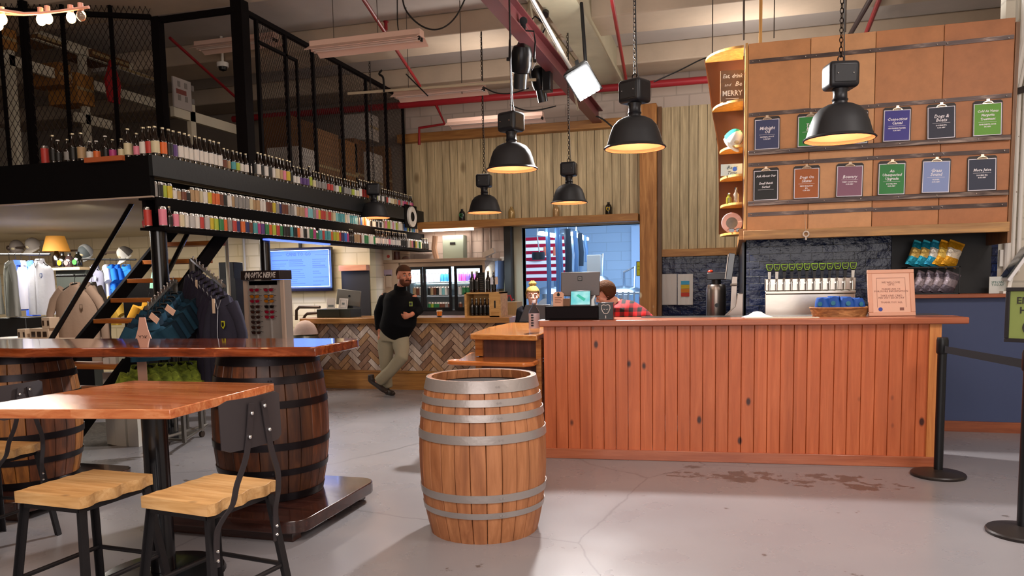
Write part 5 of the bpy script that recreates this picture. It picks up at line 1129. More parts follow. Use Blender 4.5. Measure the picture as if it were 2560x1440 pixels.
# register at the left of the counter
p=at(838,793,Y=HY+.1); t=thing('till_box',(p.x,HY+.2,HT),'black cash drawer at the left end of the tiled counter','cash drawer'); obj('case',MB().box(-.27,.27,-.15,.2,0,.125),mat('#26271c',.4),t,space='l',bevel=.005); obj('drawer_face',MB().box(-.25,.1,-.155,-.15,.015,.11),mat('#2c2d22',.4),t,space='l')
t2=thing('register_monitor',(p.x+.12,HY+.3,HT+.125),'grey slanted register monitor with a round logo on the tiled counter','monitor',rot=(0,.12,.1)); obj('housing',MB().box(-.2,.17,-.015,.015,.04,.27),mat('#6c6860',.4),t2,space='l',bevel=.008); obj('stand',MB().box(-.04,.04,0,.06,0,.1),BLK,t2,space='l'); obj('logo',MB().lathe([(0,0),(.018,0),(.018,.004),(0,.004)],(0,-.018,.18),n=14,axis='y'),BLK,t2,space='l')
for px,w_,lb,tl in ((822,.065,'white leaflet holder on the black cash drawer',0),(852,.07,'framed white card right of the leaflet holder',.08)):
    q_=at(px,773,Y=HY+.02); t3=thing('card_holder',(q_.x,HY+.08,HT+.125),lb,'card holder',rot=(-.15,tl,0)); obj('card',MB().box(-w_,w_,-.004,.004,0,.155),mat('#cfc6bc',.5),t3,space='l'); r_=MB()
    if px<830: r_.box(-.045,.045,-.006,-.004,.03,.06)
    else: r_.box(-.05,.05,-.006,-.004,.02,.022); r_.box(-.05,.05,-.006,-.004,.13,.132); r_.box(-.05,-.048,-.006,-.004,.02,.132); r_.box(.048,.05,-.006,-.004,.02,.132); r_.box(-.02,.02,-.006,-.004,.06,.09)
    obj('print',r_,mat('#6d716e',.6),t3,space='l')
IR=mat('#4a3a30',.4,.6)
q=MB(); a=[at(x,y,Y=HY+.3) for x,y in ((800,768),(748,768),(741,776),(741,800))]; q.tube(a,.022,10); obj('pipe_rail',q,IR,label='upper bent iron pipe rail left of the black cash drawer',cat='pipe rail')
q=MB(); a=[at(x,y,Y=HY+.15) for x,y in ((800,782),(768,784),(762,790),(758,800))]; q.tube(a,.02,10); obj('pipe_rail',q,IR,label='lower bent iron pipe rail left of the black cash drawer',cat='pipe rail')
# keg with a cloth
p=at(752,850,Y=9.6); t=thing('metal_keg',(p.x,9.7,0),'stainless keg behind the sunglasses rack with a cloth heaped on top','keg'); obj('vessel',MB().lathe([(0,.0),(.19,.0),(.2,.05),(.19,.12),(.2,.2),(.2,.55),(.19,.6),(.2,.7),(.19,.78),(.17,.78),(.17,.7),(0,.72)],n=28),mat('#8a8878',.3,.9),t,space='l')
q=MB(); q.lathe([(0,.2),(.06,.19),(.13,.14),(.17,.07),(.19,.0),(0,-.0)],(p.x+.02,9.7,.80),n=20,sc=(1,.8)); o=obj('heaped_cloth',q,mat('#c6aca0',.85,bump=.8,bs=12),label='pinkish white cloth heaped on the keg',cat='cloth')
# black door recess
DW0=at(856,740,Y=YL-.02).x; DW1=at(945,740,Y=YL-.02).x; dz=at(900,677,Y=YL).z
o=MB().box(DW0,-5.56,YL-.03,YL-.005,0,dz); obj('door_1',o,mat('#140d0e',.5),kind='structure')
obj('door_header',MB().box(at(848,670,Y=YL-.1).x,-5.56,YL-.12,YL-.0,dz,at(900,663,Y=YL).z),wood('#a8684a','#c88a66',axis='x',name='pink_timber'),label='pinkish timber header over the black door recess',cat='beam',bevel=.004)
# papers and boxes over the cooler
p=at(963,650,Y=CY_-.05); t=thing('sticker_sheet',(p.x,CY_-.05,ct+.05),'cream board with fruit stickers standing on the cooler casing','board'); obj('board',MB().box(-.125,.12,0,.01,0,.26),mat('#cfc6b4',.6),t,space='l')
for i,(x,z,c_) in enumerate(((-.06,.06,'#5a7a1c'),(.06,.06,'#b8483a'),(-.07,.2,'#c88a88'),(.02,.19,'#9a9690'),(-.06,.13,'#8c8c84'),(.08,.2,'#a89a9a'))): obj('sticker',MB().lathe([(0,0),(.028,0),(.028,.003),(0,.003)],(x,-.004,z),n=12,axis='y'),mat(c_,.6),t,space='l')
p=at(990,650,Y=CY_); obj('brown_mug',MB().lathe([(0,0),(.05,0),(.055,.02),(.05,.14),(.045,.14),(.045,.02),(0,.02)],(p.x,CY_+.05,ct+.05),n=18),mat('#4a2014',.4),label='dark brown mug beside the sticker board on the cooler casing',cat='mug')
p=at(1012,650,Y=CY_); obj('small_cap_pile',MB().lathe([(0,.06),(.05,.05),(.08,0),(0,0)],(p.x,CY_+.05,ct+.05),n=14),mat('#4a3024',.7),label='small dark bundle on the cooler casing',cat='bundle')
p=at(1223,655,Y=CY_); obj('tilted_box',MB().cb((p.x,CY_,ct+.12),(.2,.12,.08),(0,-.4,0)),mat('#b8a896',.6),label='tilted pale carton on the right end of the cooler casing',cat='carton')
p=at(1230,670,Y=YB-.5); obj('blue_bin',MB().prism([(p.x-.14,p.z-.05),(p.x+.02,p.z-.35),(p.x+.1,p.z-.35),(p.x+.12,p.z+.12),(p.x-.12,p.z+.12)],'y',YB-.55,YB-.1),mat('#586888',.5),label='slate blue wall bin right of the cooler',cat='bin')
for px,py,w_,h_,c_,lb in ((962,682,.13,.05,'#a898ac','mauve printed strip pinned on the casing beside the cooler'),(955,705,.05,.13,'#cdbfae','narrow pale sheet pinned left under the mauve strip'),(972,702,.05,.1,'#c2b09c','square pale sheet pinned right under the mauve strip')):
    p=at(px,py,Y=CY_-.05); obj('pinned_sheet',MB().box(p.x-w_,p.x+w_,CY_-.05,CY_-.045,p.z-h_,p.z+h_),mat(c_,.6),label=lb,cat='paper')
# cardboard and red straps by the doorway
p=at(1268,800,Y=11); t=thing('cardboard_box',(p.x,11.2,0),'tall cardboard box stack left of the brewery doorway','box'); obj('carton',MB().box(-.16,.14,-.15,.15,0,at(1268,755,Y=11.05).z),mat('#a8885c',.7),t,space='l',bevel=.004); 
p=at(1272,742,Y=11); q=MB(); q.tube([at(x,y,Y=11) for x,y in ((1266,752),(1270,738),(1275,738),(1280,752),(1284,748))],.012,6); obj('red_strap',q,mat('#b01c28',.5),label='red zigzag strap hanging above the cardboard box',cat='strap')
obj('wrapped_pipe',MB().tube([at(x,y,Y=12.3) for x,y in ((1088,590),(1085,620),(1092,650))],.05,8),mat('#c6a288',.8),label='pink wrapped pipe hanging above the cooler',cat='pipe')
# television
a=at(667,622,Y=YL-.12); b=at(835,727,Y=YL-.12); t=thing('television',((a.x+b.x)/2,YL-.1,b.z),'wall television with a bright blue drinks-to-go menu','television',rz=0)
obj('bezel',MB().box(a.x,b.x,YL-.16,YL-.1,b.z,a.z),mat('#0a0714',.2),t,bevel=.006)
sm=bpy.data.materials.new('blue_screen'); sm.use_nodes=True; b_=sm.node_tree.nodes['Principled BSDF']; b_.inputs['Base Color'].default_value=(0,0,0,1); b_.inputs['Emission Color'].default_value=(*col('#3a74f2'),1); b_.inputs['Emission Strength'].default_value=.62
x0,x1,z0_,z1_=a.x+.06,b.x-.05,b.z+.08,a.z-.05; q=MB(); q.box(x0,x1,YL-.163,YL-.16,z0_,z1_,m=0)
cx=(x0+x1)/2; q.txt('CANS TO GO',.075,(cx-.0,YL-.165,z1_-.06),m=1,ext=.0005,bold=.001)
for k in(-1,1): q.box(cx+k*.3,cx+k*.56,YL-.1655,YL-.163,z1_-.075,z1_-.07,m=1)
rr=random.Random(2)
for ci,xx in enumerate((x0+.06,cx-.18,cx+.25)):
    z=z1_-.14
    for k in range(16):
        if rr.random()<.25: z-=.03; continue
        w_=.1+.2*rr.random(); hh=.018 if rr.random()<.2 else .010; q.box(xx,min(xx+w_,x1-.02),YL-.1655,YL-.163,z-hh,z,m=1); z-=.032
        if z<z0_+.05: break
obj('screen',q,[sm,mat('#0a1a44',.5)],t)
w2=MB(); w2.box(x0-.008,x0,YL-.164,YL-.16,z0_-.008,z1_+.008); w2.box(x1,x1+.008,YL-.164,YL-.16,z0_-.008,z1_+.008); w2.box(x0,x1,YL-.164,YL-.16,z1_,z1_+.008); w2.box(x0,x1,YL-.164,YL-.16,z0_-.008,z0_); obj('screen_edge',w2,mat('#bcd0ff',.4,emit=.8,ec='#a8c0ff'),t)
c=(a+b)/2; obj('ceiling_bracket',MB().box(c.x-.02,c.x+.02,YL-.1,YL-.06,a.z,2.6),BLK,t)
l=light('AREA',(c.x,YL-.25,c.z),22,(.25,.42,1),1.1,(R(-90),0,0),sy=.6,name='television_glow'); l.rotation_euler=(R(90),0,0)
# ================= mezzanine =================
XM=-5.2; DK=mat('#070506',.8,bump=.05,bs=30); DK2=mat('#1d2426',.4,bump=.3,bs=60); PST=mat('#0b0607',.8)
q=MB(); q.box(-14,XM-.21,6.14,YL,2.40,2.72); q.box(-14,-5.54,YL,YB,2.41,2.72); q.box(XM-.21,XM-.03,6.14,YB-.16,2.56,2.72); q.box(-5.54,XM-.21,YL,YB-.16,2.40,2.72); struct('trim_mezzanine_deck',q,mat('#a89878',.7))
struct('trim_mezzanine_front',MB().box(-14,XM-.042,6.08,6.14,2.36,2.735),DK)
struct('trim_mezzanine_edge_strip',MB().box(-14,XM-.02,6.07,6.10,2.345,2.36),mat('#b09c8c',.4))
struct('trim_mezzanine_side',MB().box(XM-.04,XM+.002,6.075,YB-.16,2.545,2.737),mat('#15181a',.45,bump=.15,bs=25))
struct('trim_mezzanine_back_board',MB().box(XM-.2,XM-.16,6.14,YB-.16,2.05,2.54),DK)
q=MB().box(XM-.2,XM+.0,6.10,YB-.16,2.325,2.345); obj('display_shelf',q,DK,label='upper narrow black shelf under the mezzanine edge carrying cans and bottles',cat='shelf')
q=MB().box(XM-.02,XM,6.10,YB-.16,2.20,2.325); obj('shelf_fascia',q,DK,label='black fascia board between the two narrow display shelves',cat='board')
q=MB().box(XM-.16,XM+.12,6.05,YB-.05,2.04,2.065); obj('display_shelf',q,DK,label='lowest narrow black shelf lined with colourful cans under the mezzanine',cat='shelf')
a=at(672,596,X=XM+.1); b=at(826,609,X=XM+.1); obj('blue_reflection_strip',MB().box(XM+.02,XM+.10,a.y,b.y,2.02,2.038),mat('#6f8cff',.3,emit=.9,ec='#5a78ff'),label='blue television reflection put as a glowing strip under the lowest display shelf',cat='light strip')  # television reflection added as a glowing strip, no lamp there
def col_(px,y,r,z1,label):
    p=at(px,y,X=XM-.1); t=obj('round_column',MB().cyl((p.x,p.y,0),(p.x,p.y,z1),r,n=24),POLE,label=label,cat='column')
col_(403,700,.075,2.04,'round black column holding the near corner of the mezzanine'); col_(663,640,.06,2.04,'round black column behind the sunglasses rack')
def yx(px,py=300): return at(px,py,X=-5.3).y
def post(x,y,z0,z1,w_,label): obj('cage_post',MB().box(x-w_/2,x+w_/2,y-w_/2,y+w_/2,z0,z1),PST,label=label,cat='post')
ZD=2.72; ZR=4.60
post(-6.4,7.7,ZD,ZR,.10,'thick dark cage post at the left of the open bay'); post(-5.3,7.7,ZD,ZR+.06,.14,'thickest dark cage post at the right of the open bay')
obj('cage_rail',MB().box(-6.4,-5.3,7.67,7.73,ZR-.06,ZR),PST,label='dark top rail across the open bay of the storage cage',cat='rail')
t=thing('mesh_cage',(-5.3,10,ZD),'dark wire mesh cage side running back above the bottle shelf','wire cage')
ys=[yx(642,100)]+[yx(p,200) for p in (716,783,851,913,961,1007)]; ys[-1]=12.1
for y in ys: obj('upright',MB().box(-5.32,-5.28,y-.02,y+.02,ZD,ZR),PST,t)
obj('top_rail',MB().box(-5.33,-5.27,7.7,12.1,ZR-.05,ZR),PST,t); obj('bottom_rail',MB().box(-5.32,-5.28,7.7,12.1,ZD,ZD+.04),PST,t)
obj('door_rail',MB().box(-5.32,-5.28,ys[0],yx(742,200),4.30,4.33),PST,t); y=yx(742,200); obj('door_stile',MB().box(-5.31,-5.28,y-.015,y+.015,ZD,4.33),PST,t)
def mesh_panel(P0,P1,z0,z1,parent,pit=.05,slope=1.9,r=.0028,name='wire_mesh'):
    P0=V(P0);P1=V(P1); L=(P1-P0).length; d=(P1-P0)/L; Hh=z1-z0; q=MB(); 
    for s in(1,-1):
        k=-Hh/slope if s>0 else 0
        while k<(L if s>0 else L+Hh/slope):
            # line u=k+s*v/slope
            v0,v1=0.,Hh; u0,u1=k,k+s*Hh/slope
            if s>0:
                if u0<0: v0=-u0*slope; u0=0
                if u1>L: v1=(L-k)*slope; u1=L
            else:
                if u0>L: v0=(k-L)*slope; u0=L
                if u1<0: v1=k*slope; u1=0
            if v1>v0+.01:
                a=P0+d*u0+V((0,0,z0+v0)); b=P0+d*u1+V((0,0,z0+v1)); q.tube([a,b],r,3,cap=False)
            k+=pit
    return obj(name,q,mat('#2b2020',.5,.3),parent,smooth=0)
for i in range(len(ys)-1): mesh_panel((-5.3,ys[i],0),(-5.3,ys[i+1],0),ZD+.04,ZR-.05,t)
# left skewed cage wall
t=thing('mesh_cage',(-7.8,7.0,ZD),'dark wire mesh cage wall at the upper left behind the front ledge bottles','wire cage')
A_=V((-6.45,7.66,0)); E_=V((-9.6,6.35,0)); dd=(E_-A_).normalized()
def isect(px,py=220):
    d=MM@_ray(px,py); n=V((-dd.y,dd.x,0)); k=(A_-CAM).dot(n)/d.dot(n); return CAM+d*k
mesh_panel(A_,E_,ZD+.04,4.72,t,pit=.06,r=.0035)
for px,w_ in ((288,.035),(168,.035),(72,.07),(10,.03)):
    p=isect(px); obj('upright',MB().box(p.x-w_/2,p.x+w_/2,p.y-w_/2,p.y+w_/2,ZD,4.75),PST,t)
obj('top_rail',MB().bar(A_+V((0,0,ZR)),E_+V((0,0,ZR+.1)),.05,.05),PST,t)
# racks inside
CRB=mat('#c8c0ac',.5); XR_=-8.6
t=thing('pallet_rack',(XR_,9,ZD),'cream steel storage rack behind the upper left mesh','storage rack')
for (p0,p1) in (((80,80),(400,197)),((0,140),(407,267)),((187,287),(277,317)),((430,270),(590,330))):
    X_=XR_ if p0[0]<420 else -6.9
    a=at(*p0,X=X_); b=at(*p1,X=X_); obj('shelf_beam',MB().box(X_-.03,X_+.03,a.y,b.y,(a.z+b.z)/2-.07,(a.z+b.z)/2+.06),CRB,t)
for px in (30,210,400): a=at(px,200,X=XR_); obj('rack_upright',MB().box(XR_-.05,XR_+.03,a.y-.04,a.y+.04,ZD,4.7),CRB,t)
a=at(478,290,X=-6.9); obj('rack_upright',MB().box(-6.93,-6.87,a.y-.05,a.y+.05,ZD,3.9),CRB,t)
KR=[mat(c,.75) for c in ('#8a5c2c','#6a4524','#a06c30','#7c5836','#b4aca4')]
def carton(x0,y0,z0,x1,y1,X,c,label,dp=.5,cat='box'):
    a=at(x0,y1,X=X); b=at(x1,y1,X=X); b.y=min(b.y,12.7); tz=min(at((x0+x1)/2,y0,X=X).z,4.7); bz_=at((x0+x1)/2,y1,X=X).z if z0 is None else z0
    q=MB().box(X-dp,X,a.y,b.y,bz_,tz); t=thing('storage_box',(X-dp/2,(a.y+b.y)/2,bz_),label,cat); obj('carton',q,KR[c],t,bevel=.006)
    obj('packing_tape',MB().box(X,X+.002,a.y,b.y,(bz_+tz)/2-.02,(bz_+tz)/2+.02),mat('#a08a60',.4),t)
for a in ((0,66,None,44,122,-8.55,2,'amber cardboard box at the far upper left behind the mesh'),(196,188,None,238,262,-8.5,2,'amber cardboard box on the rack left of the red cloth'),(232,80,None,322,138,-8.5,1,'large dark brown box on the top rack level'),
    (95,50,None,165,96,-8.5,3,'brown box on the top rack level near the string bulbs'),(150,160,None,180,215,-8.5,0,'small brown box between two cage posts'),(300,150,None,396,190,-8.5,4,'pale flat parcel near the thick left cage post'),
    (748,372,ZD,792,438,-5.9,4,'white box nearest behind the cage mesh'),(795,330,ZD,850,440,-5.9,3,'tall tan carton stack behind the cage, second from the left'),(862,355,ZD,896,445,-5.9,0,'brown carton stack in the middle behind the cage'),(925,288,None,948,352,-5.8,4,'white box topmost near the far end behind the cage'),(925,385,ZD,958,450,-5.8,4,'white box low near the far end behind the cage'),(965,372,ZD,1000,470,-5.8,3,'brown carton at the farthest end of the cage'),(730,300,ZD,790,345,-6.6,1,'dark brown box lying above the white box in the cage'),(890,352,ZD,922,450,-5.9,1,'dark brown carton between the white boxes in the cage')):
    carton(*a)
a=at(281,150,X=-8.2); b=at(281,255,X=-8.2); q=MB(); q.loft([[(-8.2,a.y+dx*w_,z) for dx in(-1,1)]+[(-8.24,a.y+dx*w_,z) for dx in(1,-1)] for z,w_ in ((b.z,.09),((a.z+b.z)/2,.13),(a.z-.15,.07),(a.z,.02))]); obj('red_cloth',q,mat('#a01018',.7),label='bright red cloth hanging behind the upper left mesh',cat='cloth')
a=at(455,235,X=-6.85); t=thing('wall_planner',(-6.85,a.y,at(455,272,X=-6.85).z),'white planner sheet on the rack in the open bay','planner'); z=at(455,198,X=-6.85).z; zb_=at(455,272,X=-6.85).z; q=MB(); ya,yb=at(434,230,X=-6.85).y,at(478,230,X=-6.85).y; q.box(-6.87,-6.85,ya,yb,zb_,z,m=0); q.box(-6.849,-6.846,ya+.05,yb-.1,z-.2,z-.14,m=1)
for i in range(3):
    for j in range(2): q.box(-6.849,-6.846,ya+.08+i*.13,ya+.13+i*.13,zb_+.1+j*.17,zb_+.17+j*.17,m=2)
obj('sheet',q,[mat('#a8a09c',.6),mat('#7a3c34',.6),mat('#7a7470',.6)],t)
a=at(557,168,z=4.6); t=thing('security_camera',(a.x,a.y,a.z),'small white dome camera on the ceiling of the open bay','camera'); 
a=at(557,168,Y=9.6); t.location=a; WM[t]=MX.Translation(a); obj('mount',MB().lathe([(0,.06),(.08,.06),(.08,0),(0,0)],n=20),WHT,t,space='l'); obj('dome',MB().lathe([(.06,0),(.05,-.04),(0,-.06)],n=20),BLK,t,space='l'); obj('arm',MB().cyl((0,0,.06),(0,0,ZC-a.z),.02),WHT,t,space='l')
fixture(V(at(590,118,Y=8.9)),1.2,'dim white strip fixture inside the storage cage')
a=at(425,95,Y=8.5); b=at(597,250,Y=10.5); obj('sprinkler_pipe',MB().tube([a,b],.02,8),RED,label='dark red sprinkler pipe crossing the open bay of the cage',cat='pipe')
# round speaker at the far end of the deck edge
a=at(1029,542,X=XM+.02); t=thing('round_speaker',(XM+.01,a.y,a.z),'round white clock-like speaker at the far end of the mezzanine edge','speaker'); obj('backplate',MB().box(-.01,.0,-.25,.25,-.19,.19),DK,t,space='l'); obj('ring',MB().lathe([(.08,0),(.17,.0),(.17,.03),(.13,.05),(.08,.03)],n=28,axis='x'),WHT,t,space='l'); obj('cone',MB().lathe([(0,.01),(.08,.02)],n=24,axis='x'),BLK,t,space='l')
# ---- rows of vessels ----
def mkrow(segs):
    out=[]
    for k,s in segs:
        for c in s.replace(' ',''): out.append((k,c))
    return out
r1=mkrow([('bomber','okPwwwwwwwww'),('bottle','Bctlwww'),('bomber','kwkwkwic'),('bomber','pyk'),('bottle','wwPPP'),('bomber','l'),('bottle','iggggrrgwlkggglwi'),('bomber','wrrokw'),('bottle','wlwkwkrwiicgrgpm'),('bottle','rgpm')])
r2=mkrow([('can','gkly'),('shortcan','wcBk'),('can','cciwyoo'),('can','Bkwcggggiccw'),('can','wBBygnBBgg'),('can','wcccpaagpyrrcr'),('can','ciatttiwttaagbco'),('shortcan','wwkwwkwkw'),('can','cpllwpwliwwgbblkwtbcc')])
r3=mkrow([('can','piwswrsylGogrnonBtmPGolrGkktkowkwGm'),('shortcan','G'),('can','trttolyrnbm'),('stub','kk'),('can','ccB'),('can','wGGwwG'),('bottle','wwswwwpwwsww'),('bottle','kkkk'),('can','wcpkywGi'),('stub','kkkk')])
def place_row(items,X,z,y0,y1):
    n=len(items); return lambda i:(X+.006*math.sin(i*2.3),y0+(y1-y0)*i/(n-1),z)
row(r1,place_row(r1,XM-.055,2.735,6.30,12.25),'on the deck edge','near','far')
row(r2,place_row(r2,XM-.07,2.346,6.16,12.45),'on the upper narrow shelf','near','far')
vessel('tallcan','p',(XM+.06,6.10,2.066),'Large pink can at the near corner of the lowest display shelf','can'); vessel('stub','k',(XM+.05,6.2,2.066),'Small dark bottle beside the large pink can on the lowest shelf','bottle'); vessel('tallcan','r',(XM-.10,6.09,2.066),'Red and white tall can behind the large pink can','can')
row(r3,place_row(r3,XM+.06,2.066,6.27,12.6),'on the lowest display shelf','near','far')
# bottles on the front ledge
FB=[(113,'tallcan','r','red and white can at the left end of the front ledge'),(134,'bomber','k','dark bottle with a round pale logo second on the front ledge'),(147,'bottle','k','dark bottle with a bright white cap near the left end of the front ledge'),(170,'bottle','g','dark bottle with a pale label left of the swing-top bottle on the front ledge'),(184,'bomber','k','dark swing-top bottle left of the amber bottle'),(205,'bomber','c','amber glass bottle with a gold label on the front ledge'),(226,'stub','w','squat dark jug with a white oval right of the amber bottle'),(243,'stub','o','squat dark jug with an orange label on the front ledge'),(266,'bottle','k','plain dark bottle with a white cap mid front ledge'),(283,'stub','m','small dark bottle with a magenta label on the front ledge'),(305,'stub','i','squat jug with a cream emblem right of the middle of the ledge'),(322,'bomber','i','tall swing-top jug with a cream script label on the front ledge'),(344,'bottle','p','dark bottle with a pink label on the front ledge'),(361,'bomber','w','dark bottle with a white side label at the front ledge corner'),(376,'bomber','r','tall bottle with a red and white label at the front ledge corner'),(390,'bomber','i','dark bottle with white lettering at the very corner of the front ledge')]
for px,k,c,lb in FB:
    p=at(px,392,Y=6.22); o=vessel(k,c,(p.x,6.22,2.735),lb[0].upper()+lb[1:],'can' if 'can' in k else 'bottle',cap=mat('#d8d4cc',.4) if px in(147,266,243,226) else None)
    if k in('bomber','stub','bottle'): o.scale=(1.1,1.1,1.0)
a=at(218,398,Y=6.08); b=at(312,392,Y=6.08); obj('orange_ledge_strip',MB().box(a.x,b.x,6.04,6.08,2.70,2.745),mat('#b05a30',.6),label='short orange strip fixed along the front ledge',cat='strip')
# ================= stairs =================
TRD=wood('#7a4218','#b8702e','#985420',axis='x',sc=1,rough=.4,name='stair_tread')
t=thing('staircase',(-5.8,5.2,0),'steep open staircase with orange wooden treads and black stringers','staircase')
def sy(z): return 6.6+(z-1.5)*1.2
for i in range(1,12):
    z=.2*i; obj('tread',MB().box(-6.15,-5.45,sy(z)-.02,sy(z)+.24,z-.045,z),TRD,t,bevel=.004)
for x in (-6.19,-5.45):
    q=MB(); q.prism([(sy(0)+.02,0),(sy(0)+.22,0),(sy(2.3)+.22,2.33),(sy(2.3)+.0,2.33)],'x',x,x+.04); obj('stringer',q,DK,t)
a=at(118,865,X=-6.2); b=at(333,503,X=-6.2); obj('handrail',MB().tube([a,b],.024,10),POLE,t); obj('baluster',MB().cyl(V((a.x,a.y,0)),a,.02),POLE,t)
a=at(410,700,X=-5.43); b=at(478,565,X=-5.43); d=(a-b).normalized(); obj('handrail',MB().tube([a+d*.9,b],.024,10),POLE,t)
obj('understair_cabinet',MB().box(-7.6,-5.9,8.2,8.6,0,1.60),mat('#0c0a0b',.5),label='black cabinet standing behind the staircase',cat='cabinet')
p=at(580,690,Y=8.4); obj('black_locker',MB().box(p.x-.12,p.x+.1,8.3,8.5,0,at(580,655,Y=8.3).z),mat('#131112',.4),label='narrow black locker between the staircase and the sunglasses rack',cat='locker',bevel=.01)
for px,y0,y1,Y,r,lb in ((565,590,740,8.0,.022,'pale vertical conduit in front of the black stringer'),(608,592,800,YL-.04,.02,'pale conduit running down the rear wall left of the television'),(82,520,620,YL-.05,.035,'pale vertical conduit on the left rear wall'),(103,575,640,YL-.05,.03,'second pale conduit bent down the left rear wall')):
    a=at(px,y0,Y=Y); b=at(px,y1,Y=Y); obj('wall_conduit',MB().tube([V((a.x,Y,2.39)),V((a.x,Y,max(.0,b.z)))],r,8),mat('#a89f8c',.5),label=lb,cat='conduit')
obj('wall_conduit',MB().tube([at(x,y,Y=YL-.05) for x,y in ((84,563),(180,558),(275,553),(360,549))],.03,8),mat('#a89f8c',.5),label='long horizontal conduit across the left rear wall',cat='conduit')
obj('red_valve',MB().tube([at(x,y,Y=6.1) for x,y in ((372,570),(360,566),(358,555),(363,548))],.012,8),mat('#a0202c',.5),label='small red bracket hanging left of the large pink can',cat='bracket')
# ================= merchandise =================
HNG=mat('#0d0b0c',.4)
def cloth(c,v=.0): return mat(c,.9,bump=.35,bs=18)
def garment(loc,rz,c,label,cat,kind='jacket',W=.46,H=.68,c2=None,dp=.07,tag=None,badge=None,group=None,nm=None,sleeve=None):
    """a garment on a hanger; loc = hook point on the rail, front faces local -y"""
    t=thing(nm or {'tee':'tee_shirt','jacket':'jacket','vest':'vest','hoodie':'hoodie'}[kind],loc,label,cat,group=group,rz=rz)
    top=-.12; w=W/2; n=28; rings=[]; K=12; rr=random.Random(int(abs(loc[0])*1000)%997)
    ph=rr.random()*6; 
    for k in range(K+1):
        u=k/K; z=top-H*(1-u)
        if u>.82: sh=1-((u-.82)/.18)**1.5*.62
        else: sh=1+.05*(1-u)
        sh*=.80 if kind!='tee' else .86
        r=[]
        for j in range(n):
            a=2*PI*j/n; f=(1-u)**.7; fold=(.012*sin(a*5+ph)+.008*sin(a*9+ph*2+u*3))*f
            zz=z+ (.05*(abs(cos(a))**2)*-1 if u>.95 else 0)
            r.append((w*sh*cos(a)*1.0,(dp*(.55+.6*f*.6)+fold)*sin(a),zz))
        rings.append(r)
    b=MB(); b.loft(rings); m_=cloth(c)
    body=obj('body',b,m_,t,space='l',smooth=70)
    L={'tee':.2,'vest':0}.get(kind,H*.93) if sleeve is None else sleeve
    if L:
        for s in(-1,1):
            q=MB(); p0=V((s*w*.52,0,top-.035)); pts=[]; rs=[]
            for k in range(7):
                u=k/6; 
                if kind=='tee': pts.append(p0+V((s*(.03+.085*u),0,-.01-L*.85*u))); rs.append(.068+.006*u)
                else: pts.append(p0+V((s*(w*.52*min(1,u*3)**.6+.02*u),-.012*u,-L*u))); rs.append(.062-.018*u+.006*sin(k*2+ph))
            q.tube(pts,rs,14,sx=.62,ref=(0,1,0)); obj('sleeve',q,cloth(c2 or c),t,space='l',smooth=70)
    cl=MB(); rg=[]
    for k,(r_,z,dy) in enumerate(((.075,top-.02,0),(.065,top+.02,.0),(.06,top+.045,.0),(.052,top+.04,0),(.055,top-.02,0))): rg.append([(r_*1.15*cos(2*PI*j/16),r_*.75*sin(2*PI*j/16)+dy,z-(.035*max(0,-sin(2*PI*j/16)))) for j in range(16)])
    cl.loft(rg,cap=False); obj('collar',cl,cloth(c2 or c) if kind!='tee' else m_,t,space='l')
    if kind in('jacket','vest'):
        z_=MB(); z_.tube([(0,-dp*.62-.004,top-.07),(0,-dp*.75-.008,top-.3*H),(.003,-dp*.86-.014,top-.98*H)],.004,6); z_.tube([(-.04,-.05,top+.01),(0,-dp*.62-.006,top-.075)],.004,5); z_.tube([(.04,-.05,top+.01),(0,-dp*.62-.006,top-.075)],.004,5); obj('zip',z_,mat('#9a9aa0',.3,.7) ,t,space='l')
    if badge:
        q=MB(); x=w*.42; z=top-H*.26; y=-dp*.78-.012
        q.prism([(x-.022,z+.03),(x+.022,z+.03),(x+.024,z-.01),(x,z-.036),(x-.024,z-.01)],'y',y-.004,y,m=0); q.prism([(x-.014,z+.02),(x+.014,z+.02),(x+.015,z-.005),(x,z-.022),(x-.015,z-.005)],'y',y-.006,y-.004,m=1)
        obj('shield_badge',q,[mat(badge[0],.6),mat(badge[1],.6)],t,space='l')
    if tag:
        q=MB(); q.cb((tag[1],-dp-.01,top-.04),(.035,.003,.12),(0,tag[2] if len(tag)>2 else 0,0)); obj('size_tag',q,mat(tag[0],.6),t,space='l')
    h=MB(); h.tube([(-w*.5,0,top-.05),(-.02,0,top+.03),(.02,0,top+.03),(w*.5,0,top-.05)],.009,8); h.tube([(0,0,top+.03),(0,0,-.03),(.012,0,-.01),(.016,0,.008),(0,0,.018),(-.014,0,.008)],.0035,6); obj('hanger',h,HNG,t,space='l')
    return t
def hook(px,py,Y): return at(px,py,Y=Y)
# --- left wall group ---
GR='#8e8e88'
garment(hook(22,636,7.6),-.55,GR,'Grey jacket at the far left edge with its sleeve toward the white jacket','jacket',W=.5,H=.66)
garment(hook(-20,636,7.4),-.55,'#7e8078','Dark grey jacket partly cut off by the left edge of the picture','jacket',W=.5,H=.62)
garment(hook(38,636,8.0),-1.15,'#3c5cc4','Blue shirt hanging edge-on just left of the white jackets','shirt',kind='tee',H=.62,nm='tee_shirt')
garment(hook(52,637,8.1),-1.0,'#d8d8e4','White vest hanging edge-on between the blue shirts','vest',kind='vest',H=.6)
garment(hook(72,637,8.4),-.5,'#3c5cc4','Blue shirt hanging directly behind the front white jacket','shirt',kind='tee',H=.72,W=.5)
garment(hook(97,632,7.95),-.12,'#e2e2ea','White zipped jacket with small badge facing front on the left rail','jacket',kind='vest',W=.6,H=.68,badge=('#5a6a9c','#d0d4e0'),dp=.09)
q=MB(); a=at(-40,636,Y=8.05); b=at(125,636,Y=8.2); q.tube([a,b],.014,8); obj('clothes_rail',q,HNG,label='dark clothes rail carrying the white and blue tops',cat='rail')
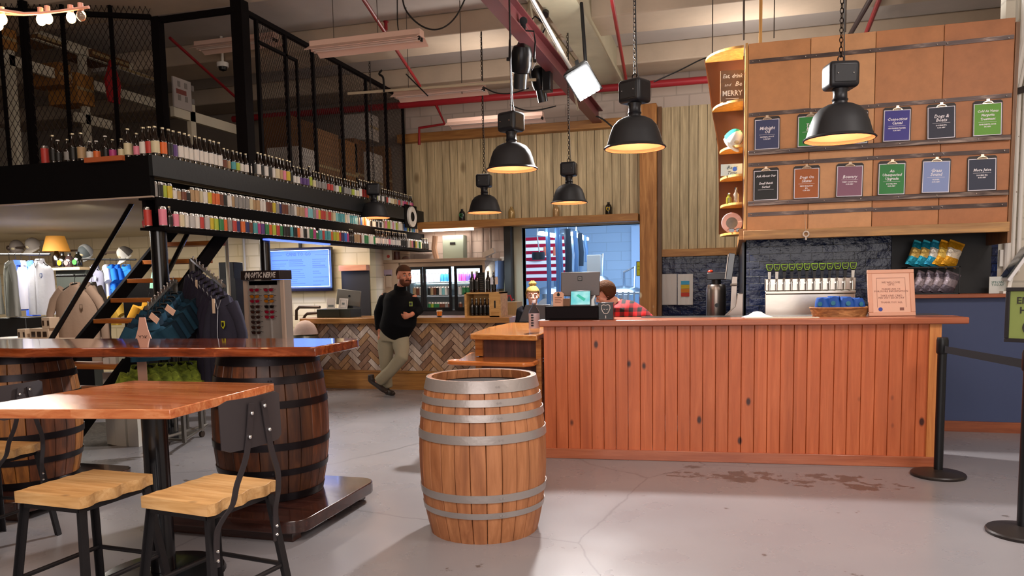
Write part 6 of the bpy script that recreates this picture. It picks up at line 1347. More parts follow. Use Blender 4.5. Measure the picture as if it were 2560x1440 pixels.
a=at(22,620,Y=9.6); b=at(70,618,Y=9.6); q=MB().tube([a,b],.016,8); q.sph(a,.04,12); obj('wall_peg',q,mat('#4a3c34',.4,.5),label='brown wall peg rail with a ball end left of the hanging grey cap',cat='peg')
garment(hook(186,690,7.45),-.02,'#8a7260','Tan quarter-zip hoodie with a shield badge facing front','hoodie',kind='hoodie',W=.78,H=.95,badge=('#6a5444','#8a7260'),dp=.1)
garment(hook(212,690,7.8),-.3,'#8c7664','Second tan hoodie tucked right behind the front one','hoodie',kind='hoodie',W=.56,H=.95)
garment(hook(228,690,8.05),-.3,'#3c352e','Dark brown-grey hoodie behind the two tan hoodies','hoodie',kind='hoodie',W=.6,H=.95)
garment(hook(236,648,9.2),-.3,'#6c6c7c','Grey vest with a white badge hanging above the tan hoodies','vest',kind='vest',W=.52,H=.62,badge=('#e0e0e0','#c0c0c8'))
garment(hook(262,648,9.3),-.7,'#dcdcd8','White top hanging edge-on behind the grey vest','shirt',kind='tee',H=.6,W=.44)
garment(hook(275,648,9.3),-.6,'#1d62c8','Royal blue shirt beside the grey vest','shirt',kind='tee',H=.6,W=.5)
garment(hook(290,648,9.35),-.6,'#1b5cc0','Royal blue shirt, middle of the three under the white cap','shirt',kind='tee',H=.5,W=.46)
garment(hook(314,648,9.3),-.1,'#2a78d4','Bright blue shirt facing front below the white cap','shirt',kind='tee',W=.38,H=.36)
garment(hook(278,726,8.7),-.2,'#b08a34','Mustard yellow shirt low beside the stair stringer','shirt',kind='tee',W=.34,H=.36)
q=MB().tube([at(205,648,Y=9.25),at(340,649,Y=9.35)],.014,8); obj('clothes_rail',q,HNG,label='dark clothes rail carrying the blue shirts and grey vest',cat='rail')
q=MB().tube([at(140,690,Y=7.9),at(232,689,Y=8.1)],.014,8); obj('clothes_rail',q,HNG,label='short dark rail carrying the tan hoodies',cat='rail')
# caps on pegs
for px,py,c1,c2,c3,lb,rt in ((86,606,'#8c847c','#8c847c','#a09890','grey cap hanging highest above the white jacket',(1.2,.1,0)),(45,612,'#7a7068','#7a7068','#6a6058','faint grey cap on the wall peg at the far left',(1.1,0,.3)),(216,622,'#9a9c9c','#5c6264','#a4a6a6','grey and dark trucker cap on the middle peg',(1.35,.15,.25)),(318,628,'#5c5650','#c8c4bc','#d2cec4','white cap with dark front panel on the right peg',(1.3,-.1,-.25))):
    p=at(px,py+12,Y=9.7); cap_thing((p.x,p.y,p.z),0,c1,c2,c3,lb[0].upper()+lb[1:],rot=(rt[0]-.6,rt[1],rt[2]),sc=1.2)
for a,b,lb in (((155,628),(200,626),'brown peg rail behind the middle trucker cap'),((262,632),(308,630),'brown peg rail beside the white cap')):
    obj('wall_peg',MB().tube([at(*a,Y=9.7),at(*b,Y=9.7)],.016,8).sph(at(*a,Y=9.7),.035,10),mat('#5a4a40',.4,.5),label=lb,cat='peg')
# lamp and jugs on the plank
PY=9.4; sz=at(170,669,Y=PY).z
a=at(126,672,Y=PY); b=at(215,672,Y=PY); obj('wall_plank',MB().box(a.x,b.x,PY-.12,PY+.2,sz-.04,sz),mat('#c0a884',.5),label='pale plank shelf holding the table lamp and jugs',cat='shelf')
obj('plank_cabinet',MB().box(a.x+.1,b.x,PY+.0,PY+.2,0,sz-.04),mat('#2c302c',.6),label='dark cabinet under the pale plank shelf',cat='cabinet')
p=at(144,669,Y=PY); t=thing('table_lamp',(p.x,PY,sz),'table lamp with a mustard shade on a dark jug base','table lamp')
obj('lamp_base',MB().lathe([(0,0),(.06,0),(.065,.01),(.065,.16),(.03,.24),(.022,.27),(.02,.30)],n=20),mat('#160d08',.15,coat=.8),t,space='l')
obj('lamp_shade',MB().lathe([(.19,.25),(.125,.48),(.12,.48),(.185,.25)],n=32),mat('#a8742c',.7,emit=.25,ec='#c08030'),t,space='l'); obj('lamp_neck',MB().cyl((0,0,.29),(0,0,.46),.006),BLK,t,space='l')
for px,c1,c2,h,lb in ((158,'#100c08','#d8b818',.2,'dark jug with a yellow emblem beside the table lamp'),(175,'#3a2c2c','#8c7474',.19,'dark and mauve jug between the two emblem jugs'),(196,'#0c0e0a','#3cae3c',.21,'dark jug with a green emblem right end of the plank shelf')):
    p=at(px,669,Y=PY-.02); t=thing('growler',(p.x,PY-.02,sz),lb[0].upper()+lb[1:],'growler'); obj('jug',MB().lathe([(0,0),(.062,0),(.066,.01),(.066,h*.6),(.05,h*.8),(.028,h*.92),(.026,h)],n=20),mat(c1,.15,coat=.7),t,space='l'); obj('stopper',MB().lathe([(.028,h),(.028,h+.02),(0,h+.02)],n=12),BLK,t,space='l'); obj('emblem',MB().lathe([(0,0),(.04,0),(.04,.004),(0,.004)],(0,-.069,h*.36),n=16,axis='y',sc=(1,1)),mat(c2,.5),t,space='l')
# gift boxes on a ledge at the lower left
tb=at(70,850,Y=7.0); t=thing('display_table',(tb.x,7.1,0),'pale display table behind the high table at the far left','table'); x0=at(-60,850,Y=7).x; x1=at(172,850,Y=7).x; obj('table_top',MB().box(x0,x1,6.9,7.5,tb.z-.03,tb.z),mat('#b49c84',.5),t); 
for x in(x0+.1,x1-.1): obj('leg',MB().box(x-.03,x+.03,7.0,7.4,0,tb.z-.03),DK,t)
def gift(px,y0,y1,w_,lb,Y=7.1,zb=None,c='#a89078'):
    p=at(px,y1,Y=Y); z0=tb.z if zb is None else zb; z1=at(px,y0,Y=Y).z; t=thing('gift_box',(p.x,Y,z0),lb,'gift box'); obj('carton',MB().box(-w_,w_,-.07,.07,0,z1-z0),mat(c,.7),t,space='l',bevel=.004); n=3 if w_>.1 else 2
    for k in range(n): 
        x=-w_*.6+1.2*w_*k/(n-1) if n>1 else 0; obj('window',MB().box(x-w_*.2,x+w_*.2,-.073,-.07,(z1-z0)*.25,(z1-z0)*.72),mat('#2a1a12',.2),t,space='l')
    return z1
gift(112,820,850,.14,'wide kraft gift box with three windows on the display table'); gift(68,822,850,.06,'small kraft gift box left of the wide one on the display table'); zt_=gift(128,793,820,.06,'kraft gift box stacked on the wide one',zb=at(112,820,Y=7.1).z)
p=at(22,850,Y=6.95); obj('white_tray',MB().lathe([(0,0),(.2,0),(.22,.03),(.2,.02),(0,.012)],(p.x,7.0,tb.z),n=30),WHT,label='round white tray on the display table at the left edge',cat='tray')
obj('black_crate',MB().box(at(-10,800,Y=7.5).x,at(60,800,Y=7.5).x,7.52,7.9,0,at(20,795,Y=7.5).z),mat('#141414',.5),label='black crate behind the display table at the far left',cat='crate',bevel=.01)
# --- four-way racks ---
RKM=mat('#7e7a74',.3,.85)
t=thing('clothes_rack',(-4.95,6.5,0),'steel four-way clothes rack on castors with sloping arms','clothes rack')
c0=at(479,648,Y=6.25); obj('post',MB().bar((c0.x,c0.y,.1),c0,.035,.035),RKM,t)
c1=at(437,700,Y=5.75); obj('post',MB().bar((c1.x,c1.y,.1),c1,.03,.03),RKM,t)
e0=at(560,716,Y=5.45); e1=at(366,772,Y=5.1)
for s,e in ((c0,e0),(c1,e1)):
    ar=obj('sloping_arm',MB().bar(s,e,.03,.02),RKM,t); d=(e-s)
    for k in range(9): p=s+d*(.06+k*.11); obj('stop_ball',MB().cyl(p,p+V((0,0,.03)),.003,n=6).sph(p+V((0,0,.035)),.009,8,k=5),CHROME,ar)
b0=at(518,1062,z=.12); b1=at(400,1098,z=.12); 
q=MB(); q.tube([b0,b1],.014,8); q.tube([V((c0.x,c0.y,.12)),V((c1.x,c1.y,.12))],.014,8); q.tube([b0,V((c0.x,c0.y,.12))],.014,8); q.tube([b1,V((c1.x,c1.y,.12))],.014,8)
for px,py in ((440,1048),(470,1042),(512,1030)): 
    p=at(px,py+30,z=.12); q.tube([p,p+V((0,0,.5))],.014,8)
obj('base_frame',q,RKM,t)
for p in (at(418,1106,z=.03),at(505,1085,z=.03)): obj('castor',MB().cyl((p.x-.012,p.y,.032),(p.x+.012,p.y,.032),.032,n=16).box(p.x-.015,p.x+.015,p.y-.02,p.y+.02,.06,.11),mat('#2c2018',.5),t)
NV='#272330'; n=8
for i in range(n):
    u=i/(n-1); p=c0+(e0-c0)*(.1+.86*u)+V((0,0,-.01)); last=i==n-1
    lb=['farthest','second farthest','third farthest','fourth farthest','fourth nearest','third nearest','second nearest'][i] if not last else ''
    garment(p,-.32 if last else -.32-.06*(n-1-i)*.3,NV if not last else '#2b2a36','Navy zipped jacket with a yellow shield badge at the front of the rack' if last else 'Dark navy jacket, %s on the rack of navy jackets'%lb,'jacket',W=.44,H=.74,dp=.085 if last else .05,tag=('#c8b098',0.,.0) if i in(2,7) else None,badge=('#a8a81c','#14140c') if last else None)
TL=['#14242f','#193242','#13222e','#1c3848']
for i in range(8):
    u=i/7; p=c1+(e1-c1)*(.06+.9*u)+V((0,0,-.01)); nmz=['farthest','second farthest','third farthest','fourth farthest','fourth nearest','third nearest','second nearest','nearest'][i]
    garment(p,.85+.03*i,TL[i%4],'Teal blue shirt, %s on the sloping arm%s'%(nmz,' with a pale size tag' if i in(2,5) else ''),'shirt',kind='tee',W=.35,H=.30,dp=.045)
for px,py,tl,lb in ((430,775,.6,'upper pale pink card clipped across the teal shirts'),(390,795,.65,'lower pale pink card clipped across the teal shirts')):
    p=at(px,py,Y=5.02); obj('price_card',MB().cb((p.x,5.0,p.z),(.088,.004,.048),(0,tl,0)),mat('#c09c88',.6),label=lb,cat='card')
p=at(358,832,Y=4.92); t=thing('hanging_tag',p,'big pink bottle-shaped tag hanging in front of the teal shirts','tag'); q=MB(); q.prism([(-.12,-.16),(.12,-.16),(.045,.03),(.026,.12),(-.026,.12),(-.045,.03)],'y',-.003,.003,m=0)
q.txt('Y2K\nTEES',.05,(0,-.004,-.06),m=1,ext=.0003); obj('card',q,[mat('#c49684',.6),mat('#3a2420',.6)],t,space='l')
# lower tier: lime patterned shirts
LM=wood('#3e4a10','#9aa832','#707c20',axis='x',sc=9,stretch=2,rough=.85,name='lime_pattern')
rail=MB().tube([at(335,888,Y=5.3),at(485,882,Y=5.75)],.012,8); obj('lower_rail',rail,RKM,label='low steel rail carrying the lime patterned shirts',cat='rail')
for i in range(6):
    u=i/5; a=at(345+u*125,890-u*8,Y=5.3+.45*u); o=garment(a,.15+.4*(i%2),'#7c8a24','Lime patterned shirt, %s of six under the high table'%['leftmost','second','third','fourth','fifth','rightmost'][i],'shirt',kind='tee',W=.3,H=.32,dp=.05)
    for ch in o.children:
        if ch.name.startswith(('body','sleeve','collar')): ch.data.materials[0]=LM
a=at(360,930,Y=5.1); obj('kraft_tag',MB().box(a.x-.045,a.x+.045,5.08,5.084,a.z-.2,a.z+.2),mat('#b08a78',.7),label='long pinkish kraft tag hanging among the lime shirts',cat='tag')
garment(at(372,730,Y=7.0),.3,'#c8902c','Golden yellow shirt glimpsed behind the teal rack','shirt',kind='tee',W=.34,H=.4)
a=at(384,700,Y=7.1); obj('mint_ornament',MB().lathe([(0,-.1),(.07,-.09),(.05,0),(.02,.08),(0,.1)],a,n=12,sc=(.8,.4)),mat('#8cc4a4',.6),label='mint green pennant hanging left of the round column',cat='pennant')
# packaged goods under the stairs
for i,(px,y0,y1,c_,lb) in enumerate(((300,902,918,'#c8c4bc','small white carton on the visible low stair tread'),(322,898,918,'#b8bcae','white carton with dark stripes on the low stair tread'),(283,905,918,'#d0ccc8','slim white carton left on the low stair tread'))):
    p=at(px,915,Y=5.9); obj('goods_box',MB().box(p.x-.035,p.x+.03,5.82,5.92,.8,.8+(y1-y0)*.0042),mat(c_,.5),label=lb,cat='carton')
for i,(px,w_) in enumerate(((268,.05),(292,.06),(324,.06))):
    p=at(px,958,Y=5.9); obj('goods_box',MB().box(p.x-w_,p.x+w_,5.9,6.0,0,at(px,932,Y=5.9).z),mat('#c4c0b8',.5),label='white standing carton behind the square table, %s of three'%['leftmost','middle one','rightmost'][i],cat='carton')
# floor mat
p=at(270,1098,z=0); obj('round_rug',MB().lathe([(0,.012),(.95,.012),(1.0,0),(0,0)],(p.x-.25,p.y+.25,0),n=48,sc=(1,.62)),wood('#2c2822','#5c544a',axis='x',sc=12,stretch=2,rough=.9,name='woven_rug'),label='dark woven oval rug on the floor behind the square table',cat='rug')
# sunglasses rack
p=at(668,850,Y=7.2); rzk=-.05; t=thing('sunglasses_rack',(p.x,7.25,0),'tall grey revolving sunglasses rack with a dark header sign','display rack',rz=rzk)
cz=lambda y: at(668,y,Y=7.15).z
W=(at(718,760,Y=7.15).x-at(622,760,Y=7.15).x)/2
obj('back_panel',MB().box(-W,W,-.05,.1,.25,cz(700)),mat('#8f8680',.5),t,space='l'); obj('base_plate',MB().box(-W,W,-.2,.25,0,.03),BLK,t,space='l'); obj('foot_post',MB().cyl((0,0,.03),(0,0,.25),.05),BLK,t,space='l')
for s in(-1,1): obj('side_rail',MB().box(s*W-.02,s*W+.02,-.075,-.05,.25,cz(700)),mat('#b09a8a',.5),t,space='l')
q=MB(); q.box(-W*1.05,W*1.05,-.12,.1,cz(700)+.005,cz(676)); obj('header_box',q,mat('#241a18',.4),t,space='l',bevel=.004)
q=MB(); q.txt('(N)OPTIC NERVE',.08,(0,-.1225,(cz(700)+cz(676))/2),shear=.25,bold=.0015,sx=.64,ext=.0006); obj('header_lettering',q,mat('#cfc4bc',.5),t,space='l')
obj('mirror',MB().box(-W*.8,W*.7,-.06,-.05,cz(712),cz(702)),mat('#101010',.05,1),t,space='l')
for s in(-.45,.32): obj('display_rail',MB().box(W*s-.006,W*s+.006,-.065,-.05,.35,cz(713)),mat('#c9c5c2',.3,.5),t,space='l')
LR=mat('#b01838',.08,.5,coat=1); LO=mat('#d88018',.08,.5,coat=1); LK=mat('#2c1614',.1,coat=1)
m_=WM[t]
ys_=[725,741,753,767,780,793,806,819,832]
cl=(['red','orange','red','dark','dark','dark','dark','dark','dark'],['red','orange','orange','black','red','red'])
first={}
for ci,s in enumerate((-.45,.32)):
    for k,cn in enumerate(cl[ci]):
        pos=m_@V((W*s,-.085,cz(ys_[k])-.015)); lb='%s-lensed sunglasses, %s on the %s column of the rack'%(cn.capitalize(),['topmost','second down','third down','fourth down','fifth down','sixth down','seventh down','eighth down','lowest'][k],['left','right'][ci])
        key=cn
        if key in first: dup(first[key],pos,rz=rzk,label=lb)
        else: first[key]=shades(pos,rzk,{'red':LR,'orange':LO,'dark':LK,'black':LB}[cn],BLK if cn!='red' else mat('#5a0c18',.3),lb)
# light on the merchandise (track lamps under the mezzanine)
light('SPOT',(-6.6,6.6,2.33),70,(1,.95,.92),.06,spot=140,blend=.6,name='under_deck_lamp').rotation_euler=(R(35),0,R(35))
light('AREA',(-9.6,8.2,2.33),120,(1,.93,.82),1.6,(0,0,0),sy=1.0,name='under_deck_lamp')
light('AREA',(-6.4,10.2,2.33),28,(1,.88,.75),1.4,(0,0,0),sy=.8,name='under_deck_lamp')
# ================= people =================
def rem(vx,sm=4):
    def f(o):
        m=o.modifiers.new('fuse','REMESH'); m.mode='VOXEL'; m.voxel_size=vx; m.use_smooth_shade=True
        s=o.modifiers.new('relax','SMOOTH'); s.factor=.5; s.iterations=sm
    return f
def hand(q,w,d,side,palm_n,curl=.5,sc=1.):
    """w wrist point, d direction to the fingers, side = direction to the thumb, palm_n palm normal"""
    d=V(d).normalized(); s=V(side); s=(s-d*s.dot(d)).normalized(); n=d.cross(s)
    if n.dot(V(palm_n))<0: n=-n
    q.tube([w-d*.02,w+d*.02,w+d*.05*sc,w+d*.09*sc],[.024*sc,.028*sc,.036*sc,.034*sc],12,sx=1.15,ref=s)
    for i,(o,l) in enumerate(((.028,.068),(.010,.078),(-.009,.073),(-.027,.056))):
        b=w+d*.088*sc+s*o*sc; c=curl*(1+.12*i); p=[b]; a=0
        for k in range(3):
            a+=c*.75; p.append(p[-1]+(d*cos(a)+n*sin(a))*l*sc*(.45,.32,.25)[k])
        q.tube(p,[.0105*sc,.0098*sc,.009*sc,.0075*sc],8)
    b=w+d*.03*sc+s*.026*sc; q.tube([b,b+(s*.7+d*.7)*.03*sc,b+(s*.45+d*.8+n*.3)*.062*sc],[.014*sc,.0115*sc,.009*sc],8)
def headm(c,f,up=(0,0,1)):
    f=V(f).normalized(); u=V(up); u=(u-f*u.dot(f)).normalized(); x=f.cross(u); m=MX((x,f,u)).transposed().to_4x4(); m.translation=V(c); return m
def add_head(q,m,sc=1.):
    o=q.xf; q.xf=m@MX.Diagonal((sc,sc,sc,1))
    q.sph((0,-.012,.03),(.076,.094,.092),20,k=14); q.sph((0,.028,-.035),(.06,.06,.072),16,k=10); q.sph((0,.06,-.075),(.032,.03,.026),12,k=8)
    q.tube([(0,.078,.022),(0,.098,-.004),(0,.102,-.018)],[.009,.012,.015],10); q.sph((-.012,.092,-.02),.009,8,k=6); q.sph((.012,.092,-.02),.009,8,k=6)
    for s in(-1,1): q.sph((s*.078,-.008,-.002),(.010,.018,.032),10,k=8); q.sph((s*.038,.06,-.012),(.026,.022,.022),10,k=8); q.tube([(s*.012,.082,.036),(s*.05,.068,.036)],[.010,.008],8)
    q.xf=o
def face(t,m,body,iris='#3a2c20',lip='#a05a50',sc=1.):
    def P(x,y,z): return m@(V((x,y,z))*sc)
    for s in(-1,1):
        e=obj('eye',MB().sph(P(s*.030,.0775,.012),.0105*sc,12,k=8),mat('#9c928a',.3),t); obj('iris',MB().sph(P(s*.030,.0855,.012),.0055*sc,10,k=6),mat(iris,.2),e)
        obj('eyebrow',MB().tube([P(s*.014,.091,.034),P(s*.032,.088,.040),P(s*.050,.078,.034)],[.003*sc,.0045*sc,.003*sc],6),mat('#3c2618',.8),t)
    obj('lips',MB().tube([P(-.024,.083,-.052),P(-.008,.093,-.050),P(.008,.093,-.050),P(.024,.083,-.052)],[.003*sc,.006*sc,.006*sc,.003*sc],8),mat(lip,.5),t)
# ---------------- the standing man ----------------
def PM(px,py,dy=0.): return at(px,py,Y=9.44+dy)
SK=mat('#c07a5c',.5,var=.08,bs=60)
hc=PM(1011,691,-.05); fdir=V((.72,-.69,-.05)); hm=headm(hc,fdir)
neck=PM(1001,722,0); shL=PM(1031,741,.0); shR=PM(965,738,-.02); chest=PM(1000,755); belly=PM(1003,795,-.03); pelv=PM(984,835)
elR=PM(947,782,.0); haR=PM(950,838,-.06); elL=PM(1047,776,.0); haL=PM(1026,788,-.24)
hipR=PM(966,845); hipL=PM(1000,846,-.02); knR=PM(965,905,.0); ftR=PM(965,962,.05); knL=PM(1004,893,-.16); ftL=PM(943,957,-.12)
t=thing('person',(PM(965,984).x,9.44,0),'person in black quarter-zip and khaki trousers leaning on the tiled counter','person')
b=MB(); add_head(b,hm,1.16); b.tube([hc-V((.02,-.01,.05)),neck,chest],[.058,.062,.075],14)
b.tube([pelv,belly,chest,neck+V((0,0,-.03))],[.14,.17,.15,.06],20)
b.tube([shR,elR,haR+V((0,0,.05))],[.06,.045,.032],12); b.tube([shL,elL,haL],[.06,.045,.030],12)
b.tube([hipR,knR,ftR],[.08,.055,.04],14); b.tube([hipL,knL,ftL],[.08,.055,.04],14)
hand(b,haR+V((0,0,.03)),(.05,0,-1),(.3,-1,0),(1,0,0),.3); hand(b,haL,(-.95,-.2,-.2),(-.1,-.4,1),(-.2,1,0),.9)
obj('body',b,SK,t,mod=rem(.006,3)); face(t,hm,None,sc=1.16,lip='#8c5048')
LT=(shL-shR).normalized()
BK=mat('#08080a',.85,bump=.35,bs=20)
sw=MB(); sw.tube([PM(978,838),PM(985,828),PM(998,800,-.06),PM(1001,775,-.04),PM(1000,750,0),PM(1000,736),PM(1001,724)],[.172,.21,.236,.232,.222,.185,.08],26,sx=1.0,ref=LT)
sw.tube([shR+V((.03,0,-.0)),shR+V((-.03,0,-.05)),elR,PM(948,826,-.04)],[.06,.076,.070,.052],16); sw.tube([shL+V((-.03,0,0)),shL+V((.02,0,-.06)),elL+V((.0,0,0)),PM(1036,786,-.18)],[.06,.074,.070,.050],16)
obj('sweater',sw,BK,t,mod=rem(.013,8))
cl=MB(); cl.tube([neck+V((-.01,0,-.05)),neck+V((.005,-.02,.012)),neck+V((.012,-.03,.045))],[.088,.082,.076],20); obj('collar',cl,BK,t)
e=PM(1027,760,-.17); q=MB(); q.cb(e,(.045,.012,.06),(0,0,.3),m=0); q.cb(e+V((.0,-.006,0)),(.03,.012,.035),(0,0,.3),m=1); obj('chest_badge',q,[mat('#8a9a38',.6),BLK],t)
KH=mat('#9a9078',.8,bump=.5,bs=16)
tr=MB(); tr.tube([PM(984,812),PM(983,832),PM(983,852)],[.15,.182,.175],22,sx=1.0,ref=LT)
tr.tube([hipR+V((0,0,.03)),PM(965,872),knR,PM(967,940,.03),PM(968,968,.05)],[.118,.112,.088,.074,.075],18); tr.tube([hipL+V((0,0,.03)),PM(1003,868,-.08),knL,PM(978,925,-.16),PM(948,954,-.13)],[.118,.112,.092,.078,.080],18)
obj('trousers',tr,KH,t,mod=rem(.013,8))
def shoe(a,b,up=.05,nm='shoe'):
    q=MB(); a=V(a);b=V(b); d=(b-a); q.tube([a-d*.12,a,a+d*.4,a+d*.8,b+d*.05],[.03,.045,.043,.042,.024],14,sx=.85,ref=(0,0,1)); q.tube([a+V((0,0,.0)),a+V((0,0,up+.03))],[.045,.042],12)
    return obj(nm,q,mat('#2c2019',.5),t,mod=rem(.008,3))
shoe(PM(966,978,.02),PM(984,984,-.1)); shoe(PM(928,951,-.1),PM(966,980,-.2))
q=MB(); q.xf=hm@MX.Diagonal((1.16,1.16,1.16,1)); q.sph((0,-.016,.040),(.083,.100,.088),20,k=12); o=obj('hair',q,mat('#4a3020',.85,bump=.6,bs=90),t,mod=None)
# trim the hair to a cap above the brow
me=o.data; lim=[]
import bmesh
def trim(o,m,test,sc=1.):
    bm=bmesh.new(); bm.from_mesh(o.data); inv=m.inverted()@WM[o]
    dl=[v for v in bm.verts if test((inv@v.co)/sc)]; bmesh.ops.delete(bm,geom=dl,context='VERTS'); bm.to_mesh(o.data); bm.free()
    s=o.modifiers.new('thick','SOLIDIFY'); s.thickness=.006; s.offset=1
trim(o,hm,lambda p:(p.z<.058 and p.y>.0) or p.z<-.01 or (p.z<.03 and p.y>-.03),1.16)
q=MB(); q.xf=hm@MX.Diagonal((1.16,1.16,1.16,1)); q.sph((0,.03,-.048),(.064,.066,.062),20,k=12); o=obj('beard',q,mat('#5a3424',.85,bump=.7,bs=120),t)
trim(o,hm,lambda p:p.z>-.030 or (p.y>.07 and abs(p.x)<.024 and -.064<p.z<-.046),1.16)
obj('moustache',MB().tube([hm@(V(v)*1.16) for v in ((-.032,.082,-.050),(-.012,.098,-.040),(.012,.098,-.040),(.032,.082,-.050))],[.004,.009,.009,.004],8),mat('#4a2a1c',.85),t)
# ---------------- woman behind the side counter ----------------
def PW(px,py,dy=0.): return at(px,py,Y=8.55+dy)
hc=PW(1332,741); fd=V((.28,-.95,-.08)); hm=headm(hc,fd); t=thing('person',(hc.x,8.55,0),'person with blonde topknot in a black top behind the clear bottle','person')
SK2=mat('#d6a08c',.5)
b=MB(); add_head(b,hm,.9); n_=PW(1333,768); b.tube([hc-V((0,0,.04)),n_,n_-V((0,0,.08))],[.05,.05,.06],12)
sL=PW(1362,774);sR=PW(1304,775); pv=V((hc.x,8.6,.8)); b.tube([pv,V((hc.x,8.58,1.0)),n_-V((0,0,.05))],[.12,.12,.06],18)
b.tube([sR,PW(1296,835,-.02),PW(1318,840,-.25)],[.045,.036,.026],10); b.tube([sL,PW(1372,835,-.02),PW(1352,840,-.25)],[.045,.036,.026],10)
hand(b,PW(1318,840,-.25),(.5,-.7,0),(0,0,1),(0,0,-1),.5,.9); hand(b,PW(1352,840,-.25),(-.5,-.7,0),(0,0,1),(0,0,-1),.5,.9)
for s in(-1,1): b.tube([V((hc.x+s*.09,8.6,.8)),V((hc.x+s*.09,8.55,.42)),V((hc.x+s*.1,8.6,.05))],[.08,.055,.04],12)
obj('body',b,SK2,t,mod=rem(.006,3)); face(t,hm,None,sc=.9,lip='#b0645c')
BK2=mat('#121116',.85,bump=.3,bs=20)
q=MB(); q.tube([pv-V((0,0,.04)),pv+V((0,0,.1)),V((hc.x,8.57,1.05)),V((hc.x,8.56,1.17)),n_-V((0,0,.035))],[.15,.15,.155,.13,.06],22,sx=1.15,ref=(1,0,0)); q.tube([sR+V((.02,0,0)),sR,PW(1295,830,-.02),PW(1314,838,-.2)],[.06,.062,.05,.04],14); q.tube([sL-V((.02,0,0)),sL,PW(1373,830,-.02),PW(1356,838,-.2)],[.06,.062,.05,.04],14); obj('top',q,BK2,t,mod=rem(.012,8))
q=MB()
for s in(-1,1): q.tube([V((hc.x+s*.08,8.6,.84)),V((hc.x+s*.09,8.55,.42)),V((hc.x+s*.1,8.6,.06))],[.11,.075,.06],14)
obj('trousers',q,mat('#1c2230',.8),t,mod=rem(.013,6))
for s in(-1,1): obj('shoe',MB().tube([V((hc.x+s*.1,8.64,.05)),V((hc.x+s*.1,8.52,.045)),V((hc.x+s*.1,8.42,.035))],[.045,.045,.03],12),BLK,t)
HB_=mat('#a88a52',.8,bump=.6,bs=90)
q=MB(); q.xf=hm; q.sph((0,-.016,.034),(.076,.094,.088),20,k=12); o=obj('hair',q,HB_,t); trim(o,hm,lambda p:(p.z<.052 and p.y>.02) or (p.z<-.03))
q=MB(); c_=hm@V((0,-.02,.135)); 
for k in range(9): a=2*PI*k/9; q.tube([c_+V((.02*cos(a),.02*sin(a),-.02)),c_+V((.036*cos(a),.036*sin(a),.012)),c_+V((.014*cos(a+.8),.014*sin(a+.8),.04))],[.012,.015,.008],7)
q.sph(c_,.034,12,k=8); obj('topknot',q,HB_,t)
# ---------------- bending person in plaid ----------------
def PP(px,py,dy=0.): return at(px,py,Y=7.42+dy)
hc=PP(1512,737,-.03); hm=headm(hc,(-.8,-.25,-.55)); hp=PP(1612,812,.05); hp.z=.93
t=thing('person',(hp.x,7.45,0),'person in red and black plaid shirt bending down behind the tip box','person')
b=MB(); add_head(b,hm,.95); sh_=PP(1549,770); b.tube([hc-V((.0,0,.02)),PP(1530,752),sh_],[.05,.055,.07],12); b.tube([hp,PP(1582,800),sh_],[.13,.13,.1],18)
sa=sh_+V((0,-.15,-.02)); sb=sh_+V((0,.15,-.02))
for s_,dy in ((sa,-.16),(sb,.16)):
    w_=V((sh_.x-.12,7.42+dy,.98)); b.tube([s_,V((sh_.x-.02,7.42+dy*1.2,1.06)),w_],[.05,.04,.028],10); hand(b,w_,(-.9,0,-.4),(0,-dy,.3),(0,0,-1),.6,.95)
for s in(-1,1): b.tube([hp+V((0,s*.09,0)),V((hp.x-.02,7.47+s*.1,.5)),V((hp.x+.02,7.47+s*.1,.05))],[.085,.06,.042],12)
obj('body',b,mat('#c8907a',.5),t,mod=rem(.006,3)); face(t,hm,None,sc=.95)
def plaid():
    m=bpy.data.materials.new('buffalo_plaid'); m.use_nodes=True; nt=m.node_tree; N=nt.nodes; L=nt.links; b=N['Principled BSDF']; b.inputs['Roughness'].default_value=.85; tc=N.new('ShaderNodeTexCoord'); sp=N.new('ShaderNodeSeparateXYZ'); L.new(tc.outputs['Object'],sp.inputs[0]); outs=[]
    for i in (0,2):
        a=N.new('ShaderNodeMath'); a.operation='MULTIPLY'; a.inputs[1].default_value=13; L.new(sp.outputs[i],a.inputs[0]); f=N.new('ShaderNodeMath'); f.operation='FRACT'; L.new(a.outputs[0],f.inputs[0]); g=N.new('ShaderNodeMath'); g.operation='GREATER_THAN'; g.inputs[1].default_value=.5; L.new(f.outputs[0],g.inputs[0]); outs.append(g.outputs[0])
    s=N.new('ShaderNodeMath'); s.operation='ADD'; L.new(outs[0],s.inputs[0]); L.new(outs[1],s.inputs[1]); d=N.new('ShaderNodeMath'); d.operation='MULTIPLY'; d.inputs[1].default_value=.5; L.new(s.outputs[0],d.inputs[0])
    cr=N.new('ShaderNodeValToRGB'); cr.color_ramp.interpolation='CONSTANT'; e=cr.color_ramp.elements; e[0].position=0; e[0].color=(*col('#d0181c'),1); e[1].position=.75; e[1].color=(*col('#100a0c'),1); q=e.new(.25); q.color=(*col('#7a1216'),1); L.new(d.outputs[0],cr.inputs[0]); L.new(cr.outputs[0],b.inputs['Base Color']); return m
q=MB(); q.tube([hp+V((.02,0,-.06)),hp+V((0,0,.06)),PP(1584,802),PP(1558,778),PP(1540,760)],[.165,.17,.165,.14,.07],24,sx=1.1,ref=(0,1,0))
for s_,dy in ((sa,-.16),(sb,.16)): q.tube([s_+V((0,-dy*.3,0)),s_,V((sh_.x-.02,7.42+dy*1.2,1.06)),V((sh_.x-.10,7.42+dy,.99))],[.07,.07,.055,.042],14)
obj('plaid_shirt',q,plaid(),t,mod=rem(.013,6))
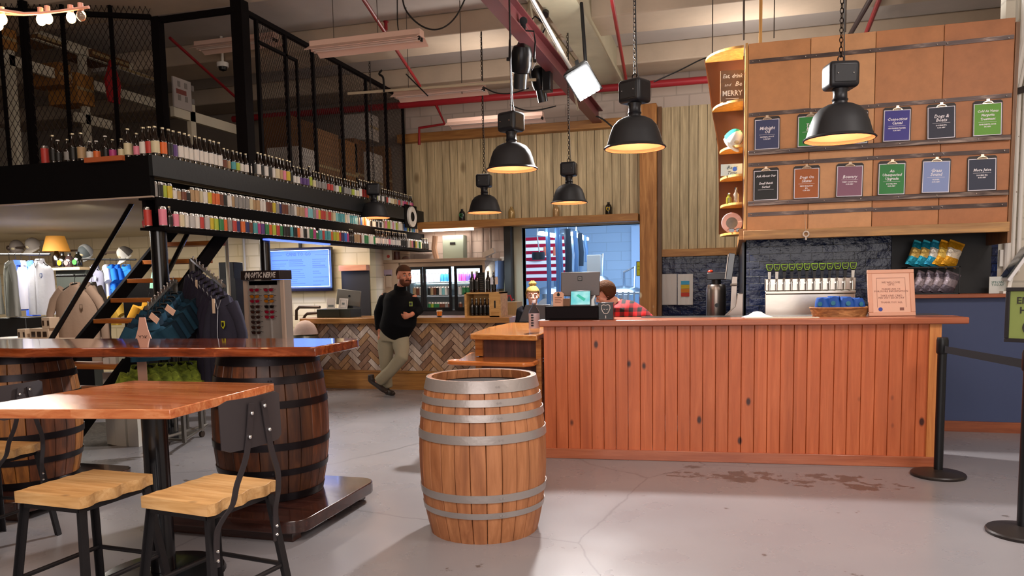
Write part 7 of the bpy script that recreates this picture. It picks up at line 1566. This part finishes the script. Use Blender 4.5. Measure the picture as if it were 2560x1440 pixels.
q=MB(); q.tube([hp+V((0,0,.04)),hp+V((0,0,-.12))],[.16,.165],20)
for s in(-1,1): q.tube([hp+V((0,s*.08,-.04)),V((hp.x-.02,7.47+s*.1,.5)),V((hp.x+.02,7.47+s*.1,.06))],[.11,.08,.065],14)
obj('trousers',q,mat('#1c2230',.8),t,mod=rem(.014,6))
for s in(-1,1): obj('shoe',MB().tube([V((hp.x+.06,7.47+s*.1,.05)),V((hp.x-.05,7.47+s*.1,.045)),V((hp.x-.16,7.47+s*.1,.035))],[.045,.045,.03],12),BLK,t)
q=MB(); q.xf=hm; q.sph((0,-.022,.030),(.088,.106,.1),20,k=12); o=obj('hair',q,mat('#4a2f1c',.8,bump=.6,bs=90),t); trim(o,hm,lambda p:(p.z<.05 and p.y>.03) or p.z<-.06)
# ================= light =================
w=bpy.data.worlds.new('world'); SC.world=w; w.use_nodes=True; w.node_tree.nodes['Background'].inputs[0].default_value=(.6,.55,.55,1); w.node_tree.nodes['Background'].inputs[1].default_value=.05
# added unseen fill lights that brighten the room
light('AREA',(-1.0,.6,4.6),100,(1,.90,.84),2.6,(0,0,0),sy=1.6,name='room_fill_light')
light('AREA',(3.2,3.0,4.5),110,(1,.92,.88),1.6,(0,0,0),sy=1.2,name='room_fill_light')
light('AREA',(.6,-2.7,2.3),125,(1,.94,.92),6.,(R(95),0,0),sy=2.6,name='front_fill_light')  # added unseen fill for back walls and ceiling, no window built
light('POINT',fc+V((.1,-.1,.25)),22,(1,.97,.93),.2,name='floodlight_spill')
light('AREA',(-5.6,2.6,4.5),16,(1,.85,.72),1.6,(0,0,0),sy=1.2,name='room_fill_light')
for x,y,w_ in ((-3.3,10.4,26),(.2,10.6,48)): light('POINT',(x,y,3.9),w_,(1,.9,.82),.25,name='room_fill_light')  # added ambient fill at the rear, not tied to any fixture
SC.view_settings.view_transform='Standard'; SC.view_settings.look='None'; SC.view_settings.gamma=1; SC.view_settings.exposure=.78; SC.view_settings.use_curve_mapping=False
